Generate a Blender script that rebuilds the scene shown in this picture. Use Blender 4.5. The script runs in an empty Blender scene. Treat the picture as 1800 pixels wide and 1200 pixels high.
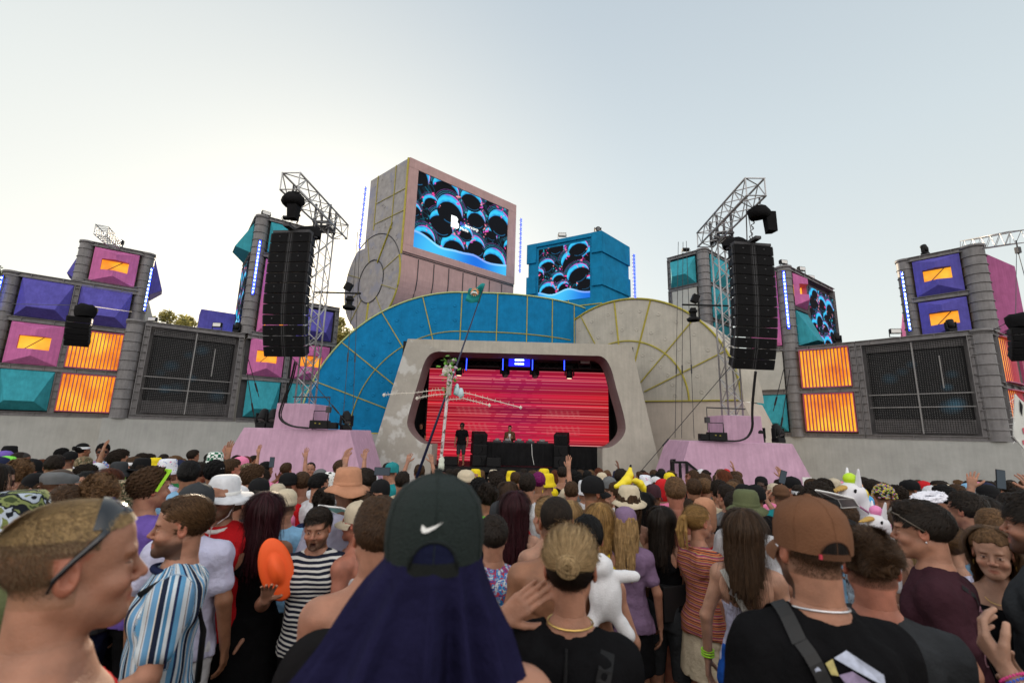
import bpy, bmesh, math, random
import numpy as np
from mathutils import Vector, Matrix, noise
D = bpy.data
SC = bpy.context.scene
COL = SC.collection
# ------------------------------------------------------------------ camera
F = 800.0; CH = 2.0
PITCH = math.radians(11.1); ROLL = math.radians(1.55)
_R3 = Matrix.Rotation(math.pi/2+PITCH, 3, 'X') @ Matrix.Rotation(ROLL, 3, 'Z')
_c = D.cameras.new('camera'); _c.lens = 16.0; _c.sensor_width = 36.0; _c.clip_start = 0.05; _c.clip_end = 3000
cam = D.objects.new('camera', _c); COL.objects.link(cam)
cam.matrix_world = Matrix.Translation((0, 0, CH)) @ _R3.to_4x4()
SC.camera = cam
_c.dof.use_dof = True; _c.dof.focus_distance = 9.0; _c.dof.aperture_fstop = 2.8
# ------------------------------------------------------------------ light
SUN_AZ = math.radians(-19.5); SUN_EL = math.radians(13.0)
w = D.worlds.new('World'); SC.world = w; w.use_nodes = True
nt = w.node_tree; nt.nodes.clear()
sky = nt.nodes.new('ShaderNodeTexSky'); sky.sky_type = 'NISHITA'; sky.sun_disc = False
sky.sun_elevation = SUN_EL; sky.sun_rotation = SUN_AZ; sky.air_density = 1.0; sky.dust_density = 2.2; sky.ozone_density = 1.6
mixs = nt.nodes.new('ShaderNodeMix'); mixs.data_type = 'RGBA'; mixs.blend_type = 'MIX'; mixs.inputs[0].default_value = 0.84
# thin high haze veiling the clear sky: paler towards the horizon
_tc = nt.nodes.new('ShaderNodeTexCoord'); _sx = nt.nodes.new('ShaderNodeSeparateXYZ'); nt.links.new(_tc.outputs['Generated'], _sx.inputs[0])
_cr = nt.nodes.new('ShaderNodeValToRGB'); _e = _cr.color_ramp.elements
_e[0].position = 0.0; _e[0].color = (.95, .95, .90, 1); _e[1].position = 1.0; _e[1].color = (.47, .57, .63, 1)
for _p, _c4 in ((.22, (.86, .90, .86, 1)), (.5, (.72, .80, .82, 1)), (.72, (.60, .68, .73, 1))): _k = _e.new(_p); _k.color = _c4
nt.links.new(_sx.outputs[2], _cr.inputs[0])
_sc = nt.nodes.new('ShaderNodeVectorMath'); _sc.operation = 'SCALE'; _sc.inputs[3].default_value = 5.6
_wm = nt.nodes.new('ShaderNodeMix'); _wm.data_type = 'RGBA'; _wm.inputs[7].default_value = (.86, .81, .76, 1)
_m2 = nt.nodes.new('ShaderNodeMapRange'); _m2.inputs[1].default_value = .2; _m2.inputs[2].default_value = -.5; nt.links.new(_sx.outputs[1], _m2.inputs[0])
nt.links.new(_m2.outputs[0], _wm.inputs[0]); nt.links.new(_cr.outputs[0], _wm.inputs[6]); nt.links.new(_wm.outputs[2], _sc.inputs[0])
# unseen sky behind the camera is boosted to add fill light on the set
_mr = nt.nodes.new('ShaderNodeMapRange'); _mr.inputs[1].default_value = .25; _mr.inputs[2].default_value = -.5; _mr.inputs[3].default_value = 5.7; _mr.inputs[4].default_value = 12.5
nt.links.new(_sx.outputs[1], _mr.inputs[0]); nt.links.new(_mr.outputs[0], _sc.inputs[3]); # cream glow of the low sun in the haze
_dp = nt.nodes.new('ShaderNodeVectorMath'); _dp.operation = 'DOT_PRODUCT'; _dp.inputs[1].default_value = (math.sin(SUN_AZ-.25)*.99, math.cos(SUN_AZ-.25)*.99, .10); nt.links.new(_tc.outputs['Generated'], _dp.inputs[0])
_gr = nt.nodes.new('ShaderNodeMapRange'); _gr.interpolation_type = 'SMOOTHSTEP'; _gr.inputs[1].default_value = .55; _gr.inputs[2].default_value = 1.0; _gr.inputs[4].default_value = .5; nt.links.new(_dp.outputs['Value'], _gr.inputs[0])
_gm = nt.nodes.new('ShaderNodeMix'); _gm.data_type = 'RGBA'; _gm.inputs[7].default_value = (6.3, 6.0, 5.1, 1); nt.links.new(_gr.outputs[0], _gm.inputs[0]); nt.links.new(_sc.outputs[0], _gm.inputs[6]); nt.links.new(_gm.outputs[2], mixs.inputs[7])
bg = nt.nodes.new('ShaderNodeBackground'); bg.inputs[1].default_value = 0.1
wo = nt.nodes.new('ShaderNodeOutputWorld')
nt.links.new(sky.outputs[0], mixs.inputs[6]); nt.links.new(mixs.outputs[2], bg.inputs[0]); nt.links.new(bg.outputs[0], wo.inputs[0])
sl = D.lights.new('sun', 'SUN'); sl.energy = 3.2; sl.angle = math.radians(0.6); sl.color = (1.0, 0.82, 0.6)
so = D.objects.new('sun', sl); COL.objects.link(so)
_sd = Vector((math.sin(SUN_AZ)*math.cos(SUN_EL), math.cos(SUN_AZ)*math.cos(SUN_EL), math.sin(SUN_EL)))
so.rotation_euler = _sd.to_track_quat('Z', 'Y').to_euler()
SC.view_settings.view_transform = 'Standard'; SC.view_settings.look = 'None'
SC.view_settings.exposure = 0.85; SC.view_settings.gamma = 1.0
try:
    SC.cycles.max_bounces = 5; SC.cycles.diffuse_bounces = 3; SC.cycles.glossy_bounces = 2; SC.cycles.transmission_bounces = 3
    SC.cycles.transparent_max_bounces = 6; SC.cycles.caustics_reflective = False; SC.cycles.caustics_refractive = False
    SC.cycles.use_denoising = True
except Exception: pass
# ------------------------------------------------------------------ placing
def ray(px, py): return _R3 @ Vector(((px-900)/F, -(py-600)/F, -1.0))
def PY(px, py, Y):
    d = ray(px, py); return Vector((0, 0, CH)) + d*(Y/d.y)
def proj(p):
    v = _R3.transposed() @ (Vector(p)-Vector((0, 0, CH)))
    if v.z > -.01: return (-999, -999)
    return (900+F*v.x/-v.z, 600-F*v.y/-v.z)
class Pl:
    "a vertical plane in the place: A on the ground, ang from straight ahead, sg=+1/-1 says which side is outside"
    def __init__(s, A, ang, sg=1):
        a = math.radians(ang); s.A = Vector((A[0], A[1], 0)); s.d = Vector((math.sin(a), math.cos(a), 0))
        s.n0 = Vector((math.cos(a), -math.sin(a), 0)); s.n = s.n0*sg
    def sz(s, px, py):
        r = ray(px, py); O = Vector((0, 0, CH)); t = (s.A-O).dot(s.n0)/r.dot(s.n0); p = O+r*t
        return (p-s.A).dot(s.d), p.z
    def P(s, u, z, off=0.0): return s.A+s.d*u+Vector((0, 0, z))+s.n*off
# ------------------------------------------------------------------ meshes
class MB:
    def __init__(s): s.v = []; s.f = []; s.m = []; s.sm = []
    def add(s, vs, fs, mi=0, smooth=False):
        b = len(s.v); s.v += [tuple(v) for v in vs]
        for f in fs: s.f.append(tuple(b+i for i in f)); s.m.append(mi); s.sm.append(smooth)
    def hexa(s, c, mi=0):   # 8 corners: bottom 4 (ccw) then top 4
        s.add(c, [(3, 2, 1, 0), (4, 5, 6, 7), (0, 1, 5, 4), (1, 2, 6, 5), (2, 3, 7, 6), (3, 0, 4, 7)], mi)
    def box(s, c, size, M=None, mi=0):
        x, y, z = (q/2 for q in size); c = Vector(c)
        pts = [Vector(p) for p in ((-x, -y, -z), (x, -y, -z), (x, y, -z), (-x, y, -z), (-x, -y, z), (x, -y, z), (x, y, z), (-x, y, z))]
        if M is not None: pts = [M @ p for p in pts]
        s.hexa([c+p for p in pts], mi)
    def pbox(s, pl, s0, s1, z0, z1, o0, o1, mi=0):
        P = pl.P
        s.hexa([P(s0, z0, o0), P(s1, z0, o0), P(s1, z0, o1), P(s0, z0, o1), P(s0, z1, o0), P(s1, z1, o0), P(s1, z1, o1), P(s0, z1, o1)], mi)
    def tube(s, path, r, n=6, mi=0, cap=True):
        path = [Vector(p) for p in path]; R = r if isinstance(r, (list, tuple)) else [r]*len(path)
        rings = []; up = Vector((0, 0, 1))
        for i, p in enumerate(path):
            a = path[max(0, i-1)]; b = path[min(len(path)-1, i+1)]; t = (b-a)
            if t.length < 1e-9: t = Vector((0, 0, 1))
            t.normalize(); u = up if abs(t.z) < .95 else Vector((1, 0, 0))
            e = t.cross(u).normalized(); g = t.cross(e)
            rings.append([p+(e*math.cos(2*math.pi*k/n)+g*math.sin(2*math.pi*k/n))*R[i] for k in range(n)])
        vs = [q for r_ in rings for q in r_]; fs = []
        for i in range(len(path)-1):
            for k in range(n): fs.append((i*n+k, i*n+(k+1) % n, (i+1)*n+(k+1) % n, (i+1)*n+k))
        if cap: fs += [tuple(range(n-1, -1, -1)), tuple((len(path)-1)*n+k for k in range(n))]
        s.add(vs, fs, mi, n > 5)
    def bar(s, a, b, w, h=None, mi=0):
        h = h or w; a, b = Vector(a), Vector(b); t = (b-a).normalized(); u = Vector((0, 0, 1)) if abs(t.z) < .95 else Vector((0, 1, 0))
        e = t.cross(u).normalized()*w/2; g = e.cross(t).normalized()*h/2
        s.hexa([a-e-g, a+e-g, a+e+g, a-e+g, b-e-g, b+e-g, b+e+g, b-e+g], mi)
    def lathe(s, c, prof, n=24, mi=0, sx=1, sy=1, a0=0, a1=2*math.pi, M=None):
        c = Vector(c); full = abs(a1-a0-2*math.pi) < 1e-6; m = n if full else n+1; vs = []
        for r, z in prof:
            for k in range(m):
                a = a0+(a1-a0)*k/n; p = Vector((r*sx*math.cos(a), r*sy*math.sin(a), z)); vs.append(c+(M @ p if M is not None else p))
        fs = []
        for i in range(len(prof)-1):
            for k in range(n if full else n): fs.append((i*m+k, i*m+(k+1) % m, (i+1)*m+(k+1) % m, (i+1)*m+k))
        s.add(vs, fs, mi, True)
    def extr(s, poly, off, mi=0, side=None):   # poly: 3-D points of a planar outline (front), extruded by vector off
        n = len(poly); a = [Vector(p) for p in poly]; b = [p+Vector(off) for p in a]
        s.add(a, [tuple(range(n))], mi); s.add(b, [tuple(range(n-1, -1, -1))], mi)
        s.add(a+b, [((i+1) % n, i, n+i, n+(i+1) % n) for i in range(n)], mi if side is None else side)
    def build_each(s, name, mats, parent=None, bevel=0, at=None):
        "every loose piece becomes a part of its own"
        par = list(range(len(s.v)))
        def fd(i):
            while par[i] != i: par[i] = par[par[i]]; i = par[i]
            return i
        for f in s.f:
            for k in f[1:]: par[fd(k)] = fd(f[0])
        G = {}
        for k, f in enumerate(s.f): G.setdefault(fd(f[0]), []).append(k)
        for ks in G.values():
            m = MB(); mp = {}
            for k in ks:
                for i in s.f[k]:
                    if i not in mp: mp[i] = len(m.v); m.v.append(s.v[i])
                m.f.append(tuple(mp[i] for i in s.f[k])); m.m.append(s.m[k]); m.sm.append(s.sm[k])
            m.build(name, mats, parent, bevel, at=at)
    def build(s, name, mats, parent=None, bevel=0, fix=True, at=None):
        me = D.meshes.new(name); off = Vector(at) if at is not None else (parent.location if parent is not None else Vector((0, 0, 0)))
        if parent is not None and parent.get('_local'): off = Vector((0, 0, 0))
        me.from_pydata([(x-off.x, y-off.y, z-off.z) for x, y, z in s.v], [], s.f)
        for mt in (mats if isinstance(mats, (list, tuple)) else [mats]): me.materials.append(mt)
        me.polygons.foreach_set('material_index', s.m); me.polygons.foreach_set('use_smooth', s.sm)
        if fix:
            bm = bmesh.new(); bm.from_mesh(me); bmesh.ops.recalc_face_normals(bm, faces=bm.faces); bm.to_mesh(me); bm.free()
        me.update(); o = D.objects.new(name, me); COL.objects.link(o)
        if at is not None and parent is None: o.location = off
        if parent is not None: o.parent = parent
        if bevel:
            md = o.modifiers.new('bevel', 'BEVEL'); md.width = bevel; md.segments = 2; md.limit_method = 'ANGLE'
        return o
def thing(name, label, cat, loc=(0, 0, 0), group=None, local=False):
    o = D.objects.new(name, None); COL.objects.link(o); o.location = loc; o['label'] = label; o['category'] = cat
    if group: o['group'] = group
    if local: o['_local'] = 1
    return o
def tag(o, label, cat, group=None):
    o['label'] = label; o['category'] = cat
    if group: o['group'] = group
    return o
def struct(o): o['kind'] = 'structure'; return o
def copytree(o, parent=None):
    c = o.copy(); COL.objects.link(c); c.parent = parent
    for ch in list(o.children): copytree(ch, c)
    return c
# ------------------------------------------------------------------ materials
def mat(name, col, rough=.7, metal=0.0, var=.18, scale=3.0, bump=.0, bscale=40., spec=.4, emit=None, estr=1.0, streak=0.0, stain=None, detail=6, sss=0, scratch=0):
    m = D.materials.new(name); m.use_nodes = True; t = m.node_tree; b = t.nodes['Principled BSDF']; L = t.links.new
    b.inputs['Roughness'].default_value = rough; b.inputs['Metallic'].default_value = metal
    b.inputs['Specular IOR Level'].default_value = spec
    tc = t.nodes.new('ShaderNodeTexCoord'); n = t.nodes.new('ShaderNodeTexNoise'); n.inputs['Scale'].default_value = scale; n.inputs['Detail'].default_value = detail
    n.inputs['Roughness'].default_value = .65
    L(tc.outputs['Object'], n.inputs['Vector'])
    r = t.nodes.new('ShaderNodeMapRange'); r.inputs[1].default_value = .25; r.inputs[2].default_value = .75; r.inputs[3].default_value = 1-var; r.inputs[4].default_value = 1+var
    L(n.outputs[0], r.inputs[0])
    fac = r.outputs[0]
    if streak:
        mp = t.nodes.new('ShaderNodeMapping'); mp.inputs['Scale'].default_value = (5, 5, .35); L(tc.outputs['Object'], mp.inputs[0])
        n2 = t.nodes.new('ShaderNodeTexNoise'); n2.inputs['Scale'].default_value = 2.0; n2.inputs['Detail'].default_value = 5; L(mp.outputs[0], n2.inputs[0])
        r2 = t.nodes.new('ShaderNodeMapRange'); r2.inputs[1].default_value = .3; r2.inputs[2].default_value = .7; r2.inputs[3].default_value = 1-streak; r2.inputs[4].default_value = 1+streak
        L(n2.outputs[0], r2.inputs[0]); mu = t.nodes.new('ShaderNodeMath'); mu.operation = 'MULTIPLY'; L(fac, mu.inputs[0]); L(r2.outputs[0], mu.inputs[1]); fac = mu.outputs[0]
    vm = t.nodes.new('ShaderNodeVectorMath'); vm.operation = 'SCALE'; vm.inputs[0].default_value = col; L(fac, vm.inputs[3])
    out = vm.outputs[0]
    if stain:
        n3 = t.nodes.new('ShaderNodeTexNoise'); n3.inputs['Scale'].default_value = stain[1]; n3.inputs['Detail'].default_value = 4; L(tc.outputs['Object'], n3.inputs[0])
        r3 = t.nodes.new('ShaderNodeMapRange'); r3.inputs[1].default_value = stain[2]; r3.inputs[2].default_value = stain[2]+.06; L(n3.outputs[0], r3.inputs[0])
        mx = t.nodes.new('ShaderNodeMix'); mx.data_type = 'RGBA'; L(r3.outputs[0], mx.inputs[0]); L(out, mx.inputs[6]); mx.inputs[7].default_value = (*stain[0], 1); out = mx.outputs[2]
    L(out, b.inputs['Base Color'])
    if bump:
        nb = t.nodes.new('ShaderNodeTexNoise'); nb.inputs['Scale'].default_value = bscale; nb.inputs['Detail'].default_value = 5; L(tc.outputs['Object'], nb.inputs[0])
        bp = t.nodes.new('ShaderNodeBump'); bp.inputs['Strength'].default_value = bump; bp.inputs['Distance'].default_value = .02; L(nb.outputs[0], bp.inputs['Height']); L(bp.outputs[0], b.inputs['Normal'])
    if emit is not None:
        b.inputs['Emission Color'].default_value = (*emit, 1); b.inputs['Emission Strength'].default_value = estr
    return m
def emis_attr(name, strength=1.0, rough=.85):
    m = D.materials.new(name); m.use_nodes = True; t = m.node_tree; b = t.nodes['Principled BSDF']; b.inputs['Specular IOR Level'].default_value = .08
    a = t.nodes.new('ShaderNodeAttribute'); a.attribute_name = 'Col'
    b.inputs['Base Color'].default_value = (.006, .006, .007, 1); b.inputs['Roughness'].default_value = rough
    t.links.new(a.outputs[0], b.inputs['Emission Color']); b.inputs['Emission Strength'].default_value = strength
    return m
M = {}
M['concrete'] = mat('concrete', (.435, .41, .355), .85, var=.14, scale=1.6, bump=.35, bscale=9, streak=.07)
M['concrete_wall'] = mat('concrete_wall', (.385, .39, .375), .85, var=.16, scale=.9, bump=.3, bscale=7, streak=.05)
M['concrete_worn'] = mat('concrete_worn', (.40, .38, .335), .85, var=.12, scale=1.8, bump=.35, bscale=9, stain=((.56, .56, .53), 1.3, .52))
M['beige'] = mat('beige', (.47, .41, .35), .85, var=.12, scale=1.2, bump=.3, bscale=9, streak=.05)
M['spiral'] = mat('spiral_concrete', (.32, .305, .30), .85, var=.25, scale=2.6, bump=.5, bscale=9, stain=((.27, .27, .31), 1.0, .54))
M['blue'] = mat('blue_paint', (.006, .185, .41), .85, spec=.12, var=.22, scale=2.0, bump=.35, bscale=6, streak=.05)
M['bluebox'] = mat('blue_box_paint', (.008, .19, .38), .85, spec=.12, var=.22, scale=2.0, bump=.35, bscale=6, streak=.05)
M['yellow'] = mat('yellow_strip', (.36, .31, .04), .6, var=.25, scale=6)
M['lime'] = mat('lime_edge', (.42, .50, .22), .6, var=.15, scale=6)
M['mauve'] = mat('mauve_panel', (.44, .28, .27), .7, var=.12, scale=2.0, bump=.25, bscale=12, streak=.06)
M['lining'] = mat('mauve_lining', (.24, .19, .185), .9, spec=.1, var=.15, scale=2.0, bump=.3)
M['steel'] = mat('grey_steel', (.175, .168, .172), .55, metal=.15, var=.28, scale=2.2, bump=.25, bscale=14, streak=.12)
M['steel_lt'] = mat('pale_steel', (.23, .225, .225), .55, metal=.1, var=.2, scale=2.2, bump=.2, bscale=14, streak=.12)
M['steel_dk'] = mat('dark_steel', (.05, .05, .055), .6, metal=.2, var=.3, scale=3)
M['pink'] = mat('pink_paint', (.54, .15, .36), .8, spec=.15, var=.16, scale=2.2, bump=.3, bscale=7, streak=.1)
M['pinkdark'] = mat('pink_rail', (.42, .07, .17), .5, var=.15, scale=3)
M['purple'] = mat('purple_paint', (.10, .088, .38), .8, spec=.15, var=.22, scale=2.2, bump=.3, bscale=7, streak=.1)
M['teal'] = mat('teal_paint', (.04, .30, .37), .8, spec=.15, var=.2, scale=2.2, bump=.3, bscale=7, streak=.1)
M['offwhite'] = mat('offwhite_panel', (.45, .45, .42), .8, var=.1, scale=2)
M['plinth'] = mat('pink_plinth', (.50, .31, .43), .75, var=.13, scale=2.4, bump=.3, bscale=6, streak=.09)
M['alu'] = mat('aluminium', (.42, .42, .43), .4, metal=.5, var=.1, scale=8)
M['black'] = mat('black_paint', (.008, .008, .009), .6, var=.3, scale=8, spec=.2)
M['blackcloth'] = mat('black_cloth', (.011, .011, .012), .95, var=.35, scale=3, spec=.1, bump=.5, bscale=3)
M['rubber'] = mat('black_rubber', (.015, .015, .016), .6, var=.2)
M['grille'] = mat('speaker_grille', (.008, .008, .009), .8, var=.25, scale=60, bump=.3, bscale=200, spec=.1)
M['darkvoid'] = mat('dark_backing', (.012, .012, .013), .9, var=.3, scale=3)
M['white'] = mat('white_paint', (.75, .75, .73), .6, var=.06)
M['bluelamp'] = mat('blue_lamp', (.01, .01, .1), .5, emit=(.02, .05, 1.0), estr=3.2)
M['bluewhite'] = mat('blue_white_lamp', (.1, .1, .4), .5, emit=(.25, .38, 1.0), estr=6)
M['warmlamp'] = mat('warm_lamp', (.8, .75, .6), .4, emit=(1.0, .86, .55), estr=1.6)
def orange_mat():
    m = D.materials.new('orange_glow'); m.use_nodes = True; t = m.node_tree; b = t.nodes['Principled BSDF']; L = t.links.new
    tc = t.nodes.new('ShaderNodeTexCoord'); n = t.nodes.new('ShaderNodeTexNoise'); n.inputs['Scale'].default_value = .75; n.inputs['Detail'].default_value = 5
    L(tc.outputs['Object'], n.inputs[0])
    r = t.nodes.new('ShaderNodeValToRGB'); e = r.color_ramp.elements
    e[0].position = .3; e[0].color = (.50, .11, .006, 1); e[1].position = .68; e[1].color = (1.0, .56, .035, 1)
    k = e.new(.47); k.color = (.86, .29, .01, 1)
    L(n.outputs[0], r.inputs[0]); L(r.outputs[0], b.inputs['Emission Color']); b.inputs['Emission Strength'].default_value = .66
    b.inputs['Base Color'].default_value = (.35, .12, .02, 1); b.inputs['Roughness'].default_value = .5
    return m
M['orange'] = orange_mat()
M['screen'] = emis_attr('led_screen', .62)
M['meshled'] = emis_attr('led_mesh_screen', 1.0, .6)
# ================================================================== ground
def gz(x, y):
    z = 0.14
    if y > 1: z -= .063*(min(y, 21)-1)
    if x < -4 and y > 3: z += .045*min(-x-4, 8)*min(1, (y-3)/4)
    return z
def make_ground():
    xs = sorted(set([-1500, -600, -250, -120, -70, -45] + list(range(-34, 35)) + [45, 70, 120, 250, 600, 1500]))
    ys = sorted(set([-400, -100, -40, -20, -12] + [i*.5 for i in range(-16, 61)] + [34, 40, 50, 70, 110, 200, 500, 1500, 2800]))
    vs = []; rnd = random.Random(4)
    for y in ys:
        for x in xs:
            z = gz(x, y)
            if abs(x) < 40 and -10 < y < 32: z += .025*noise.noise(Vector((x*.6, y*.6, 0)))-.012
            if y > 60: z = gz(x, y)
            vs.append((x, y, z))
    n = len(xs); fs = [(j*n+i, j*n+i+1, (j+1)*n+i+1, (j+1)*n+i) for j in range(len(ys)-1) for i in range(n-1)]
    m = D.materials.new('trampled_ground'); m.use_nodes = True; t = m.node_tree; b = t.nodes['Principled BSDF']; L = t.links.new
    tc = t.nodes.new('ShaderNodeTexCoord'); n1 = t.nodes.new('ShaderNodeTexNoise'); n1.inputs['Scale'].default_value = 1.4; n1.inputs['Detail'].default_value = 9; n1.inputs['Roughness'].default_value = .7
    L(tc.outputs['Object'], n1.inputs[0]); r = t.nodes.new('ShaderNodeValToRGB'); e = r.color_ramp.elements
    e[0].position = .32; e[0].color = (.035, .026, .017, 1); e[1].position = .7; e[1].color = (.15, .125, .085, 1); k = e.new(.5); k.color = (.085, .066, .042, 1)
    L(n1.outputs[0], r.inputs[0]); L(r.outputs[0], b.inputs['Base Color']); b.inputs['Roughness'].default_value = .95
    n2 = t.nodes.new('ShaderNodeTexNoise'); n2.inputs['Scale'].default_value = 14; n2.inputs['Detail'].default_value = 8; L(tc.outputs['Object'], n2.inputs[0])
    bp = t.nodes.new('ShaderNodeBump'); bp.inputs['Strength'].default_value = .9; bp.inputs['Distance'].default_value = .05; L(n2.outputs[0], bp.inputs['Height']); L(bp.outputs[0], b.inputs['Normal'])
    mb = MB(); mb.add(vs, fs, 0, True); struct(mb.build('ground', m))
    # dry straw and litter bits trodden into the floor
    mb = MB(); rnd = random.Random(9)
    for i in range(4200):
        y = 1.2+rnd.random()**1.5*9; x = rnd.uniform(-1, 1)*(1.5+y*.9); a = rnd.random()*6.28; l = rnd.uniform(.01, .05); z = gz(x, y)+.012
        dx, dy = math.cos(a)*l, math.sin(a)*l; w_ = rnd.uniform(.002, .006)
        mb.add([(x-dx, y-dy, z), (x+dx, y+dy, z+rnd.uniform(0, .02)), (x+dx-dy*.15+w_, y+dy+dx*.15, z+rnd.uniform(0, .02)), (x-dx-w_, y-dy+w_, z)], [(0, 1, 2, 3)])
    o = mb.build('straw', mat('dry_straw', (.30, .25, .16), .9, var=.5, scale=30)); o['kind'] = 'stuff'
make_ground()
GB = -1.35
# ================================================================== facade kit
ROW = [2.1, 4.7, 7.3, 9.9, 12.45, 15.0]
def column(root, p, z0, z1, r=.36):
    mb = MB(); mb.lathe((p.x, p.y, 0), [(r*.97, z0), (r*.97, z1)], 20)
    k = z0
    while k < z1-.05:
        mb.lathe((p.x, p.y, 0), [(r*.97, k), (r*1.07, k), (r*1.07, k+.035), (r*.97, k+.035)], 20); k += .5
    mb.lathe((p.x, p.y, 0), [(r*.97, z1-.14), (r*1.1, z1-.14), (r*1.1, z1), (0, z1)], 20)
    return mb.build('column', M['steel'], root)
def frame(root, pl, s0, s1, z0, rows, posts, dep=.28, back=True, wide=.26):
    "grey steel frame: beams at the storey lines and posts between the bays"
    mb = MB()
    for i, z in enumerate(rows):
        h = .26 if i else .22
        zz = z-h/2 if 0 < i < len(rows)-1 else (z if i == 0 else z-h)
        mb.pbox(pl, s0, s1, zz+.03, zz+h-.03, -dep, -.05)
        mb.pbox(pl, s0, s1, zz, zz+.03, -dep, .05); mb.pbox(pl, s0, s1, zz+h-.03, zz+h, -dep, .05)
        k = s0+.6
        while k < s1-.2: mb.pbox(pl, k, k+.03, zz+.03, zz+h-.03, -.05, .04); k += 1.3
    for p in posts:
        for i in range(len(rows)-1):
            a = rows[i]+(.22 if i == 0 else .13); b = rows[i+1]-(.26 if i == len(rows)-2 else .13)
            mb.pbox(pl, p-wide/2+.03, p+wide/2-.03, a, b, -dep, -.06)
            mb.pbox(pl, p-wide/2, p-wide/2+.03, a, b, -dep, .04); mb.pbox(pl, p+wide/2-.03, p+wide/2, a, b, -dep, .04)
            k = a+.35
            while k < b-.1: mb.pbox(pl, p-wide/2+.03, p+wide/2-.03, k, k+.025, -.06, .02); k += .42
    (mb.build if posts else mb.build_each)('frame' if posts else 'beam', M['steel'], root)
    if back:
        mb = MB(); mb.pbox(pl, s0, s1, rows[0], rows[-1]-.02, -dep-.12, -dep-.003); mb.build('backing', M['steel_dk'], root)
def hip(root, pl, s0, s1, z0, z1, m, out=.62, ridge=.22):
    "blunt prism panel that leans out over its lower edge"
    w = s1-s0; h = z1-z0; P = pl.P
    v = [P(s0, z0), P(s1, z0), P(s1, z1), P(s0, z1), P(s0+w*.24, z0+h*ridge, out), P(s1-w*.24, z0+h*ridge, out), P(s0+.02, z0, -.12), P(s1-.02, z0, -.12), P(s1-.02, z1, -.12), P(s0+.02, z1, -.12)]
    mb = MB(); mb.add(v, [(3, 2, 5, 4), (0, 3, 4), (2, 1, 5), (1, 0, 4, 5), (6, 7, 1, 0), (7, 8, 2, 1), (8, 9, 3, 2), (9, 6, 0, 3), (9, 8, 7, 6)])
    return mb.build('panel', m, root, bevel=.012)
def bow(root, pl, s0, s1, z0, z1, m, out=.42, wx=(.2, .8), wz=(.36, .68), diag=True):
    "folded panel with a lit slot window"
    w = s1-s0; h = z1-z0; P = pl.P; xm = (s0+s1)/2
    def sf(u, z): return P(u, z, out*(1-abs(u-xm)/(w/2))) # side planes meet in a central ridge
    zt, zb = z0+h*.84, z0+h*.2; a, b = s0+w*wx[0], s0+w*wx[1]; c, d = z0+h*wz[0], z0+h*wz[1]
    TL, TR, BL, BR = P(s0, z1), P(s1, z1), P(s0, z0), P(s1, z0); T = sf(xm, zt); B = sf(xm, zb)
    Wtl, Wtr, Wbl, Wbr, Wtm, Wbm = sf(a, d), sf(b, d), sf(a, c), sf(b, c), sf(xm, d), sf(xm, c)
    v = [TL, TR, BL, BR, T, B, Wtl, Wtr, Wbl, Wbr, Wtm, Wbm]
    inn = [P(a, d, -.1), P(b, d, -.1), P(a, c, -.1), P(b, c, -.1)]
    v += inn
    f = [(0, 4, 1), (2, 3, 5), (0, 6, 10, 4), (0, 2, 8, 6), (2, 5, 11, 8), (1, 4, 10, 7), (1, 7, 9, 3), (3, 9, 11, 5),
         (6, 12, 13, 7, 10), (8, 11, 9, 15, 14), (6, 8, 14, 12), (7, 13, 15, 9)]
    mb = MB(); mb.add(v, f); o = mb.build('panel', m, root)
    mb = MB(); mb.pbox(pl, a-.02, b+.02, c-.02, d+.02, -.14, -.08); wn = mb.build('window', M['orange'], o, at=root.location)
    if diag:
        mb = MB(); mb.bar(P(a+.2*(b-a), c, -.06), P(a+.75*(b-a), d, -.06), .035); mb.build('brace', M['steel_dk'], wn, at=root.location)
    return o
def slats(root, pl, s0, s1, z0, z1, bulge=-.13, n=14, fd=.15):
    "upright pink fins in front of a lit orange sheet, curved in plan"
    P = pl.P; w = s1-s0
    def o_(t): return bulge*math.sin(math.pi*t)
    mb = MB()
    for i in range(n+1):
        t = i/n; u = s0+w*t; mb.hexa([P(u-.018, z0+.05, o_(t)-.02), P(u+.018, z0+.05, o_(t)-.02), P(u+.018, z0+.05, o_(t)+fd), P(u-.018, z0+.05, o_(t)+fd), P(u-.018, z1-.05, o_(t)-.02), P(u+.018, z1-.05, o_(t)-.02), P(u+.018, z1-.05, o_(t)+fd), P(u-.018, z1-.05, o_(t)+fd)])
    fins = mb.build('slats', M['pinkdark'], root)
    mb = MB()
    for zz in (z0, z1-.06):
        for i in range(n):
            a, b = i/n, (i+1)/n; q = [(s0+w*a, o_(a)-.06), (s0+w*b, o_(b)-.06), (s0+w*b, o_(b)+.16), (s0+w*a, o_(a)+.16)]
            mb.hexa([P(u, zz, o) for u, o in q]+[P(u, zz+.05, o) for u, o in q])
    mb.build_each('rail', M['pinkdark'], root)
    mb = MB()
    for i in range(n):
        a, b = i/n, (i+1)/n; q = [(s0+w*a, o_(a)-.09), (s0+w*b, o_(b)-.09), (s0+w*b, o_(b)-.07), (s0+w*a, o_(a)-.07)]
        mb.hexa([P(u, z0+.03, o) for u, o in q]+[P(u, z1-.03, o) for u, o in q])
    mb.build('lit_sheet', M['orange'], root)
def flatp(root, pl, s0, s1, z0, z1, m, name='panel'):
    mb = MB(); mb.pbox(pl, s0, s1, z0, z1, -.12, 0); return mb.build(name, m, root, bevel=.015)
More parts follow.
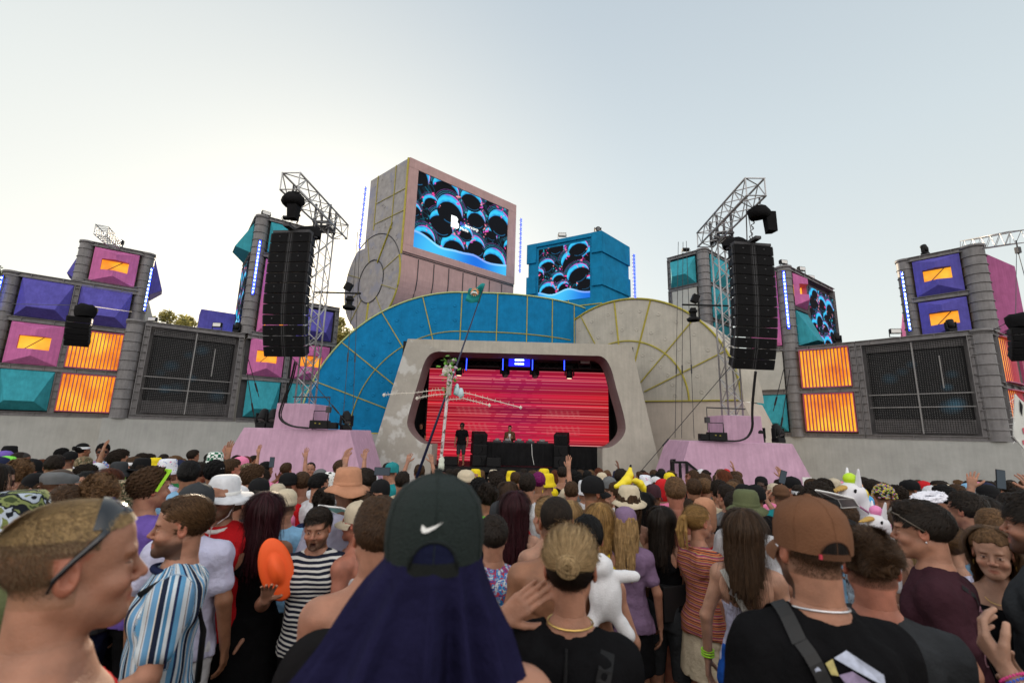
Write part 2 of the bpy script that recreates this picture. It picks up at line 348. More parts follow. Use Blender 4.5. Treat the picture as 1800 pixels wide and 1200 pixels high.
def base_wall(label, pl, s0, s1, z1=2.1, flare=.35, t=.8):
    mb = MB(); P = pl.P; n = 8; pts = []
    for i in range(n+1):
        k = i/n; z = GB-.3+(z1-GB+.3)*k; o = flare*(1-k)**2.5+.02; pts.append((z, o))
    L_ = [P(s0, z, o) for z, o in pts]; R_ = [P(s1, z, o) for z, o in pts]
    v = L_+R_+[P(s0, GB-.3, -t), P(s0, z1, -t), P(s1, GB-.3, -t), P(s1, z1, -t)]; m = n+1
    f = [(i, i+1, m+i+1, m+i) for i in range(n)]+[tuple(range(m))+(2*m+1, 2*m), tuple(range(m, 2*m))+(2*m+3, 2*m+2), (n, 2*m+1, 2*m+3, m+n), (2*m, 2*m+1, 2*m+3, 2*m+2)]
    mb.add(v, f); o = mb.build('concrete_wall', M['concrete_wall']); return tag(o, label, 'wall')
# grid mesh carrying a colour picture computed with numpy
def picture(name, pl, s0, s1, z0, z1, off, nu, nv, fn, m, parent):
    u, v = np.meshgrid(np.linspace(0, 1, nu), np.linspace(0, 1, nv)); col = fn(u, v, (s1-s0)/(z1-z0)).reshape(-1, 3)
    A, dd, nn = np.array(pl.A), np.array(pl.d), np.array(pl.n); loc = np.array(parent.location) if parent else 0
    co = A+dd*(s0+(s1-s0)*u.reshape(-1, 1))+nn*off+np.array([0, 0, 1])*(z0+(z1-z0)*v.reshape(-1, 1))-loc
    idx = np.arange(nu*nv).reshape(nv, nu); q = np.stack([idx[:-1, :-1], idx[:-1, 1:], idx[1:, 1:], idx[1:, :-1]], -1).reshape(-1, 4)
    me = D.meshes.new(name); me.from_pydata(co.tolist(), [], q.tolist()); me.materials.append(m)
    at = me.color_attributes.new('Col', 'FLOAT_COLOR', 'POINT'); at.data.foreach_set('color', np.concatenate([col, np.ones((len(col), 1))], 1).astype(np.float32).ravel())
    o = D.objects.new(name, me); COL.objects.link(o); o.parent = parent; return o
def lerp3(a, b, t): return np.array(a)*(1-t[..., None])+np.array(b)*t[..., None]
def bubbles(seed, wave=True, big=1.0):
    rnd = random.Random(seed)
    def fn(u, v, asp):
        x = u*asp; y = v; col = np.zeros(u.shape+(3,))+np.array([.002, .003, .006])
        for k_ in range(3):
            ph = np.sin((17+9*k_)*x+4*np.sin(7*y+k_))*np.sin((15+7*k_)*y+5*np.sin(6*x-k_)); ln = np.clip(1-abs(ph)*9, 0, 1)*(.5+.5*np.sin(9*x+7*y*k_)); col += np.clip(ln, 0, 1)[..., None]*np.array([.0, .07, .11])
        rs = random.Random(seed+5)
        C = []; row = 0; yy = .98
        while yy > .0:
            xx = (row % 2)*.18*big-.02
            while xx < asp+.12: C.append((xx+rnd.uniform(-.06, .06), yy+rnd.uniform(-.08, .06), rnd.choice([.11, .155, .18, .20])*big)); xx += rnd.uniform(.34, .46)*big
            yy -= .25*big; row += 1
        rnd.shuffle(C)
        for cx, cy, r in C:
            sq = rnd.uniform(.85, 1.15); ti = rnd.uniform(-.35, .35); ca, sa = math.cos(ti), math.sin(ti)
            dx, dy = (x-cx)*ca+(y-cy)*sa, (-(x-cx)*sa+(y-cy)*ca)/sq; d = np.hypot(dx, dy)/r; an = np.arctan2(dy, dx)
            for q, w_ in ((1.1, .018), (1.2, .014), (1.3, .01)):
                m_ = (abs(d-q) < w_/1.2) & (an > .1+.6*(q-1)) & (an < 2.9); col[m_] = (.03, .22, .34) if q < 1.25 else (.25, .08, .35)
            col[d < 1.0] = (.002, .003, .005)
            d2 = np.hypot(dx-.05*r, dy+.50*r)/(r*1.0); cres = (d < 1.0) & (d2 > 1.0) & (dy > -.25*r); th = np.clip((d2-1)/.48, 0, 1)
            c = lerp3((.01, .07, .42), (.04, .58, .92), np.clip(1.25-abs(th-.45)*2.1+.12*np.sin(an*9), 0, 1)); mg = np.clip((d-.90)*14, 0, 1)*np.clip(np.cos(an-1.0)*1.6-.5, 0, 1); c = c*(1-mg[..., None])+np.array([.72, .10, .62])*mg[..., None]; col[cres] = c[cres]
            lo = (d > .80) & (d < .86) & (an < -.6) & (an > -2.0); col[lo] = (.01, .10, .22)
        for i in range(130):
            a_ = rs.randrange(len(C)); cx, cy = C[a_][0]+rs.choice([-1, 1])*C[a_][2]*rs.uniform(.8, 1.3), C[a_][1]+rs.uniform(-1, .2)*C[a_][2]; r = rs.uniform(.006, .02); c = rs.choice([(.85, .06, .28), (.7, .08, .5), (.02, .4, .5), (.9, .3, .35)])
            k0, k1 = rs.uniform(.5, 2.2), rs.uniform(-1, 1); d = np.hypot((x-cx)*k0+(y-cy)*k1, y-cy); k = np.clip((r-d)/r*3, 0, 1); col = col*(1-k[..., None])+np.array(c)*k[..., None]
        if wave:
            h = .17+.06*np.sin(x*3.4+1.3)-.08*np.exp(-((x-asp*.25)/.2)**2)+.05*np.exp(-((x-asp*.62)/.16)**2); k = y < h
            c = lerp3((.01, .16, .72), (.06, .52, .88), np.clip(.5+.5*np.sin(x*5-y*9+1.5*np.sin(y*6)), 0, 1)); c += (np.clip(1-abs(y-h+.014)*50, 0, 1)*.3)[..., None]
            col[k] = c[k]
        return col
    return fn
def ledmesh(seed):
    def fn(u, v, asp):
        rs = random.Random(seed); col = np.zeros(u.shape+(3,))+.006
        for i in range(8):
            cx, cy = rs.uniform(.1, .9), rs.uniform(.08, .9); r = rs.uniform(.07, .14); k = np.clip(1-np.hypot(u-cx, (v-cy)/asp*1.2)/r, 0, 1)**.8
            col += k[..., None]*np.array([.008, .03, .045])*rs.uniform(.3, 1)
        return col
    return fn
def truss(mb, a, b, wd=.5, r=.03, pitch=.5, hint=Vector((0, 0, 1)), tri=False):
    a, b = Vector(a), Vector(b); t = (b-a); L_ = t.length; t.normalize(); u = hint if abs(t.dot(hint)) < .9 else Vector((0, 1, 0))
    e = t.cross(u).normalized(); g = e.cross(t).normalized(); h = wd/2
    cs = [(-h, -h), (h, -h), (h, h), (-h, h)]; n = max(2, round(L_/pitch))
    def q(c, k): return a+t*(L_*k/n)+e*c[0]+g*c[1]
    for c in cs: mb.tube([a+e*c[0]+g*c[1], b+e*c[0]+g*c[1]], r, 7)
    for j in range(4):
        c0, c1 = cs[j], cs[(j+1) % 4]
        for k in range(n):
            p0, p1 = (c0, c1) if (k+j) % 2 else (c1, c0); mb.tube([q(p0, k), q(p1, k+1)], r*.55, 5)
        for k in (0, n): mb.tube([q(c0, k), q(c1, k)], r*.6, 5)
def flood(p, face, label, lit=False, blue=False, group='floodlights on the stage set'):
    "small flood lamp on a yoke; face = direction it looks"
    p = Vector(p); t = thing('floodlight', label, 'floodlight', p, group)
    f = Vector(face).normalized(); s_ = f.cross(Vector((0, 0, 1))).normalized(); u = s_.cross(f)
    Mx = Matrix((s_, f, u)).transposed(); c = p+Vector((0, 0, .32))
    mb = MB(); mb.box(c, (.5, .16, .26), Mx)
    for k in range(5): mb.box(c+Mx @ Vector((-.2+.1*k, -.12, 0)), (.015, .09, .24), Mx)
    mb.build('lamp_body', M['black'], t, bevel=.012)
    mb = MB(); mb.box(c+Mx @ Vector((0, .083, 0)), (.44, .012, .2), Mx); mb.build('lens', M['bluelamp'] if blue else (M['warmlamp'] if lit else M['white']), t)
    mb = MB()
    for s in (-1, 1): mb.box(p+s_*.28*s+Vector((0, 0, .18)), (.02, .05, .36), Mx)
    mb.box(p+Vector((0, 0, .01)), (.58, .06, .02), Mx); mb.build('yoke', M['steel_dk'], t)
    return t
def mover(p, label, yaw=0, lit=True, tilt=20, down=False, group='moving head lamps on the stage set'):
    p = Vector(p); t = thing('moving_head_light', label, 'stage light', p, group); sg = -1 if down else 1
    Rz = Matrix.Rotation(math.radians(yaw), 3, 'Z'); mb = MB(); mb.box(p+Vector((0, 0, sg*.07)), (.34, .3, .14), Rz); mb.build('base', M['black'], t, bevel=.02)
    mb = MB()
    for s in (-1, 1): mb.box(p+Rz @ Vector((.2*s, 0, sg*.32)), (.05, .16, .36), Rz)
    mb.box(p+Vector((0, 0, sg*.16)), (.44, .16, .05), Rz); mb.build('yoke', M['black'], t, bevel=.01)
    Rt = Rz @ Matrix.Rotation(math.radians(tilt), 3, 'X'); c = p+Vector((0, 0, sg*.42)); mb = MB()
    Mh = Rt @ Matrix.Rotation(math.radians(90), 3, 'X'); mb.lathe(c, [(0, -.24), (.1, -.23), (.15, -.1), (.155, .16), (.13, .2), (.12, .2)], 16, M=Mh); hd = mb.build('lamp_head', M['black'], t)
    mb = MB(); mb.lathe(c, [(.125, .195), (0, .205)], 16, M=Mh); mb.build('lens', M['warmlamp'] if lit else M['steel_lt'], hd, at=t.location)
    return t
def led_bar(pts, label, group='blue LED bars on the stage set'):
    p0, p1 = Vector(pts[0]), Vector(pts[1]); t = thing('led_bar', label, 'light bar', p0, group); mb = MB(); mb.bar(p0, p1, .12, .1); 
    dr = (p1-p0); L_ = dr.length; dr.normalize(); tc = (Vector((0, 0, CH))-(p0+p1)/2); tc.z = 0; tc.normalize()
    for k in (0.02, .98): mb.box(p0+dr*L_*k, (.2, .16, .1))
    mb.build('housing', M['steel_dk'], t); mb = MB(); n = int(L_/.24); rn = random.Random(int(p0.x*10))
    for i in range(n):
        k = (i+.5)/n; c = p0+dr*L_*k+tc*.07; hh = rn.choice([.06, .09, .1]); mb.box(c, (.07, .05, hh*1.6), Matrix.Rotation(math.atan2(-tc.x, tc.y), 3, 'Z'))
    mb.build('led', M['bluewhite'], t); mb = MB(); mb.bar(p0+tc*.056, p1+tc*.056, .15, .012); mb.build('lens_strip', M['bluelamp'], t)
    return t
# ================================================================== left wing
LA = Pl((-27.58, 23.88), 52); LB = Pl((-19.84, 24.0), 53); RB = Pl((22.0, 20.9), 137)
base_wall('long grey concrete wall under the purple and teal panels at far left', LA, -14, 6.6)
base_wall('grey concrete wall jutting forward under the left black mesh screen', LB, -.95, 13)
A = thing('stage_tower', 'grey steel tower at far left topped by a pink panel with a lit window', 'stage tower', LA.P(2.7, 2.1), 'steel towers of the stage set')
frame(A, LA, .2, 5.6, 2.1, ROW[:4], [2.75]); 
frame(A, LA, 2.6, 5.6, 9.9, [9.9, 12.45], [])
column(A, LA.P(.05, 0, -.25), 2.1, 9.9); column(A, LA.P(2.75, 0, -.3), 9.93, 12.45); column(A, LA.P(5.62, 0, -.3), 2.1, 12.45)
hip(A, LA, .5, 2.6, 2.4, 4.55, M['teal']); bow(A, LA, .5, 2.6, 4.86, 7.14, M['pink']); hip(A, LA, .5, 2.6, 7.46, 9.62, M['purple'])
hip(A, LA, 2.9, 5.22, 7.46, 9.72, M['purple']); bow(A, LA, 3.12, 5.22, 10.05, 12.15, M['pink'])
slats(A, LA, 2.92, 5.2, 2.4, 4.55); slats(A, LA, 2.92, 5.2, 4.86, 7.1)
mb = MB(); mb.pbox(LA, .2, 5.5, 2.1, 9.85, -3.2, -.45); mb.pbox(LA, 2.8, 5.5, 9.85, 12.4, -3.2, -.45); mb.build('body', M['steel_dk'], A)
# shapes that stick out of its left and right flanks
for (z, s, m_) in ((10.3, 2.35, 'purple'), (8.9, 2.4, 'purple')):
    pass
SLa = Pl(tuple(LA.P(2.6, 0, -.6).xy), 52+90, -1)
SRa = Pl(tuple(LA.P(5.95, 0, -.5).xy), 52-90, -1)
hip(A, Pl(tuple(LA.P(2.55, 0, -3.0).xy), 52+90, 1), 0, 2.3, 10.1, 12.2, M['purple'], .55)
hip(A, Pl(tuple(LA.P(6.0, 0, -.5).xy), 52-90, 1), .2, 2.4, 9.95, 12.2, M['purple'], .6)
hip(A, Pl(tuple(LA.P(6.0, 0, -.5).xy), 52-90, 1), .2, 2.4, 7.4, 9.6, M['offwhite'], .6)
# far-left continuation
A0 = thing('stage_tower', 'dark steel tower cut off by the left edge, half hidden behind the blue light bar', 'stage tower', LA.P(-2, 2.1), 'steel towers of the stage set')
frame(A0, LA, -5.4, -.38, 2.1, ROW[:3], [-2.8]); hip(A0, LA, -2.6, -.5, 2.4, 4.55, M['teal']); hip(A0, LA, -2.6, -.5, 4.86, 7.1, M['purple'])
mb = MB(); mb.pbox(LA, -5.3, -.45, 2.1, 7.2, -3, -.45); mb.build('body', M['steel_dk'], A0)
def led_wall(label, pl, s0, s1, colend, grp='steel framed mesh screens'):
    t = thing('mesh_screen', label, 'LED wall', pl.P((s0+s1)/2, 2.1), grp)
    frame(t, pl, s0, s1, 2.1, [2.1, 7.3], [s0+.14, s1-.14], back=False)
    a, b = s0+.42, s1-.42
    mb = MB(); mb.pbox(pl, s0+.1, s1-.1, 2.2, 7.1, -.6, -.45); mb.build('backing', M['steel'], t)
    picture('led_screen', pl, a+.1, b-.1, 3.15, 6.55, -.32, 110, 80, ledmesh(int(s0*10)+7), M['meshled'], t)
    mb = MB(); mb.pbox(pl, a, a+.16, 3.1, 6.6, -.34, -.28); mb.pbox(pl, b-.16, b, 3.1, 6.6, -.34, -.28); mb.build_each('screen_edge', M['black'], t)
    # expanded metal: fine bars in both directions with rows of pale studs
    mb = MB(); k = a
    while k < b: mb.pbox(pl, k-.008, k+.008, 2.45, 6.95, -.14, -.125); k += .09
    z = 2.45
    while z < 6.95: mb.pbox(pl, a, b, z-.010, z+.010, -.124, -.11); z += .09
    mb.build('mesh', M['black'], t)
    mb = MB()
    for za, zb in ((2.42, 3.08), (6.62, 6.98)): mb.pbox(pl, a, b, za, zb, -.2, -.17)
    mb.build_each('perforated_sheet', M['steel'], t)
    mb = MB()
    nx = int((b-a)/.09); nz = int(3.5/.09)
    for i in range(0, nx):
        for j in range(0, nz):
            p = pl.P(a+.045+i*.09, 3.12+j*.09, -.105); mb.add([p-pl.d*.011-Vector((0, 0, .009)), p+pl.d*.011-Vector((0, 0, .009)), p+pl.d*.011+Vector((0, 0, .009)), p-pl.d*.011+Vector((0, 0, .009))], [(0, 1, 2, 3)])
    mb.build('stud_field', M['steel_lt'], t)
    mb = MB(); m_ = (a+b)/2; mb.pbox(pl, m_-.03, m_+.03, 2.4, 7.0, -.1, -.07)
    for z in (3.7, 4.35): mb.pbox(pl, a-.1, b+.1, z-.02, z+.02, -.08, -.05)
    mb.pbox(pl, m_+.95, m_+1.0, 4.6, 6.2, -.1, -.07); mb.build_each('rail', M['steel_lt'], t)
    c = column(t, pl.P(colend, 0, -.3), 2.1, 7.3, .42); return t
led_wall('left black LED mesh screen in a grey steel frame, left of the hanging speakers', LB, 0.05, 4.75, -.33)
# tower C
C_ = thing('stage_tower', 'tall steel tower behind the left hanging speakers with a teal prism at its head', 'stage tower', LB.P(6, 2.1), 'steel towers of the stage set')
frame(C_, LB, 4.9, 7.35, 2.1, ROW[:3], [7.2]); frame(C_, LB, 4.9, 7.35, 7.3, [7.3, 12.45, 15.0], [7.2])
frame(C_, LB, 7.36, 10.1, 2.1, ROW[:4], [9.95])
column(C_, LB.P(4.85, 0, -.3), 7.32, 15.0, .4)
hip(C_, LB, 5.2, 7.0, 2.4, 4.55, M['teal'], .5); bow(C_, LB, 5.1, 7.0, 4.86, 7.1, M['pink']); bow(C_, LB, 5.3, 7.0, 7.5, 12.2, M['pink'], wx=(.2, .85), wz=(.04, .24))
hip(C_, LB, 5.3, 7.0, 12.65, 14.7, M['teal'])
hip(C_, LB, 7.5, 9.7, 2.4, 4.55, M['teal'], .5); bow(C_, LB, 7.5, 9.7, 4.86, 7.1, M['pink']); hip(C_, LB, 7.55, 9.7, 7.5, 9.5, M['purple'])
CS = Pl(tuple(LB.P(4.45, 0, -.5).xy), -37, -1)
mb = MB(); mb.pbox(LB, 5.0, 7.3, 2.1, 14.9, -3.6, -.45); mb.pbox(LB, 7.3, 10.0, 2.1, 9.8, -3.6, -.45); mb.build('body', M['steel_dk'], C_)
frame(C_, CS, 0, 3.4, 7.3, [7.3, 12.45, 15.0], [3.2]); hip(C_, CS, .3, 3.0, 12.65, 14.6, M['teal'], .8)
picture('led_screen', CS, .3, 3.0, 7.5, 12.2, .03, 90, 130, bubbles(3), M['screen'], C_)
mb = MB(); pl_ = Pl(tuple(LB.P(2.2, 0, -3.4).xy), 53); mb.pbox(pl_, .3, 2.6, 7.3, 9.1, -2, 0); o = mb.build('container', M['purple']); tag(o, 'purple box block behind the roof line left of the tall left tower', 'box')
# ================================================================== right wing
base_wall('long grey concrete wall under the right mesh screen and lit slats', RB, -10.4, .7)
led_wall('right black LED mesh screen in a grey steel frame beside the lit orange slats', RB, -4.75, -.15, .05)
E_ = thing('stage_tower', 'steel tower right of the right hanging speakers with an LED screen on its side', 'stage tower', RB.P(-8, 2.1), 'steel towers of the stage set')
frame(E_, RB, -7.6, -4.78, 2.1, ROW[:3], [-4.9]); slats(E_, RB, -7.42, -5.08, 2.42, 4.55); slats(E_, RB, -7.42, -5.08, 4.86, 7.1)
frame(E_, RB, -10.4, -8.2, 2.1, ROW[:5], [-10.2])
hip(E_, RB, -10.0, -8.35, 2.4, 4.55, M['teal'], .5); flatp(E_, RB, -10.0, -8.35, 4.86, 7.14, M['offwhite']); bow(E_, RB, -10.0, -8.3, 7.5, 12.2, M['pink'])
column(E_, RB.P(-7.93, 0, -.25), 2.1, 12.45, .42)
ES = Pl(tuple(RB.P(-7.6, 0, -.35).xy), 54, 1)
frame(E_, ES, .1, 6.9, 7.3, [7.3, 12.45], [2.15, 6.75]); 
mb = MB(); mb.pbox(ES, .1, 2.1, 9.75, 9.95, -.28, .05); mb.pbox(ES, .2, 6.8, 7.3, 12.4, -2.4, -.45); mb.pbox(RB, -10.3, -4.9, 2.1, 7.2, -3, -.45); mb.pbox(RB, -10.3, -7.9, 7.2, 12.3, -2.2, -.45); mb.build('body', M['steel_dk'], E_)
bow(E_, ES, .3, 2.0, 10.0, 12.1, M['pink'], .5); hip(E_, ES, .3, 2.0, 7.5, 9.7, M['teal'], .9, .12)
picture('led_screen', ES, 2.4, 6.4, 7.5, 11.7, .02, 120, 110, bubbles(8, False, .8), M['screen'], E_)
# rear tower F
FP = Pl(tuple(RB.P(-12.9, 0, 0).xy), 137); FS = Pl(tuple(RB.P(-12.55, 0, -.2).xy), 50, 1)
F_ = thing('stage_tower', 'rear steel tower behind the grey concrete fan with teal prisms and a pale panel', 'stage tower', FP.P(-1.5, 2.1), 'steel towers of the stage set')
frame(F_, FP, -2.6, -.3, 4.7, ROW[1:], [-2.45]); frame(F_, FS, 0.1, 3.4, 4.7, ROW[1:], [3.3]); column(F_, FP.P(0, 0, -.25), 4.7, 15.0, .42)
hip(F_, FP, -2.35, -.45, 12.6, 14.6, M['teal'], .7, .3); flatp(F_, FP, -2.3, -.45, 10.0, 12.3, M['offwhite']); hip(F_, FP, -2.3, -.45, 7.45, 9.75, M['purple'], .4)
hip(F_, FS, .4, 3.1, 12.6, 14.7, M['teal'], .5, .3); hip(F_, FS, .4, 3.1, 10.0, 12.3, M['teal'], .3); hip(F_, FS, .4, 3.1, 7.45, 9.75, M['teal'], .3); hip(F_, FS, .4, 3.1, 4.9, 7.1, M['teal'], .3)
mb = MB(); mb.pbox(FP, -2.5, .1, 2.1, 14.9, -3.4, -.45); mb.build('body', M['steel_dk'], F_)
# top tower D
DP = Pl((22.75+.0, 25.0), 138.8)
D_ = thing('stage_tower', 'steel tower top with two purple lit window panels above the right mesh screen', 'stage tower', DP.P(1, 7.3), 'steel towers of the stage set')
frame(D_, DP, .05, 2.5, 7.3, [7.3, 9.9, 12.45], []); bow(D_, DP, .3, 2.25, 7.5, 9.7, M['purple']); bow(D_, DP, .3, 2.25, 10.05, 12.15, M['purple'])
column(D_, DP.P(-.1, 0, -.3), 7.3, 12.45, .36); column(D_, DP.P(2.75, 0, -.3), 7.3, 12.45, .5)
DS = Pl(tuple(DP.P(3.1, 0, -.5).xy), 48, 1); mb = MB(); mb.pbox(DP, 0, 2.9, 5, 12.3, -3.4, -.45); mb.build('body', M['steel_dk'], D_)
frame(D_, DS, .2, 3.2, 7.3, [7.3, 12.45], [])
M['plum'] = mat('plum_paint', (.36, .10, .24), .8, spec=.15, var=.16, scale=2.2, bump=.3, bscale=7, streak=.1)
w_ = bow(D_, DS, .3, 3.0, 7.6, 12.2, M['plum'], 1.1, wx=(.3, .7), wz=(.05, .25), diag=False)
hip(D_, Pl(tuple(DP.P(-.4, 0, -3.0).xy), 48+180, 1), -2.4, .4, 7.6, 12.0, M['pink'], .8, .05)
# far right return
RS = Pl(tuple(RB.P(.45, 0, -.35).xy), 58, 1)
G_ = thing('stage_tower', 'steel wing with lit orange slats cut off by the right edge', 'stage tower', RS.P(3, 2.1), 'steel towers of the stage set')
frame(G_, RS, .1, 7.5, 2.1, ROW[:3], [.55, 3.7]); slats(G_, RS, .85, 3.5, 2.42, 4.55, .1, 12, .02); slats(G_, RS, .85, 3.5, 4.86, 7.1, .1, 12, .02); slats(G_, RS, 3.9, 6.6, 2.42, 4.55); slats(G_, RS, 3.9, 6.6, 4.86, 7.1)
mb = MB(); mb.pbox(RS, .2, 7.4, 2.1, 7.2, -3, -.45); mb.build('body', M['steel_dk'], G_)
base_wall('grey concrete wall turning away below the slats at the right edge', RS, -.3, 8, flare=.5)
# ================================================================== blue fan
BY = 24.6; bc = Vector((-2.87, BY, 1.69)); R1 = 7.87; R0 = 5.63
t = thing('blue_fan', 'large blue half disc with yellow spokes behind the left side of the stage portal', 'stage set piece', (bc.x, BY, 1.71))
def arcp(c, r, a, y=None, sx=1.0): return Vector((c.x+r*math.cos(a)*sx, c.y if y is None else y, c.z+r*math.sin(a)))
poly = [arcp(bc, R1, math.radians(a), sx=1.0+.06*max(0, (math.cos(math.radians(180-a))))) for a in range(90, 181, 2)]
mb = MB(); mb.extr(poly+[Vector((bc.x, BY, bc.z))], (0, 1.4, 0)); mb.build('disc', M['blue'], t)
# flat band that bends away to the right
def bendp(u):   # u in metres along the band from bc.x
    if u < 1.6: return Vector((bc.x+u, BY, 0)), Vector((0, -1, 0))
    q = (u-1.6)/7.5; a = min(q, math.radians(75)); return Vector((bc.x+1.6+7.5*math.sin(a), BY+7.5*(1-math.cos(a)), 0)), Vector((math.sin(a), -math.cos(a), 0))
mb = MB(); us = [i*.35 for i in range(29)]; v = []; f = []
for u in us:
    p, n_ = bendp(u)
    for z in (bc.z, bc.z+R1): v.append(p+Vector((0, 0, z)))
    for z in (bc.z+R1, bc.z): v.append(p-n_*1.0+Vector((0, 0, z)))
for i in range(len(us)-1):
    for k in range(4): f.append((i*4+k, i*4+(k+1) % 4, (i+1)*4+(k+1) % 4, (i+1)*4+k))
f += [(0, 1, 2, 3), tuple((len(us)-1)*4+k for k in (3, 2, 1, 0))]; mb.add(v, f, 0, False); mb.build('band', M['blue'], t)
mb = MB()
for a in (20, 38, 57, 74):
    aa = math.pi-math.radians(a); ex = 1+.06*math.cos(math.radians(a)); mb.bar(arcp(bc, 1.2, aa, BY-.012), arcp(bc, R1-.02, aa, BY-.012, ex), .05, .05)
mb.bar((bc.x, BY-.012, bc.z+.1), (bc.x, BY-.012, bc.z+R1-.02), .05, .05); mb.bar((bc.x-R1*1.05, BY-.012, bc.z), (bc.x, BY-.012, bc.z), .06, .06)
L_ = [arcp(bc, R0, math.radians(a), BY-.014) for a in range(90, 181, 3)]; mb.tube(L_, .03, 5)
Lr = [p+n_*.014+Vector((0, 0, bc.z+R0)) for p, n_ in (bendp(u) for u in us[:20])]; mb.tube(Lr, .03, 5)
for u in (2.0, 3.7, 5.3, 7.0):
    p, n_ = bendp(u); mb.bar(p+n_*.014+Vector((0, 0, bc.z)), p+n_*.014+Vector((0, 0, bc.z+R1)), .05, .05)
mb.build('trim', M['yellow'], t)
mb = MB(); mb.tube([p+Vector((0, -.02, 0)) for p in poly[::-1]]+[p+n_*.02+Vector((0, 0, bc.z+R1)) for p, n_ in (bendp(u) for u in us)], .045, 6); mb.build('rim', M['lime'], t)
def dimples(root, pts, nrm, r=.1, m=None):
    mb = MB(); nn = Vector(nrm).normalized(); e = nn.cross(Vector((0, 0, 1))).normalized(); g = e.cross(nn)
    Mx = Matrix((e, g, nn)).transposed()
    for p in pts: mb.lathe(Vector(p)+nn*.004, [(0, .0), (r*.45, .0), (r*.8, .018), (r, .015), (r*1.08, .0)], 12, M=Mx)
    mb.build_each('dimple', m or M['blue'], root)
pts = []
for i, a in enumerate((10, 29, 47, 65, 82)):
    for da in (-5, 5):
        for r_ in (R1-.75, R0+.65, R0-.7): pts.append(arcp(bc, r_, math.pi-math.radians(a+da), BY))
dimples(t, pts, (0, -1, 0))
pts = []
mb = MB(); mb.box((-7.6, BY+.3, (bc.z+GB)/2-.3), (7.5, 1.2, bc.z-GB+.5)); o = mb.build('concrete_wall', M['concrete_wall']); tag(o, 'grey wall under the blue half disc beside the left pink plinth', 'wall')
# ================================================================== grey fan
GD = Pl((7.1, 24.33), 123.7); gcs, gcz = -1.05, 3.73; GR = 5.75
t = thing('grey_fan', 'grey concrete half disc with yellow spokes behind the right side of the portal', 'stage set piece', GD.P(gcs, gcz))
def gp(r, a, off=0): return GD.P(gcs+r*math.cos(a), gcz+r*math.sin(a), off)
poly = [gp(GR, math.radians(a)) for a in range(0, 181, 3)]
mb = MB(); mb.extr(poly, -GD.n*1.2); mb.build('disc', M['concrete'], t)
mb = MB()
for a in (25, 48, 74, 95, 117, 140, 160): mb.bar(gp(1.2, math.radians(a), .012), gp(GR-.03, math.radians(a), .012), .09, .05)
mb.bar(gp(0.2, 0, .012), gp(GR, 0, .012), .08, .06); mb.bar(gp(.2, math.pi, .012), gp(GR, math.pi, .012), .08, .06)
mb.tube([gp(3.35, math.radians(a), .014) for a in range(0, 181, 4)], .05, 5); mb.build('trim', M['yellow'], t)
mb = MB(); mb.tube([p+GD.n*.02 for p in poly], .06, 6); mb.build('rim', M['yellow'], t)
pts = []
for a in (12, 36, 61, 85, 106, 128):
    for da in (-6, 6):
        for r_ in (GR-.7, 4.0, 2.7): pts.append(gp(r_, math.radians(a+da)))
dimples(t, pts, GD.n, .10, M['concrete'])
# skirt under it with a slanting right flank
mb = MB(); P = GD.P; zt = gcz-.05
mb.hexa([P(gcs-5.6, GB-.3, 0.35), P(7.0, GB-.3, .55), P(7.4, GB-.3, -3), P(gcs-5.6, GB-.3, -3), P(gcs-5.6, zt, -.02), P(gcs+GR, zt, -.02), P(gcs+GR+.7, zt-.1, -1.6), P(gcs-5.6, zt, -1.6)])
o = mb.build('concrete_wall', M['beige']); tag(o, 'beige concrete skirt under the grey half disc behind the right plinth', 'wall')
mb = MB(); n = 20; v = []
for i in range(n+1):
    a = math.radians(90*i/n*.75); v += [gp(GR*math.cos(0)+0, 0, 0)+Vector((0, 0, 0))] if False else [GD.P(gcs+GR*math.cos(a), gcz+GR*math.sin(a), -1.2), GD.P(gcs+(GR+.75)*math.cos(a)+.0, gcz+(GR)*math.sin(a)*.98-.05, -1.9)]
mb.add(v, [(2*i, 2*i+2, 2*i+3, 2*i+1) for i in range(n)], 0, True); mb.build('flank', M['concrete'], t)
# ================================================================== stage portal
t = thing('stage_portal', 'pale concrete stage portal with slanting legs and a rounded opening', 'stage portal', (.3, 19.5, GB))
out = [(-4.55, 5.82), (5.22, 5.82), (6.75, GB-.2), (-6.28, GB-.2)]
def smooth(pts, n=3):
    for _ in range(n):
        q = []
        for i in range(len(pts)-1):
            a, b = pts[i], pts[i+1]; q += [(a[0]*.75+b[0]*.25, a[1]*.75+b[1]*.25), (a[0]*.25+b[0]*.75, a[1]*.25+b[1]*.75)]
        pts = [pts[0]]+q+[pts[-1]]
    return pts
inn = [(-3.22, GB-.2), (-3.22, 1.36)]+smooth([(-3.24, 1.36), (-3.7, 1.38), (-4.35, 2.0), (-4.3, 2.6), (-3.95, 4.0), (-3.78, 4.85), (-3.45, 5.3), (-2.7, 5.29)], 2)+smooth([(3.4, 5.29), (4.0, 5.3), (4.32, 4.8), (4.5, 4.0), (4.88, 2.6), (4.9, 2.0), (4.35, 1.45), (3.92, 1.4)], 2)+[(3.9, 1.36), (3.9, GB-.2)]
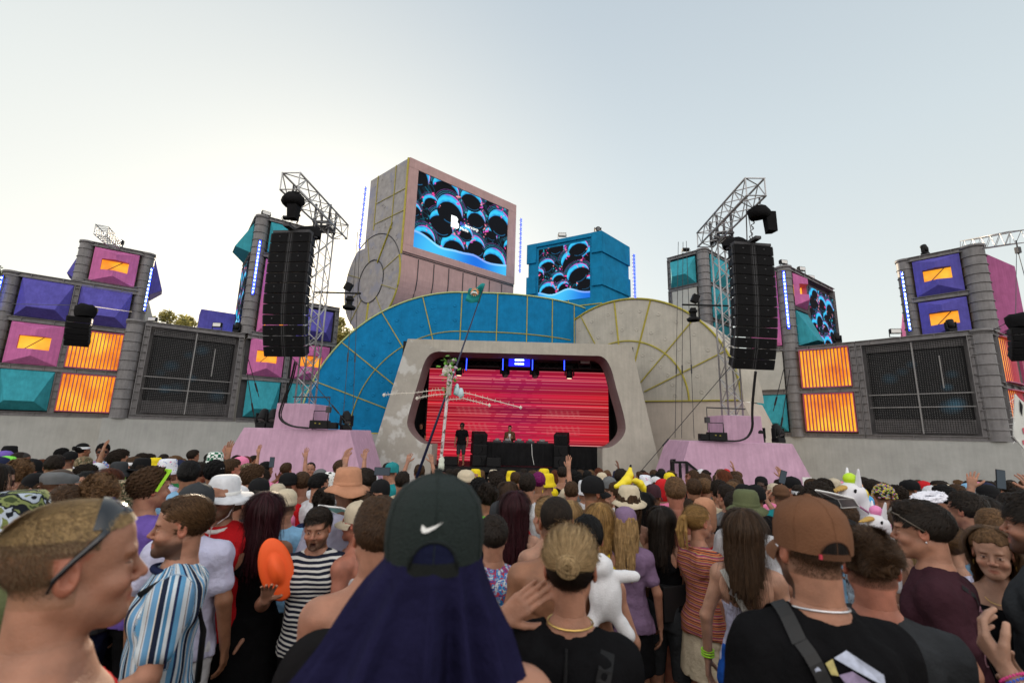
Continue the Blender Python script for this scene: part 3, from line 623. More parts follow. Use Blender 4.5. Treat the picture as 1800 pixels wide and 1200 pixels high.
def portal(mb, y0, y1):
    # front face: strip between outer and inner outlines
    N = 60
    def samp(poly, closed=False):
        P_ = [Vector(p) for p in poly]; L_ = [0]
        for a, b in zip(P_, P_[1:]): L_.append(L_[-1]+(b-a).length)
        return P_, L_
    o_ = [(out[3][0], out[3][1]), out[0], out[1], (out[2][0], out[2][1])]
    # pair inner points with outer points by direction from the centre
    res = []
    for (x, z) in inn:
        if z < 1.4 and x < 0: k = (z-out[3][1])/(5.82-out[3][1]); ox = out[3][0]+(out[0][0]-out[3][0])*k; res.append((ox, z))
        elif z < 1.4: k = (z-out[2][1])/(5.82-out[2][1]); ox = out[2][0]+(out[1][0]-out[2][0])*k; res.append((ox, z))
        else:
            if x < 0: k0 = (x+3.6); 
            if z > 5.0 and abs(x) < 4.1:  # top
                res.append((max(-4.55, min(5.22, x*1.0+(-1.1 if x < -3.2 else (.95 if x > 3.6 else 0)))), 5.82))
            elif x < 0: k = (z-out[3][1])/(5.82-out[3][1]); k = min(1, k*1.0); res.append((out[3][0]+(out[0][0]-out[3][0])*k, out[3][1]+(5.82-out[3][1])*k))
            else: k = (z-out[2][1])/(5.82-out[2][1]); res.append((out[2][0]+(out[1][0]-out[2][0])*k, z))
    return res
me = D.meshes.new('frame'); bm = bmesh.new()
def ring(bm, pts, y): 
    vs = [bm.verts.new((x, y, z)) for x, z in pts]; return vs
full = [(x, z) for x, z in ((out[3]), (out[0]), (out[1]), (out[2]))]
contour = full+[(x, z) for x, z in inn[::-1]]
vs = ring(bm, contour, 19.5); fc = bm.faces.new(vs); fc.normal_update(); bmesh.ops.triangulate(bm, faces=[fc], ngon_method='EAR_CLIP')
ge = bmesh.ops.extrude_face_region(bm, geom=list(bm.faces)); ev = [g for g in ge['geom'] if isinstance(g, bmesh.types.BMVert)]
for q in ev: q.co.y += 1.5
bmesh.ops.recalc_face_normals(bm, faces=bm.faces)
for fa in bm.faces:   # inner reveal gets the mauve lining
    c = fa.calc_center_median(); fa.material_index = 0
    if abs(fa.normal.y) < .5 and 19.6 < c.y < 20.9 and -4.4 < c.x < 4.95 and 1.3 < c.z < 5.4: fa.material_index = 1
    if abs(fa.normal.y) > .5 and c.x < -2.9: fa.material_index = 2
for q in bm.verts: q.co -= t.location
bm.to_mesh(me); bm.free()
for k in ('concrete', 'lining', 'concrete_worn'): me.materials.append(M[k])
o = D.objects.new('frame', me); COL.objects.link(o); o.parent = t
# stage house: floor, black side walls, roof, skirt
st = thing('stage', 'black stage deck and dark stage house inside the portal', 'stage', (.35, 21, GB))
mb = MB(); mb.box((.35, 22.2, .36), (9.6, 4.6, .2)); mb.build('deck', M['black'], st)
mb = MB()
for i in range(60):
    a, b = -3.2+7.1*i/60, -3.2+7.1*(i+1)/60; ya, yb = 20.15+.05*math.sin(i*1.3), 20.15+.05*math.sin(i*1.3+1.3)
    mb.add([(a, ya, GB-.2), (b, yb, GB-.2), (b, yb, .45), (a, ya, .45)], [(0, 1, 2, 3)], 0, True)
mb.build('skirt', M['blackcloth'], st, fix=False)
mb = MB(); mb.box((-5.0, 22.6, 2.4), (.2, 3.2, 7.2)); mb.box((5.6, 22.6, 2.4), (.2, 3.2, 7.2)); mb.box((.3, 22.6, 5.7), (10.6, 3.2, .15)); mb.box((.3, 24.2, 2.4), (10.8, .15, 7.2)); mb.build('wall', M['darkvoid'], st)
def redpic(u, v, asp):
    rs = np.random.RandomState(5); N = 46; rows = np.clip((v*N).astype(int), 0, N-1); fr = v*N-rows
    val = (rs.rand(N)*.45+.55)[rows]; val = val*(.8+.2*np.sin(fr*3.14)); dk = (rs.rand(N) < .4)[rows]
    col = np.array([.64, .016, .026])*val[..., None]*np.where(dk, .68, 1.0)[..., None]; col[..., 2] += .03*np.sin(u*3.14)*val
    vz = np.exp(-((v-.88)/.09)**2)*.8+.75*np.exp(-((v-.5)/.5)**2)*np.exp(-((u-.49)/.13)**2); vz = np.clip(vz, 0, 1)*.32
    col = col*(1-vz[..., None])+np.array([.17, .008, .12])*(vz*val)[..., None]
    mid = np.exp(-((u-.49)/.17)**2)
    for i in range(30):
        vc = (i+rs.uniform(.2, .8))/30; wd = rs.uniform(.0018, .0036); st = rs.uniform(.25, .9); ph = rs.uniform(0, 6)
        off = 0*u; k = np.clip(1.5-abs(v-vc+off)/wd, 0, 1)*st*(.75+.25*np.sin(u*4+ph)); k = k*np.where((mid > .5) & (np.sin(u*70+ph*3) > .55), .25, 1)
        c = np.array([.95, .20, .20]) if rs.rand() < .7 else np.array([.95, .42, .40]); col = col*(1-k[..., None])+c*k[..., None]
    for (a, b, c, d) in ((.16, .34, .50, .58), (.66, .84, .49, .57), (.17, .34, .31, .41), (.66, .84, .30, .40)):   # faint blocks of squared strokes
        z_ = (u > a) & (u < b) & (v > c) & (v < d); st_ = (np.sin(u*210+np.round(v*40)) > .35) | (np.sin(v*170) > .8); col[z_ & st_] = col[z_ & st_]*.8+np.array([.10, .03, .03])
    return np.clip(col, 0, 1)
sp = Pl((0, 23.6), 90); t = thing('led_screen', 'large red striped LED screen at the back of the stage', 'LED screen', (.4, 23.6, .5))
picture('screen_face', sp, -4.25, 5.05, .46, 5.1, 0, 260, 300, redpic, M['screen'], t); mb = MB(); mb.box((.4, 23.7, 2.8), (9.5, .15, 4.8)); mb.build('screen_back', M['black'], t)
# ================================================================== big tower with spiral flank
P1 = Pl((-6.88, 26.4), 49.1, 1); P2 = Pl((-6.88, 26.4), -48.8, -1)
t = thing('screen_tower', 'huge mauve block with an LED screen and a grey spiral flank', 'screen tower', P1.P(0, 8))
Wd = 9.1; ang = [math.radians(a) for a in range(0, 200, 6)]
cs_, cz_, cr = 3.3, 11.35, 3.3
prof = [(0, 19.0), (4.47, 19.0), (4.45, 13.95)]
prof += [(cs_+cr*math.cos(a), cz_+cr*math.sin(a)) for a in [math.radians(q) for q in range(52, -182, -6)]][:]
prof = [p for p in prof if True]
prof += [(0.0, 12.4)]
e_ = P1.d*Wd
front = [P2.P(s_, z_) for s_, z_ in prof]
mb = MB(); mb.add(front, [tuple(range(len(front)))], 0); mb.add([p+e_ for p in front], [tuple(range(len(front)))][::1], 0)
n = len(front)
for i in range(n):
    j = (i+1) % n; s_, z_ = prof[i]; mb.add([front[i], front[j], front[j]+e_, front[i]+e_], [(0, 1, 2, 3)], 1)
o = mb.build('body', [M['spiral'], M['mauve']], t)
mb = MB()
for i in range(n-2, n//2, -1):   # curved underside panels with joints
    pass
for k in range(1, 8):
    u = Wd*k/8; L_ = [P2.P(s_, z_)+P1.d*u+P1.n*.01 for s_, z_ in prof if s_ < 2.2 and z_ < 12.5]; mb.tube(L_, .035, 4)
mb.tube([P1.P(0, 12.5, .02), P1.P(Wd, 12.5, .02)], .03, 4); mb.build('joint', M['steel_dk'], t)
# mauve screen surround
s0, s1, z0, z1 = .66, 8.33, 13.1, 18.33
mb = MB(); mb.pbox(P1, 0.0, Wd, z1, 18.99, 0, .1); mb.pbox(P1, 0.0, Wd, 12.62, z0, 0, .1); mb.pbox(P1, 0.0, s0, z0, z1, 0, .1); mb.pbox(P1, s1, Wd, z0, z1, 0, .1); mb.build('surround', M['mauve'], t, bevel=.015)
sc_ = picture('led_screen', P1, s0, s1, z0, z1, .02, 330, 240, bubbles(11), M['screen'], t)
# yellow edging and spiral lines on the flank
mb = MB(); q = lambda s_, z_, o=.03: P2.P(s_, z_, o)
mb.bar(q(.06, 19), q(.06, 12.5), .12, .06); mb.tube([q(cs_-(cr-.05)*math.cos(a), cz_-(cr-.05)*math.sin(a)) for a in [math.radians(x) for x in range(-20, 60, 5)]], .06, 5)
mb.bar(q(cs_-1.3*.5, cz_+1.3*.87), q(1.3, 14.9), .12, .05); mb.bar(q(cs_, cz_-1.45), q(cs_+.1, cz_-3.2), .12, .05)
for a in (20, 75, 120, 160, 200, 235, 310, 340): mb.bar(q(cs_+1.4*math.cos(math.radians(a)), cz_+1.4*math.sin(math.radians(a))), q(cs_+cr*math.cos(math.radians(a)), cz_+cr*math.sin(math.radians(a))), .03, .03)
for z_ in (15.4, 16.9): mb.bar(q(.1, z_), q(3.5, z_), .03, .03)
mb.bar(q(1.4, 19), q(1.4, 14.5), .045, .04); mb.bar(q(3.5, 19), q(3.5, 15), .045, .04)
mb.build('trim', M['yellow'], t)
mb = MB(); mb.tube([q(cs_+1.45*math.cos(a), cz_+1.45*math.sin(a), .0) for a in [2*math.pi*i/36 for i in range(37)]], .05, 5)
mb.tube([q(cs_+cr*.98*math.cos(a), cz_+cr*.98*math.sin(a)+(0 if a < 2.2 else 0), .0) for a in [math.radians(x) for x in range(55, 180, 6)]]+[], .04, 5); mb.build('groove', M['steel_dk'], t)
rn = random.Random(2); pts = [q(rn.uniform(.6, 4.0), rn.uniform(13.5, 18.6), 0) for _ in range(16)]+[q(cs_+r_*math.cos(a), cz_+r_*math.sin(a), 0) for r_ in (2.4,) for a in np.arange(0, 6.28, .5)]
dimples(t, pts, P2.n, .09, M['spiral'])
# writing on the screen
def text(body, pl, s_, z_, off, size, m, parent, name='lettering', ang=0, ext=.004):
    cu = D.curves.new(name, 'FONT'); cu.body = body; cu.size = size; cu.extrude = ext; ob = D.objects.new(name, cu); COL.objects.link(ob)
    dg = bpy.context.evaluated_depsgraph_get(); me = D.meshes.new_from_object(ob.evaluated_get(dg)); D.objects.remove(ob); D.curves.remove(cu)
    Mx = Matrix((pl.d, Vector((0, 0, 1)), pl.n)).transposed().to_4x4(); Mx.translation = pl.P(s_, z_, off)-(parent.location if parent else Vector()); me.transform(Mx); me.materials.clear(); me.materials.append(m)
    o = D.objects.new(name, me); COL.objects.link(o); o.parent = parent; return o
M['whitelit'] = mat('screen_white', (.5, .5, .5), .5, emit=(.85, .88, .85), estr=.85); M['bluelit'] = mat('screen_blue', (.05, .05, .3), .5, emit=(.03, .05, .35), estr=.8)
mb = MB(); x0, zc = 3.35, 15.35
lg = [(x0, zc), (x0, zc+.84), (x0+.40, zc+.84), (x0+.55, zc+.70), (x0+.48, zc+.50), (x0+.63, zc+.38), (x0+.63, zc+.12), (x0+.5, zc)]
mb.extr([P1.P(a, b, .045) for a, b in lg], P1.n*.01); mb.build('logo_mark', M['whitelit'], t)
text('Be', P1, x0+.72, zc+.36, .045, .36, M['bluelit'], t); text('ttercorp', P1, x0+1.12, zc+.36, .045, .34, M['whitelit'], t); text('Media', P1, x0+.72, zc+.04, .045, .30, M['whitelit'], t)
# ================================================================== blue block tower
B1 = Pl((5.41, 26.66), -60.2, -1); B2 = Pl((5.41, 26.66), 44, 1)
t = thing('screen_tower', 'bright blue block tower with banded corners and a small LED screen', 'screen tower', B1.P(2, 8))
p0 = B1.P(0, 0); pa = B1.P(5.1, 0); pb = B2.P(3.3, 0); pd = pa+(pb-p0)
mb = MB(); mb.hexa([p0+Vector((0, 0, 7)), pa+Vector((0, 0, 7)), pd+Vector((0, 0, 7)), pb+Vector((0, 0, 7)), p0+Vector((0, 0, 14.35)), pa+Vector((0, 0, 14.35)), pd+Vector((0, 0, 14.35)), pb+Vector((0, 0, 14.35))]); mb.build('body', M['bluebox'], t)
mb = MB()
for (za, zb) in ((13.05, 14.42), (10.9, 12.1)):
    for (sa, sb) in ((-.08, .62), (4.5, 5.2)):
        mb.pbox(B1, sa, sb, za, zb, -.02, .12)
    mb.pbox(B2, 0.0, 3.35, za, zb, -.02, .1)
mb.pbox(B1, .62, 4.5, 14.14, 14.42, -.02, .11); mb.build_each('band', M['bluebox'], t, bevel=.02)
picture('led_screen', B1, .75, 4.33, 10.2, 13.95, .03, 150, 150, (lambda fn: (lambda u, v, a: fn(1-u, v, a)))(bubbles(21)), M['screen'], t)
mb = MB(); mb.bar(B1.P(0, 9.75, .02), B1.P(5.2, 9.75, .02), .07, .05); mb.bar(B1.P(2.2, 9.75, .02), B1.P(2.2, 10.2, .02), .05, .05); mb.bar(B1.P(4.0, 9.75, .02), B1.P(4.0, 7, .02), .05, .05); mb.build('trim', M['yellow'], t)
# ================================================================== trees beyond the set
M['bark'] = mat('bark', (.08, .06, .045), .9, var=.3, bump=.6)
def leafmat(name, col):
    m = D.materials.new(name); m.use_nodes = True; t = m.node_tree; b = t.nodes['Principled BSDF']; L = t.links.new
    oi = t.nodes.new('ShaderNodeTexCoord'); n = t.nodes.new('ShaderNodeTexNoise'); n.inputs['Scale'].default_value = 1.2; L(oi.outputs['Object'], n.inputs[0])
    r = t.nodes.new('ShaderNodeValToRGB'); e = r.color_ramp.elements; e[0].position = .35; e[0].color = (col[0]*.5, col[1]*.55, col[2]*.5, 1); e[1].position = .65; e[1].color = (col[0]*1.4, col[1]*1.35, col[2]*1.1, 1)
    L(n.outputs[0], r.inputs[0]); L(r.outputs[0], b.inputs['Base Color']); b.inputs['Roughness'].default_value = .7
    tr = t.nodes.new('ShaderNodeBsdfTranslucent'); L(r.outputs[0], tr.inputs[0]); mx = t.nodes.new('ShaderNodeMixShader'); mx.inputs[0].default_value = .55
    L(b.outputs[0], mx.inputs[1]); L(tr.outputs[0], mx.inputs[2]); L(mx.outputs[0], t.nodes['Material Output'].inputs[0]); return m
M['leaf'] = leafmat('foliage', (.34, .31, .12)); M['leaf2'] = leafmat('foliage_dark', (.05, .07, .03))
def tree(x, y, h, r, seed, label, m='leaf'):
    rn = random.Random(seed); z0 = gz(x, min(y, 21)); t = thing('tree', label, 'tree', (x, y, z0), 'trees behind the stage set')
    mb = MB(); mb.tube([(x, y, z0), (x+.1, y, z0+h*.3), (x-.1, y+.1, z0+h*.7)], [.3*h/10, .22*h/10, .1*h/10], 8)
    bl = []
    for i in range(9):
        a = rn.random()*6.28; q = (x+math.cos(a)*r*rn.uniform(.3, .8), y+math.sin(a)*r*rn.uniform(.3, .8), z0+h*rn.uniform(.55, .92)); mb.tube([(x, y, z0+h*rn.uniform(.3, .55)), ((x+q[0])/2, (y+q[1])/2, (z0+h*.5+q[2])/2), q], [.1*h/10, .07*h/10, .03], 5); bl.append((q, r*rn.uniform(.28, .48)))
    mb.build('trunk', M['bark'], t); mb = MB()
    for i in range(10): a = rn.random()*6.28; bl.append(((x+math.cos(a)*r*.55, y+math.sin(a)*r*.55, z0+h*rn.uniform(.5, .95)), r*rn.uniform(.2, .4)))
    for (c, br) in bl:
        for k in range(330):
            d = Vector((rn.gauss(0, 1), rn.gauss(0, 1), rn.gauss(0, 1))).normalized(); p = Vector(c)+d*br*(rn.random()**.35); s = rn.uniform(.07, .16)*h/10
            e = Vector((rn.gauss(0, 1), rn.gauss(0, 1), rn.gauss(0, .6))).normalized()*s; g = e.cross(d).normalized()*s*.6
            mb.add([p-e, p+g, p+e, p-g], [(0, 1, 2, 3)])
    mb.build('crown', M[m], t, fix=False)
for i, (px, Y, ht, r, lab, m) in enumerate([(268, 60, 17.2, 4.2, 'sunlit tree top rising behind the roof line right of the far left tower', 'leaf'), (335, 70, 18.8, 5, 'broad hazy green tree beyond the left mesh screen', 'leaf'), (385, 64, 17.2, 3.4, 'small tree beside the purple box block at left', 'leaf'),
        (598, 48, 14.8, 3, 'tree filling the gap between the left truss tower and the grey spiral', 'leaf'), (-18, 50, 19, 4, 'tree at the left edge behind the blue light bar', 'leaf2')]):
    p = PY(px, 700, Y); tree(p.x, Y, ht, r, i+3, lab, m)
# ================================================================== pink plinths
def plinth(side, label):
    s = side; xa, xb = (-9.15, -5.5) if s < 0 else (6.2, 9.75); y0, y1 = 16.0, 18.4; zt = 1.87 if s < 0 else 1.82; fl = .95
    t = thing('speaker_plinth', label, 'plinth', ((xa+xb)/2, 17, GB), 'pink speaker plinths')
    mb = MB(); f = fl*(zt-GB)/2.2
    mb.hexa([Vector((xa-f, y0-.5, GB-.3)), Vector((xb+f, y0-.5, GB-.3)), Vector((xb+f, y1, GB-.3)), Vector((xa-f, y1, GB-.3)), Vector((xa, y0, zt)), Vector((xb, y0, zt)), Vector((xb, y1, zt)), Vector((xa, y1, zt))])
    mb.build('base', M['plinth'], t, bevel=.02)
    xc = -7.52 if s < 0 else 8.15; mb = MB(); a = .68
    mb.hexa([Vector((xc-a, 16.1, zt-.01)), Vector((xc+a, 16.1, zt-.01)), Vector((xc+a, 17.5, zt-.01)), Vector((xc-a, 17.5, zt-.01)), Vector((xc-a*.98, 16.15, 2.74)), Vector((xc+a*.98, 16.15, 2.74)), Vector((xc+a*.98, 17.5, 2.74)), Vector((xc-a*.98, 17.5, 2.74))])
    mb.build('pedestal', M['plinth'], t, bevel=.015)
    return xc
for s, lb in ((-1, 'pink sloped plinth under the left speaker tower'), (1, 'pink sloped plinth under the right speaker tower behind the black handrail')):
    xc = plinth(s, lb); sd = 'left' if s < 0 else 'right'
    # --- truss mast with its boom
    t = thing('truss_tower', 'lattice aluminium mast and boom carrying the %s hanging speakers' % sd, 'truss tower', (xc, 16.8, 2.74), 'speaker masts')
    mb = MB(); zt = 9.75; truss(mb, (xc, 16.85, 2.76), (xc, 16.85, zt), .52, .032, .48, hint=Vector((0, 1, 0))); mb.build('mast', M['alu'], t)
    bx = xc+(.25 if s < 0 else -.1); mb = MB(); nb = Vector((bx-.35*(-s)*-1*.0, 17.8, 10.1)); 
    nr = Vector((-7.43, 13.7, 9.85)) if s < 0 else Vector((7.6, 13.2, 9.8))
    fr = Vector((-7.2, 17.6, 9.85)) if s < 0 else Vector((7.72, 17.3, 9.8))
    truss(mb, nr, fr, .60, .036, .42); mb.build('boom', M['alu'], t)
    mb = MB()
    for q in (-.28, .28): mb.bar((xc+q, 16.5, 9.5), (xc+q, 16.5, 10.5), .07); mb.bar((xc+q, 17.1, 9.5), (xc+q, 17.1, 10.5), .07)
    mb.box((xc, 16.85, 9.62), (.62, .62, .08)); mb.box((xc, 16.4, 9.72), (.6, .08, .08)); mb.build('head_block', M['steel_dk'], t)
    # --- line array
    ax = -7.42 if s < 0 else 7.9; ay = 14.2; t2 = thing('line_array', 'long curved column of black speaker cabinets hung on the %s mast' % sd, 'speaker array', (ax, ay, 8.3), 'hanging speaker columns')
    yaw = .10 if s < 0 else -.06; z = 8.25; y = ay; tilt = 0.0; n = 12; Rz = Matrix.Rotation(yaw*(-1 if s < 0 else -1), 3, 'Z')
    if s < 0: Rz = Matrix.Rotation(-.12, 3, 'Z')
    else: Rz = Matrix.Rotation(.10, 3, 'Z')
    p = Vector((ax, ay, z)); H = .345
    for k in range(n):
        tilt = math.radians(0.2+ .16*k*k*.85*.22*3) if k < 6 else math.radians(1.2+ (k-5)*3.0)
        Rt = Rz @ Matrix.Rotation(tilt, 3, 'X'); c = p+Rt @ Vector((0, .22, -H/2)); Wc = 1.40
        Mx = Rt; mb = MB(); a, b, h = Wc/2, .26, H/2-.008
        pts = [(-a, -b, -h), (a, -b, -h), (a*.82, b, -h*.72), (-a*.82, b, -h*.72), (-a, -b, h), (a, -b, h), (a*.82, b, h*.72), (-a*.82, b, h*.72)]
        mb.hexa([c+Mx @ Vector(q) for q in pts]); cb = mb.build('cabinet', M['black'], t2, bevel=.01)
        mb = MB()
        for sg in (-1, 1): mb.box(c+Mx @ Vector((sg*(a*.5+.03), -b-.006, 0)), (a-.16, .012, H-.045), Mx)
        mb.build('grille', M['grille'], cb, at=t2.location)
        mb = MB(); mb.box(c+Mx @ Vector((-.035, -b-.004, 0)), (.018, .012, H-.02), Mx); mb.box(c+Mx @ Vector((.035, -b-.004, 0)), (.018, .012, H-.02), Mx)
        for sg in (-1, 1): mb.lathe(c+Mx @ Vector((sg*a*.52, -b-.014, .04)), [(.026, 0), (.026, .01), (0, .012)], 10, M=Mx @ Matrix.Rotation(math.radians(90), 3, 'X'))
        for sg in (-1, 1):
            mb.box(c+Mx @ Vector((sg*(a+.015), -b+.06, .0)), (.03, .05, H*.8), Mx); mb.box(c+Mx @ Vector((sg*(a-.03), .1, h-.02)), (.06, .1, .04), Mx)
        mb.build_each('bracket', M['steel_dk'], cb, at=t2.location)
        p = p+Rt @ Vector((0, 0, -H))
    mb = MB(); mb.box(Vector((ax, ay+.25, 8.32)), (1.3, .5, .09), Rz); mb.box(Vector((ax, ay+.3, 8.42)), (.2, 1.2, .1), Rz); mb.build('flying_frame', M['steel_dk'], t2)
    mb = MB()
    for k in range(16): a0 = k*.5; mb.tube([(ax+.05*math.sin(k*2.1)+(.25*k/16), ay+.1, 8.45+k*.07), (ax+.05*math.sin(k*2.1+1.5)+.25*(k+1)/16, ay+.12, 8.45+k*.07+.05)], .022, 5)
    mb.tube([(ax, ay+.3, 8.4), (ax+(-s)*.12, ay, 9.3), (ax+(-s)*.1, ay-.1, 9.9)], .02, 5); mb.tube([(ax+.4, ay+.6, 8.4), (ax+.42-s*.1, ay+.7, 9.85)], .015, 5); mb.build('chain', M['steel'], t2)
    # chain motor under a black rain cover
    cv = thing('motor_cover', 'black fabric cover over the chain hoist above the %s speaker column' % sd, 'cover', (ax, 14, 9), 'black covers on the masts')
    cx = -7.4 if s < 0 else 8.1; cy = 13.9; mb = MB(); rn = random.Random(3+s)
    prof = [(.02, .30), (.22, .26), (.36, .10), (.38, -.02), (.30, -.16), (.12, -.14), (.05, -.1)]; mb.lathe((cx-.05*s, cy, 9.25), prof, 9, sx=1.0, sy=.8)
    sx_ = -s*.2 if s > 0 else .22; mb.hexa([Vector((cx+(.28 if s > 0 else .1)+q[0], cy+q[1], 8.62+q[2])) for q in ((-.12, -.15, 0), (.15, -.15, 0), (.15, .15, 0), (-.12, .15, 0), (-.18, -.17, .66), (.17, -.17, .64), (.17, .16, .64), (-.18, .16, .66))])
    for i, v in enumerate(mb.v): mb.v[i] = (v[0]+rn.uniform(-.03, .03), v[1]+rn.uniform(-.03, .03), v[2]+rn.uniform(-.03, .03))
    mb.build('cover', M['blackcloth'], cv); mb = MB(); mb.tube([(cx, cy, 9.6), (cx, cy, 9.82)], .03, 6); mb.build('hook', M['steel_dk'], cv)
    b2 = MB(); b2.lathe((ax-s*.35, ay+.4, 8.42), [(.45, -.1), (.42, .1), (.28, .22), (.05, .24), (0, .24)], 9, sy=.7)
    for i, v in enumerate(b2.v): b2.v[i] = (v[0]+rn.uniform(-.03, .03), v[1], v[2]+rn.uniform(-.03, .03))
    o = b2.build('cable_bag', M['blackcloth']); tag(o, 'crumpled black cable bag lying on top of the %s speaker column' % sd, 'bag', 'black covers on the masts')
    # thick signal loom hanging to the plinth
    if s < 0: path = [(-7.0, 14.6, 4.0), (-7.25, 15.0, 3.4), (-7.75, 15.6, 2.7), (-7.9, 15.75, 2.2), (-7.5, 15.85, 1.95), (-6.9, 15.9, 1.91)]
    else: path = [(7.9, 14.6, 4.1), (7.98, 15.0, 3.4), (8.1, 15.4, 2.8), (8.25, 15.7, 2.25), (8.0, 15.85, 1.86), (7.2, 15.9, 1.86), (6.5, 15.95, 1.87)]
    mb = MB(); q = [Vector(a) for a in path]
    for _ in range(2):
        nq = [q[0]]
        for i in range(len(q)-1): nq += [q[i]*.75+q[i+1]*.25, q[i]*.25+q[i+1]*.75]
        q = nq+[q[-1]]
    mb.tube(q, .032, 7); mb.tube([a+Vector((.05, .03, 0)) for a in q], .02, 6); o = mb.build('cable_loom', M['rubber']); tag(o, 'thick black cable loom drooping from the %s speaker column to the plinth' % sd, 'cable', 'black cable looms')
    # guy lines
    mb = MB(); e = M['steel_dk']
    for (a, b) in ([((-7.0, 14.4, 4.1), (-5.35, 15.8, 1.9)), ((-8.6, 14.5, 4.15), (-8.75, 16.0, 1.9)), ((-8.5, 14.5, 4.15), (-8.55, 15.6, 2.9)), ((-6.6, 17.9, 10), (-6.2, 17.2, 2.0)), ((-6.5, 17.9, 10), (-5.9, 17.4, 2.0))] if s < 0 else
                   [((7.0, 14.4, 4.2), (4.9, 17.6, .6)), ((8.9, 14.4, 4.15), (9.4, 16.2, 1.9)), ((8.7, 14.4, 4.15), (8.95, 15.6, 2.9)), ((7.2, 17.9, 10), (7.0, 17.6, 1.9)), ((7.1, 18, 10), (6.6, 17.8, 1.9)), ((6.9, 18, 10), (6.35, 17.8, 1.9))]):
        mb.tube([a, b], .012, 5); m_ = Vector(a)*.35+Vector(b)*.65; mb.tube([m_, m_+(Vector(b)-Vector(a)).normalized()*.35], .03, 5)
    o = mb.build('guy_lines', e); tag(o, 'thin steel guy lines strung from the %s speaker mast to its plinth' % sd, 'guy lines', 'guy lines')
    # flight gear on the plinth
    gx = -6.55 if s < 0 else 7.15; t3 = thing('chain_hoist', 'black chain hoist and control box with a tube handle standing on the %s plinth' % sd, 'hoist', (gx, 15.9, 1.87), 'hoists on the plinths')
    zt = 1.88 if s < 0 else 1.84
    mb = MB(); mb.box((gx, 16.0, zt+.16), (.62, .3, .28)); mb.box((gx-s*.45, 16.02, zt+.13), (.3, .26, .22)); mb.build('case', M['black'], t3, bevel=.02)
    mb = MB(); mb.tube([(gx-.25, 16, zt+.3), (gx-.25, 16, zt+.62), (gx+.25, 16, zt+.62), (gx+.25, 16, zt+.3)], .018, 6); mb.build('handle', M['steel_dk'], t3)
    mb = MB(); mb.box((gx-.1, 15.84, zt+.2), (.05, .01, .03)); mb.box((gx+.05, 15.84, zt+.19), (.05, .01, .03)); mb.build('badge', M['yellow'], t3)
    mb = MB(); hx = gx-s*.25 if s < 0 else gx-.3; mb.tube([(hx, 16, 2.95), (hx, 16, 2.2)], .016, 5); mb.box((hx, 16, 2.55), (.14, .14, .2)); mb.tube([(xc-s*-.2, 16.3, 2.98), (hx, 16, 2.98)], .025, 6); mb.build('hook', M['steel_dk'], t3)
    for k, (fx, fl) in enumerate(((-8.7, 'left edge of the left'), (-8.35, 'rear left corner of the left'), (-5.75, 'right edge of the left')) if s < 0 else ((8.75, 'pedestal side of the right'), (9.45, 'right edge of the right'))):
        mover((fx, 16.3, zt), 'small black moving lamp by the %s plinth' % fl, yaw=20*k, lit=False, tilt=60)
    # side arm with lamps on the mast
    sg = 1 if s < 0 else -1; t4 = thing('lamp_arm', 'arm of black lamps clamped halfway up the %s mast' % sd, 'lamp arm', (xc, 16.8, 6.9), 'lamp arms on the masts')
    zz = 6.95 if s < 0 else 6.85; mb = MB(); mb.tube([(xc, 16.6, zz), (xc+sg*1.75, 16.6, zz)], .035, 7); mb.build('arm', M['black'], t4)
    mb = MB(); hx = xc+sg*1.35; mb.box((hx, 16.6, zz-.32), (.18, .15, .4)); mb.lathe((hx, 16.6, zz-.55), [(.22, -.07), (.25, .02), (.15, .07), (0, .07)], 12); mb.lathe((hx, 16.6, zz-.25), [(.15, -.04), (.17, .03), (0, .06)], 12); mb.build('lamp', M['black'], t4)
    mb = MB(); mb.box((hx-sg*.1, 16.6, zz+.25), (.24, .2, .3), Matrix.Rotation(.4, 3, 'Y')); mb.build('lamp', M['black'], t4)
# ================================================================== lamps, bars, booms on the wings
def bar_on(p, off, z0, z1, label): return led_bar([p+Vector((0, 0, z0))+off, p+Vector((0, 0, z1))+off], label)
tc = lambda p: (Vector((0, 0, 0))-Vector((p.x, p.y, 0))).normalized()
p = LA.P(.0, 0, -.25); bar_on(p, tc(p)*.55+Vector((-.35, -.1, 0)), 7.6, 9.5, 'blue LED bar at the left edge beside the purple prism panel')
p = LA.P(5.62, 0, -.3); bar_on(p, tc(p)*.5+Vector((.35, 0, 0)), 8.6, 11.4, 'blue LED bar on the right column of the pink windowed tower at far left')
p = LB.P(4.85, 0, -.3); bar_on(p, tc(p)*.55+Vector((.02, 0, 0)), 9.7, 13.2, 'blue LED bar on the column left of the left hanging speakers')
p = RB.P(-7.93, 0, -.25); bar_on(p, tc(p)*.6, 8.4, 12.0, 'blue LED bar on the column right of the right hanging speakers')
p = DP.P(-.1, 0, -.3); bar_on(p, tc(p)*.5+Vector((-.18, 0, 0)), 8.1, 11.6, 'blue LED bar on the left column of the purple windowed tower top')
def rope_light(a, b, label):
    a, b = Vector(a), Vector(b); t = thing('led_bar', label, 'light bar', a, 'thin blue light strips on the screen towers'); mb = MB(); mb.bar(a, b, .05); n = 12
    for k in range(n): c = a.lerp(b, (k+.5)/n); mb.box(c, (.2, .03, .03))
    mb.build('housing', M['steel_dk'], t); mb = MB()
    for k in range(n*2): c = a.lerp(b, (k+.3)/(n*2))+Vector((.05, -.05, 0)); mb.box(c, (.12, .03, .09))
    mb.build_each('led', M['bluelamp'], t)
q0 = P2.P(4.75, 0, .1); rope_light(q0+Vector((-.15, 0, 14.0)), q0+Vector((-.1, 0, 18.6)), 'thin blue light strip left of the grey spiral flank')
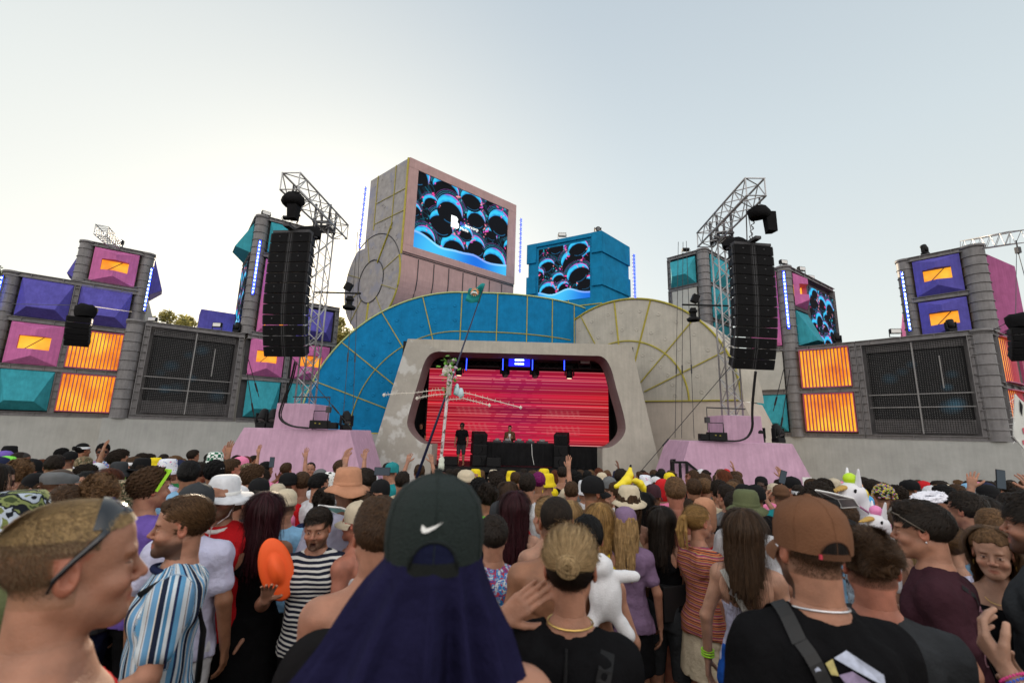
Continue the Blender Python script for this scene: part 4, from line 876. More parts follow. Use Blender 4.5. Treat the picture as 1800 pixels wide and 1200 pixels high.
q0 = P1.P(9.3, 0, .1); rope_light(q0+Vector((.2, 0, 13.6)), q0+Vector((.2, 0, 18.0)), 'thin blue light strip right of the big mauve screen block')
q0 = B2.P(3.6, 0, .1); rope_light(q0+Vector((.1, 0, 10.9)), q0+Vector((.1, 0, 14.0)), 'thin blue light strip right of the blue block tower')
tow = Vector((0, -1, 0))
flood(LA.P(4.1, 12.47, -.2), tow, 'pale floodlight on top of the pink windowed tower at far left')
flood(LB.P(3.3, 7.32, -.2), tow, 'floodlight on the roof edge above the left black mesh screen')
flood(LB.P(5.0, 15.02, -.4), (1, -1, 0), 'dark floodlight on the corner column top of the tall left tower')
flood(LB.P(6.2, 15.02, -.2), (0, 0.3, .9), 'blue lit floodlight on the roof of the tall left tower', blue=True)
flood(FP.P(-1.2, 15.02, -.2), (0, .3, .9), 'blue lit floodlight on the roof of the rear right tower', blue=True)
flood(ES.P(2.0, 12.47, -.1), (.3, -1, 0), 'floodlight above the pink window right of the right hanging speakers')
flood(ES.P(4.2, 12.47, -.4), (.3, -1, 0), 'small floodlight farther along the roof above the right tower screen')
flood(RB.P(-7.9, 12.47, -.3), (.3, -1, 0), 'dark floodlight on the column top beside the right hanging speakers')
flood(RB.P(-3.0, 7.32, -.1), (-.2, -1, 0), 'pale floodlight on the roof edge above the right black mesh screen', lit=False)
flood(B1.P(2.7, 14.44, -.1), tow, 'small floodlight on top of the blue block tower')
flood(LA.P(6.4, 7.9, .2), tow, 'pale floodlight perched between the far left tower and the mesh screen')
mover(DP.P(.9, 12.47, -.2), 'moving lamp with a bright lens on top of the purple windowed tower', yaw=200, tilt=-70)
mover(RB.P(-.9, 7.32, -.2), 'moving lamp on the roof edge in front of the lower purple window', yaw=170, lit=False, tilt=-80)
mover(LB.P(4.3, 7.32, -.2), 'lit moving lamp on the roof by the side LED screen of the tall left tower', yaw=180, tilt=-75)
mover(RB.P(-5.6, 7.32, -.4), 'lit moving lamp in front of the LED screen on the right tower', yaw=180, tilt=-75)
mover(B1.P(.4, 14.44, -.5), 'small dark lamp on the near corner of the blue block tower', lit=False)
def boom(a, b, w_, label, hang=None):
    t = thing('truss_boom', label, 'truss', a, 'small lattice booms'); mb = MB(); truss(mb, a, b, w_, .024, .4); mb.build('lattice', M['alu'], t)
    if hang:
        mb = MB(); mb.tube([b+Vector((-.15, 0, -.2)), b+Vector((-.15, 0, -.9))], .03, 6); mb.box(b+Vector((-.15, 0, -.7)), (.16, .16, .3)); mb.tube([b+Vector((-.15, 0, -.9)), b+Vector((.1, 0, -hang))], .015, 5); mb.build('chain', M['steel_dk'], t)
boom(LA.P(4.0, 12.7, -.8), PY(178, 405, 22.0), .5, 'short lattice boom tilting up from the far left tower roof')
boom(PY(1700, 432, 24.5), PY(1790, 416, 20.5), .6, 'lattice boom reaching right from the purple windowed tower top', hang=4.5)
# small speaker clusters on wires
def cluster(c, label, sg, n=5, wd=.75):
    t = thing('line_array', label, 'speaker array', c, 'hanging speaker columns'); p = Vector(c); Rz = Matrix.Rotation(math.radians(28*sg), 3, 'Z')
    for k in range(n):
        Rt = Rz @ Matrix.Rotation(math.radians(4+k*6), 3, 'X'); cc = p+Rt @ Vector((0, .2, -.12)); a, b, h = wd/2, .25, .115
        mb = MB(); mb.hexa([cc+Rt @ Vector(q) for q in ((-a, -b, -h), (a, -b, -h), (a*.8, b, -h*.7), (-a*.8, b, -h*.7), (-a, -b, h), (a, -b, h), (a*.8, b, h*.7), (-a*.8, b, h*.7))]); cb = mb.build('cabinet', M['black'], t, bevel=.01)
        mb = MB(); mb.box(cc+Rt @ Vector((sg*-a*1.01, 0, 0)), (.02, .4, .15), Rt); mb.box(cc+Rt @ Vector((0, -b-.01, 0)), (wd-.1, .02, .19), Rt); mb.build('grille', M['grille'], cb, at=t.location); p = p+Rt @ Vector((0, 0, -.24))
    rn = random.Random(8); mb = MB(); mb.lathe(Vector(c)+Vector((.05, .15, .32)), [(.3, -.3), (.36, -.12), (.36, .08), (.22, .2), (0, .22)], 10)
    for i, v in enumerate(mb.v): mb.v[i] = (v[0]+rn.uniform(-.02, .02), v[1], v[2]+rn.uniform(-.02, .02))
    mb.build('cover', M['blackcloth'], t)
c1 = PY(140, 556, 17.5); cluster(c1, 'small black speaker column hung in front of the far left tower', 1)
c2 = PY(1800, 575, 15.5); cluster(c2, 'small black speaker column half out of frame at the right edge', -1)
mb = MB(); mb.tube([PY(10, 534, 22), c1+Vector((0, .2, .5)), PY(232, 548, 26)], .014, 5); o = mb.build('support_wire', M['steel_dk']); tag(o, 'thin wire crossing the far left tower through the small speaker column', 'wire')
mb = MB(); mb.tube([PY(1738, 585, 21.5), c2+Vector((0, .2, .4))], .014, 5); mb.tube([c2+Vector((0, .2, .4)), PY(1787, 430, 20.5)], .012, 5); o = mb.build('support_wire', M['steel_dk']); tag(o, 'thin wire from the right tower to the speaker column at the right edge', 'wire')
# ================================================================== inside the stage
t = thing('lighting_truss', 'dark lighting truss across the top of the stage opening', 'truss', (.4, 21.5, 5.1)); mb = MB(); truss(mb, (-4.2, 21.6, 5.15), (5.2, 21.6, 5.15), .34, .022, .4); mb.build('lattice', M['steel_dk'], t)
SY = 21.3
for px, lit, lab in ((808, True, 'lit round lamp at the left of the stage truss'), (888, False, 'dark moving lamp left of the blue strobe'), (940, False, 'dark moving lamp right of the blue strobe'), (1001, True, 'lit round lamp at the right of the stage truss')):
    p = PY(px, 632, SY); mover((p.x, SY, 5.1), lab, yaw=0 if lit else 30, lit=lit, tilt=(90 if lit else 60), down=True)
t = thing('strobe_light', 'bright blue strobe with two white bars at the top middle of the stage', 'strobe', (.35, 21.2, 4.85)); p = PY(913, 636, 21.2)
mb = MB(); mb.box((p.x, 21.3, p.z), (1.5, .16, .5)); mb.build('housing', M['black'], t); mb = MB(); mb.box((p.x, 21.21, p.z), (1.0, .02, .42)); mb.build('glow_panel', mat('strobe_blue', (.01, .01, .3), .5, emit=(.01, .01, .9), estr=.9), t); mb = MB()
for dz in (-.09, .09): mb.box((p.x, 21.19, p.z+dz), (.42, .02, .07))
mb.build('strobe_tube', M['bluewhite'], t)
for px, lab in ((795, 'pale flood lamp tucked by the left top corner of the stage opening'), (1028, 'pale flood lamp near the right top corner of the stage opening')):
    p = PY(px, 636, 21.4); flood((p.x, 21.4, p.z-.3), tow, lab)
for px in (884, 936, 992, 820):
    p = PY(px, 640, 21.1); t = thing('led_bar', 'short upright blue light strip at px %d under the stage truss' % px if False else {884: 'short upright blue strip just left of the blue strobe', 936: 'short upright blue strip just right of the blue strobe', 992: 'short upright blue strip beside the right round lamp', 820: 'short upright blue strip beside the left round lamp'}[px], 'light bar', (p.x, 21.1, p.z), 'upright blue strips under the stage truss')
    mb = MB(); mb.box((p.x, 21.14, p.z), (.08, .06, .62)); mb.build('housing', M['black'], t); mb = MB(); mb.box((p.x, 21.1, p.z), (.035, .012, .55)); mb.build('led', M['bluelamp'], t)
# DJ table
SF = .46; t = thing('dj_table', 'wide table under a black cloth with a white cable hanging down its front', 'table', (.9, 20.9, SF))
xa, xb = PY(853, 800, 20.9).x, PY(974, 800, 20.9).x; mb = MB(); mb.box(((xa+xb)/2, 21.3, SF+1.0), (xb-xa, .9, .05)); mb.build('tabletop', M['black'], t)
mb = MB(); n = 40
for i in range(n):
    f0 = lambda i: (xa+(xb-xa)*i/n, 20.84+.03*math.sin(i*1.1)+.02*math.sin(i*2.7)); a, b = f0(i), f0(i+1); mb.add([(a[0], a[1], SF+.02), (b[0], b[1], SF+.02), (b[0], 20.84, SF+.98), (a[0], 20.84, SF+.98)], [(0, 1, 2, 3)], 0, True)
mb.build('tablecloth', M['blackcloth'], t, fix=False); mb = MB(); mb.tube([(1.0, 20.8, SF+1), (1.03, 20.78, SF+.5), (1.12, 20.77, SF+.1)], .012, 5); mb.build('cable', M['white'], t)
for (dx, w_, lab) in ((-1.0, .36, 'left deck player on the black table'), (-.55, .4, 'second deck player beside the DJ'), (.0, .42, 'mixer in front of the DJ on the black table'), (.5, .36, 'deck player right of the mixer'), (1.05, .5, 'flat effects unit at the right end of the black table')):
    g = thing('deck_player' if 'mixer' not in lab else 'mixer', lab, 'DJ gear', (.45+dx, 21.1, SF+1.03), 'players on the DJ table'); mb = MB(); mb.box((.45+dx, 21.15, SF+1.07), (w_, .36, .09)); mb.build('case', M['steel_dk'], g, bevel=.01)
    mb = MB(); mb.lathe((.45+dx, 21.15, SF+1.115), [(.1, 0), (.1, .02), (0, .02)], 16); mb.box((.45+dx, 21.30, SF+1.15), (w_*.5, .02, .09)); mb.build('jog_wheel', M['steel_lt'], g)
def monitor(px, py, Y, hh, label, n=2, yaw=0):
    p = PY(px, py, Y); g = thing('monitor_speaker', label, 'speaker', (p.x, Y, SF), 'black monitor speakers on stage'); z = SF
    for k in range(n):
        Mx = Matrix.Rotation(yaw, 3, 'Z') @ Matrix.Rotation(.12*k, 3, 'X'); h = hh/n; mb = MB(); mb.box((p.x, Y+.1*k, z+h/2), (.62, .55, h-.02), Mx); o = mb.build('cabinet', M['black'], g, bevel=.03)
        mb = MB(); mb.lathe(Vector((p.x, Y-.27+.1*k, z+h/2)), [(.2, 0), (.14, -.04), (0, -.05)], 18, M=Matrix.Rotation(math.radians(90), 3, 'X')); mb.build('cone', M['grille'], o, at=g.location); z += h
monitor(840, 820, 20.6, 1.45, 'stack of black monitors left of the DJ table', 3, .3); monitor(988, 820, 20.6, 1.5, 'stack of black monitors right of the DJ table', 3, -.3)
monitor(868, 820, 20.4, .4, 'low wedge monitor at the left front of the DJ table', 1); monitor(792, 822, 20.5, .38, 'low wedge monitor at the feet of the man on stage', 1)
mb = MB(); n = 30
for i in range(n):
    a, b = 1.9+2.0*i/n, 1.9+2.0*(i+1)/n; mb.add([(a, 20.7+.04*math.sin(i*1.4), SF), (b, 20.7+.04*math.sin(i*1.4+1.4), SF), (b, 20.7, SF+.95), (a, 20.7, SF+.95)], [(0, 1, 2, 3)], 0, True)
o = mb.build('draped_table', M['blackcloth'], fix=False); tag(o, 'black draped side table at the right of the stage', 'table')
# stairs with black handrail
p = PY(1196, 812, 15.8); t = thing('handrail', 'black metal handrail of steps before the right plinth', 'handrail', (p.x, 15.8, GB)); mb = MB()
hs = [(1183, 812), (1207, 812), (1256, 852)]; q = [PY(a, b, 15.8) for a, b in hs]; z2 = -1.2
mb.bar(q[0], q[1], .07); mb.bar(q[1], q[2], .07)
for k, a in enumerate((q[0], q[1], q[0].lerp(q[1], .5), q[1].lerp(q[2], .35), q[1].lerp(q[2], .7))): mb.bar(a, (a.x, a.y, z2), .075)
q2 = [a+Vector((.25, .9, .02)) for a in q]; mb.bar(q2[0], q2[1], .07); mb.bar(q2[1], q2[2], .07)
for a in (q2[0], q2[1], q2[1].lerp(q2[2], .5)): mb.bar(a, (a.x, a.y, z2), .07)
mb.bar(q[0], q2[0], .06); mb.build('rail', M['black'], t); mb = MB()
for k in range(5): mb.box((q[1].x+.15+.3*k, 16.25, -.05-.24*k), (.3, .95, .05))
mb.build('step', M['steel_dk'], t)
# small green exit sign at the foot of the right plinth
p = PY(1419, 845, 15.4); t = thing('exit_sign', 'small white and green safety sign by the foot of the right plinth', 'sign', p); mb = MB(); mb.box(p, (.3, .03, .24)); mb.build('sign_board', M['white'], t)
mb = MB(); mb.box(p+Vector((.03, -.02, 0)), (.12, .01, .12)); mb.build('symbol', mat('sign_green', (.02, .35, .12), .6), t)
# ================================================================== flag on a long pole
def ribbon_flag(name, root, O, ex, ez, W, H, m, nu=24, nv=16, amp=.05):
    vs = []; fs = []; n_ = ex.cross(ez).normalized()
    for j in range(nv+1):
        for i in range(nu+1):
            u, v = i/nu, j/nv; vs.append(O+ex*(W*u*(1-.35*v*u))+ez*(-H*v-.25*W*u*u)+n_*(amp*math.sin(7*u+3*v)*u+amp*.6*math.sin(11*v+2*u)*u))
    for j in range(nv):
        for i in range(nu): fs.append((j*(nu+1)+i, j*(nu+1)+i+1, (j+1)*(nu+1)+i+1, (j+1)*(nu+1)+i))
    mb = MB(); mb.add(vs, fs, 0, True); return mb.build(name, m, root, fix=False)
t = thing('flag', 'teal flag with an orange and white emblem on a long dark pole', 'flag', PY(735, 830, 7.0)); a = PY(732, 840, 6.6); b = PY(852, 500, 7.6)
mb = MB(); mb.tube([a, a.lerp(b, .5)+Vector((.0, 0, -.02)), b], [.022, .016, .008], 7); mb.build('pole', mat('dark_blue_pole', (.015, .018, .05), .4), t)
flag_teal = mat('flag_teal', (.0, .22, .22), .8, var=.2, scale=6)
e1 = PY(850, 499, 7.6); vs = []; fs = []
corn = [PY(853, 499, 7.6), PY(825, 508, 7.5), PY(843, 533, 7.58), PY(818, 531, 7.45)]; n = 10
for j in range(n+1):
    for i in range(n+1):
        u, v = i/n, j/n; q = corn[0].lerp(corn[1], u).lerp(corn[2].lerp(corn[3], u), v); q += Vector((0, -1, 0))*(.04*math.sin(6*u+4*v)+.03*math.sin(9*v)); q += Vector((0, 0, .02*math.sin(8*u))); vs.append(q)
for j in range(n):
    for i in range(n): fs.append((j*(n+1)+i, j*(n+1)+i+1, (j+1)*(n+1)+i+1, (j+1)*(n+1)+i))
mb = MB(); mb.add(vs, fs, 0, True); fl = mb.build('cloth', flag_teal, t, fix=False)
cc = corn[0].lerp(corn[3], .52)+Vector((0, -.08, 0)); mb = MB()
for k in range(14):
    a_ = k*6.283/14; d_ = Vector((math.cos(a_), 0, math.sin(a_))); e_ = Vector((-math.sin(a_), 0, math.cos(a_))); mb.add([cc+d_*.045-e_*.01, cc+d_*.085, cc+d_*.045+e_*.01, cc+d_*.03], [(0, 1, 2, 3)])
mb.build('sun_emblem', mat('emblem_orange', (.75, .3, .12), .7), fl, at=t.location, fix=False)
mb = MB(); mb.tube([cc+Vector((-.07, -.01, -.05)), cc+Vector((-.03, -.015, -.015)), cc+Vector((.02, -.015, -.02)), cc+Vector((.06, -.01, -.055))], [.008, .02, .018, .005], 6); mb.build('white_emblem', M['white'], fl, at=t.location)
# ================================================================== white skeleton totem
t = thing('totem', 'white skeleton totem with flowers, a bottle and long bony arms on a taped pole', 'festival totem', PY(775, 820, 5.4)); TY = 5.4
g = lambda x, y, dy=0: PY(x, y, TY+dy)
M['bone'] = mat('bone_white', (.68, .64, .56), .6, var=.2, scale=30); M['tape'] = mat('taped_pole', (.55, .5, .5), .5, var=.4, scale=40, stain=((.12, .08, .07), 22, .52))
mb = MB(); mb.tube([g(774, 850), g(776, 800), g(782, 740), g(788, 680)], .018, 8); mb.build('pole', M['tape'], t)
mb = MB(); mb.lathe(g(776, 812), [(.0, -.09), (.035, -.09), (.035, -.02), (.03, .0), (.035, .03), (.012, .07), (.012, .09)], 10); mb.build('bottle', mat('pale_bottle', (.6, .65, .55), .3), t)
mb = MB(); mb.lathe(g(790, 672), [(.0, -.16), (.03, -.15), (.032, .1), (.02, .16), (0, .17)], 10); mb.lathe(g(785, 653), [(0, -.06), (.04, -.04), (.055, 0), (.04, .05), (0, .06)], 10); mb.lathe(g(791, 645), [(0, -.04), (.03, 0), (0, .04)], 8); mb.build('skull', M['bone'], t)
rn = random.Random(4); mb = MB()
for i in range(70):
    q = g(787+rn.gauss(0, 8), 656+rn.gauss(0, 16), rn.uniform(-.08, .08)); e = Vector((rn.gauss(0, 1), rn.gauss(0, 1), rn.gauss(0, 1))).normalized()*.03; h = Vector((rn.gauss(0, 1), rn.gauss(0, 1), rn.gauss(0, 1))).normalized()*.02; mb.add([q-e, q+h, q+e, q-h], [(0, 1, 2, 3)])
mb.build('leaves', mat('totem_leaf', (.12, .3, .04), .7, var=.4), t, fix=False); mb = MB()
for i in range(12):
    q = g(790+rn.gauss(0, 6), 654+rn.gauss(0, 14), -.08); mb.lathe(q, [(0, -.015), (.022, 0), (0, .015)], 7)
mb.build_each('flower', mat('totem_flower', (.6, .45, .55), .7, var=.3), t); mb = MB(); mb.lathe(g(803, 684), [(0, -.08), (.04, -.06), (.03, .02), (.015, .06), (0, .07)], 8); mb.lathe(g(810, 690), [(0, -.07), (.045, -.03), (.02, .05), (0, .06)], 8); mb.build('figurine', mat('teal_white_doll', (.45, .58, .62), .6, stain=((.05, .35, .33), 14, .5)), t)
for k, pts in enumerate(([(786, 684), (760, 686), (730, 690), (692, 692), (675, 694)], [(786, 692), (762, 694), (745, 697), (733, 700)], [(800, 688), (826, 692), (870, 704), (915, 716)], [(790, 702), (815, 700), (838, 706), (860, 712)])):
    mb = MB(); P_ = [g(x, y, -.02*i) for i, (x, y) in enumerate(pts)]; mb.tube(P_, .005, 5); pass
    for i in range(len(P_)*3):
        u = i/(len(P_)*3)*(len(P_)-1); a_ = P_[int(u)].lerp(P_[min(len(P_)-1, int(u)+1)], u % 1); mb.tube([a_+Vector((0, 0, -.02)), a_+Vector((rn.uniform(-.02, .02), 0, .028))], .0016, 4)
    mb.lathe(P_[-1], [(0, -.025), (.022, 0), (0, .025)], 7); mb.build('bone_arm', M['bone'], t)
# ragged white banner held up at the right edge
t = thing('banner', 'ragged white cloth banner with red and black painted marks at the right edge', 'banner', PY(1800, 760, 4.5)); BYY = 4.6; vs = [PY(x, y, BYY) for x, y in ((1785, 692), (1792, 700), (1815, 720), (1815, 805), (1803, 792), (1786, 772), (1782, 765), (1783, 730))]
mb = MB(); mb.extr(vs, (0, .01, 0)); mb.build('cloth', mat('banner_cloth', (.62, .63, .6), .85, var=.1, bump=.4, bscale=12), t); mb = MB()
mb.add([PY(x, y, BYY-.006) for x, y in ((1792, 702), (1798, 712), (1797, 732), (1793, 722))], [(0, 1, 2, 3)]); mb.build('black_mark', M['black'], t, fix=False); mb = MB()
mb.add([PY(x, y, BYY-.006) for x, y in ((1797, 752), (1808, 750), (1808, 766), (1799, 762))], [(0, 1, 2, 3)]); mb.add([PY(x, y, BYY-.006) for x, y in ((1797, 774), (1808, 770), (1808, 778), (1799, 782))], [(0, 1, 2, 3)]); mb.build('red_mark', mat('banner_red', (.6, .12, .16), .8), t, fix=False)
mb = MB(); rn = random.Random(3)
for i in range(22): q = PY(1783+rn.uniform(-1, 2), 695+i*3.8, BYY); mb.tube([q, q+Vector((-rn.uniform(.01, .05), 0, rn.uniform(-.03, .03)))], .0018, 4)
mb.tube([PY(1812, 690, BYY+.02), PY(1815, 1000, BYY+.02)], .015, 6); mb.build('fringe', M['white'], t)
# ================================================================== people
import openvdb
def smin(a, b, k):
    h = np.clip(.5+.5*(b-a)/k, 0, 1); return b*(1-h)+a*h-k*h*(1-h)
class Sdf:
    def __init__(s, lo, hi, h):
        s.lo = np.array(lo, float); s.h = h; s.n = np.ceil((np.array(hi)-s.lo)/h).astype(int)+1
        s.ax = [s.lo[i]+h*np.arange(s.n[i]) for i in range(3)]; s.f = np.full(s.n, .08, np.float32)
    def _sub(s, lo, hi):
        a = [max(0, int((lo[i]-s.lo[i])/s.h)) for i in range(3)]; b = [min(s.n[i], int((hi[i]-s.lo[i])/s.h)+2) for i in range(3)]
        if any(b[i] <= a[i] for i in range(3)): return None
        sl = tuple(slice(a[i], b[i]) for i in range(3)); X, Y, Z = np.meshgrid(*[s.ax[i][sl[i]] for i in range(3)], indexing='ij', sparse=True); return sl, X, Y, Z
    def _mix(s, sl, d, k, sub=False):
        d = d.astype(np.float32)
        if sub: s.f[sl] = -smin(-s.f[sl], d, k)
        else: s.f[sl] = smin(s.f[sl], d, k)
    def cap(s, a, b, ra, rb=None, k=.02, sub=False):
        rb = ra if rb is None else rb; a = np.array(a, float); b = np.array(b, float); m = max(ra, rb)+k+.03
        r = s._sub(np.minimum(a, b)-m, np.maximum(a, b)+m)
        if r is None: return
        sl, X, Y, Z = r; ba = b-a; L2 = float(ba@ba)+1e-9
        t = np.clip(((X-a[0])*ba[0]+(Y-a[1])*ba[1]+(Z-a[2])*ba[2])/L2, 0, 1)
        d = np.sqrt((X-a[0]-t*ba[0])**2+(Y-a[1]-t*ba[1])**2+(Z-a[2]-t*ba[2])**2)-(ra+(rb-ra)*t); s._mix(sl, d, k, sub)
    def ell(s, c, r, k=.02, sub=False, rot=None):
        c = np.array(c, float); r = np.array(r, float); m = max(r)+k+.03; q = s._sub(c-m, c+m)
        if q is None: return
        sl, X, Y, Z = q; x, y, z = X-c[0], Y-c[1], Z-c[2]
        if rot is not None: x, y, z = rot[0][0]*x+rot[0][1]*y+rot[0][2]*z, rot[1][0]*x+rot[1][1]*y+rot[1][2]*z, rot[2][0]*x+rot[2][1]*y+rot[2][2]*z
        k0 = np.sqrt((x/r[0])**2+(y/r[1])**2+(z/r[2])**2); k1 = np.sqrt((x/r[0]**2)**2+(y/r[1]**2)**2+(z/r[2]**2)**2)+1e-6
        s._mix(sl, k0*(k0-1)/k1, k, sub)
    def torso(s, prof, k=.03):   # prof rows: z, half width, half depth, y shift
        P_ = np.array(prof); q = s._sub((-P_[:, 1].max()-.08, -.32, P_[0, 0]-.08), (P_[:, 1].max()+.08, .32, P_[-1, 0]+.08))
        if q is None: return
        sl, X, Y, Z = q; zz = np.clip(Z, P_[0, 0], P_[-1, 0]); A = np.interp(zz, P_[:, 0], P_[:, 1]); B = np.interp(zz, P_[:, 0], P_[:, 2]); C = np.interp(zz, P_[:, 0], P_[:, 3])
        e = np.sqrt((X/A)**2+((Y-C)/B)**2); d = (e-1)*np.minimum(A, B)
        dz = np.maximum(P_[0, 0]-Z, Z-P_[-1, 0]); d = np.where(dz > 0, np.sqrt(np.maximum(d, 0)**2+dz**2), np.maximum(d, dz)); s._mix(sl, d, k)
    def noise(s, amp, fr, seed=0, n=5, zs=1.0):
        rs = np.random.RandomState(seed); X, Y, Z = np.meshgrid(*s.ax, indexing='ij', sparse=True); t = 0
        for i in range(n): w_ = rs.normal(size=3); w_ /= np.linalg.norm(w_); w_ *= fr*(1+.6*i); t = t+np.sin(w_[0]*X+w_[1]*Y+w_[2]*zs*Z+rs.rand()*6)/(1+.35*i)
        m = abs(s.f) < .06; s.f = s.f+np.where(m, (amp/2.0*t), 0).astype(np.float32)
    def cut(s, fn):   # keep where fn(X,Y,Z)<0
        X, Y, Z = np.meshgrid(*s.ax, indexing='ij', sparse=True); s.f = np.maximum(s.f, (fn(X, Y, Z)+0*s.f).astype(np.float32))
    def mesh(s):
        f = s.f.copy(); f[0], f[-1], f[:, 0], f[:, -1], f[:, :, 0], f[:, :, -1] = (.02,)*6
        g = openvdb.FloatGrid(.08); g.copyFromArray(np.ascontiguousarray(np.clip(f, -.08, .08))); p, q = g.convertToQuads(isovalue=0.0)
        return np.array(p, float)*s.h+s.lo, np.array(q)[:, ::-1].copy()
def mkmesh(name, parts, m, colfn=None, smooth=True):
    vs = []; qs = []; b = 0
    for p, q in parts: vs.append(p); qs.append(q+b); b += len(p)
    v = np.concatenate(vs); f = np.concatenate(qs); me = D.meshes.new(name); me.vertices.add(len(v)); me.vertices.foreach_set('co', v.astype(np.float32).ravel())
    me.loops.add(f.size); me.loops.foreach_set('vertex_index', f.astype(np.int32).ravel()); me.polygons.add(len(f)); me.polygons.foreach_set('loop_start', np.arange(0, f.size, 4, dtype=np.int32))
    me.polygons.foreach_set('loop_total', np.full(len(f), 4, np.int32)); me.update(calc_edges=True); me.polygons.foreach_set('use_smooth', np.full(len(f), smooth)); me.materials.append(m)
    c = np.ones((len(v), 4), np.float32)
    if colfn is not None: c[:, :3] = colfn(v)
    a = me.color_attributes.new('Col', 'FLOAT_COLOR', 'POINT'); a.data.foreach_set('color', c.ravel()); me.update(); return me
# ---- head (ear level origin, face towards +y) ----
def head(S, o, male=True, fat=1.0, mouth=0.0, look=0.0, face=True):
    o = np.array(o, float); c, sn = math.cos(look), math.sin(look)
    def T(p): x, y, z = p; return (o[0]+x*c-y*sn, o[1]+x*sn+y*c, o[2]+z)
    rot = ((c, sn, 0), (-sn, c, 0), (0, 0, 1)); E = lambda p, r, k=.02, sub=False: S.ell(T(p), r, k, sub, rot); Cp = lambda a, b, ra, rb=None, k=.02, sub=False: S.cap(T(a), T(b), ra, rb, k, sub)
    E((0, -.016, .040), (.076, .098, .084), .01); E((0, .022, .052), (.066, .066, .062), .03)
    E((0, .030, -.018), (.060*fat, .064, .080), .03); E((0, .030, -.066), (.050*fat, .054, .042), .03)
    jw = .052*fat if male else .045
    for s in (-1, 1): Cp((s*jw, -.005, -.045), (s*.018, .072, -.094), .018 if male else .014, .016, .03)
    E((0, .080, -.096), (.021, .016, .018), .025)
    br = .010 if male else .005; Cp((-.034, .084, .024), (.034, .084, .024), br, br, .018)
    if face:
        for s in (-1, 1): E((s*.031, .103, .000), (.020, .016, .013), .016, True)
        for s in (-1, 1): E((s*.031, .0785, -.001), (.0145, .0135, .0125), .003); E((s*.042, .066, -.032), (.022, .022, .018), .025)
        Cp((0, .090, .012), (0, .1135, -.026), .0065, .0105, .012)
        for s in (-1, 1): E((s*.0125, .100, -.033), (.0085, .010, .007), .007)
        E((0, .0915, -.052), (.012, .006, .012), .012)
        if mouth > 0:
            E((0, .090, -.072-mouth*.4), (.020, .014, .008+mouth), .006, True)
            Cp((-.018, .088, -.060), (.018, .088, -.060), .0055, .0055, .006); Cp((-.016, .084, -.084-mouth), (.016, .084, -.084-mouth), .006, .006, .006)
        else:
            Cp((-.019, .0865, -.0645), (0, .0955, -.061), .0042, .0050, .007); Cp((.019, .0865, -.0645), (0, .0955, -.061), .0042, .0050, .007)
            Cp((-.017, .086, -.0725), (0, .0935, -.0745), .0045, .0062, .007); Cp((.017, .086, -.0725), (0, .0935, -.0745), .0045, .0062, .007)
            Cp((-.017, .090, -.068), (.017, .090, -.068), .0013, .0013, .003, True)
    for s in (-1, 1):
        E((s*.078, -.006, -.002), (.010, .019, .031), .008); E((s*.084, -.003, .003), (.006, .011, .019), .006, True); E((s*.077, .004, -.004), (.005, .006, .010), .004)
def headcol(v, o, look=0.0, gape=False, scalp=None, beard=None, brow=(.25, .2, .18), hl=None, lips=True, eyes=True):
    "per point tint that multiplies the skin tone; scalp/beard are ratios against skin"
    c, sn = math.cos(look), math.sin(look); p = v-np.array(o); x = p[:, 0]*c+p[:, 1]*sn; y = -p[:, 0]*sn+p[:, 1]*c; z = p[:, 2]
    col = np.ones((len(v), 3)); near = (abs(x) < .1) & (abs(y) < .16) & (z > -.14) & (z < .15)
    def put(m, c_, a=1.0): m = np.clip(m, 0, 1)*near*a; col[:] = col*(1-m[:, None])+np.array(c_)*m[:, None]
    put(np.exp(-(((abs(x)-.040)/.022)**2+((z+.035)/.02)**2))*(y > .03), (1.08, .82, .80), .6)
    put(np.exp(-((x/.014)**2+((z+.024)/.014)**2))*(y > .09), (1.08, .80, .78), .6)
    put((abs(x) > .074)*(abs(z) < .036)*(abs(y) < .03)*1., (1.12, .76, .72), .7)
    if beard is not None:
        m = ((z < -.035+.25*np.clip(.05-y, 0, .1)) & (z > -.125) & (y > -.012))*1.; m *= np.clip((-.030-z+.1*np.clip(.07-y, 0, .1))/.035, 0, 1); m *= 1-np.exp(-((x/.02)**2+((z+.068)/.010)**2)); put(m, beard, .85)
    if gape: put(np.exp(-((x/.017)**4+((z+.078)/.011)**4))*(y > .03), (.10, .03, .03))
    if lips and not gape: put(np.exp(-((x/.021)**4+((z+.068)/.0105)**4))*(y > .07), (1.0, .62, .62), .8)
    put(((abs(abs(x)-.032) < .018) & (abs(z-.021-.15*(.032-abs(x))*0) < .0045) & (y > .06))*1., brow, .85)
    if eyes:
        ex = abs(x)-.031; m = (np.hypot(ex/.0125, (z+.001)/.0052) < 1) & (y > .07); put(m*1., (1.15, 1.3, 1.5)); put(((np.hypot(ex, z+.001) < .0052) & (y > .07) & m)*1., (.12, .1, .1)); put(((abs(ex) < .014) & (abs(z-.0052) < .0012) & (y > .07))*1., (.2, .15, .14))
    if scalp is not None:
        line = .062 if hl is None else hl
        m = np.clip((z-(line-.9*(.05-y)*(y < .05)*1.0-.0))/.012, 0, 1); back = (y < .012) & (z > -.055-.0*y); top = (z > line+.25*(y-.05)); m = np.clip((top*1.)+(back & (abs(x) < .2))*1., 0, 1)
        ear = (abs(x) > .070) & (abs(z) < .034) & (abs(y+.004) < .024); m[ear] = 0
        fade = np.clip((z+.06)/.10, 0, 1); put(m*(.35+.65*fade), scalp)
    return col
NECK0, NECK1 = 1.50, 1.60
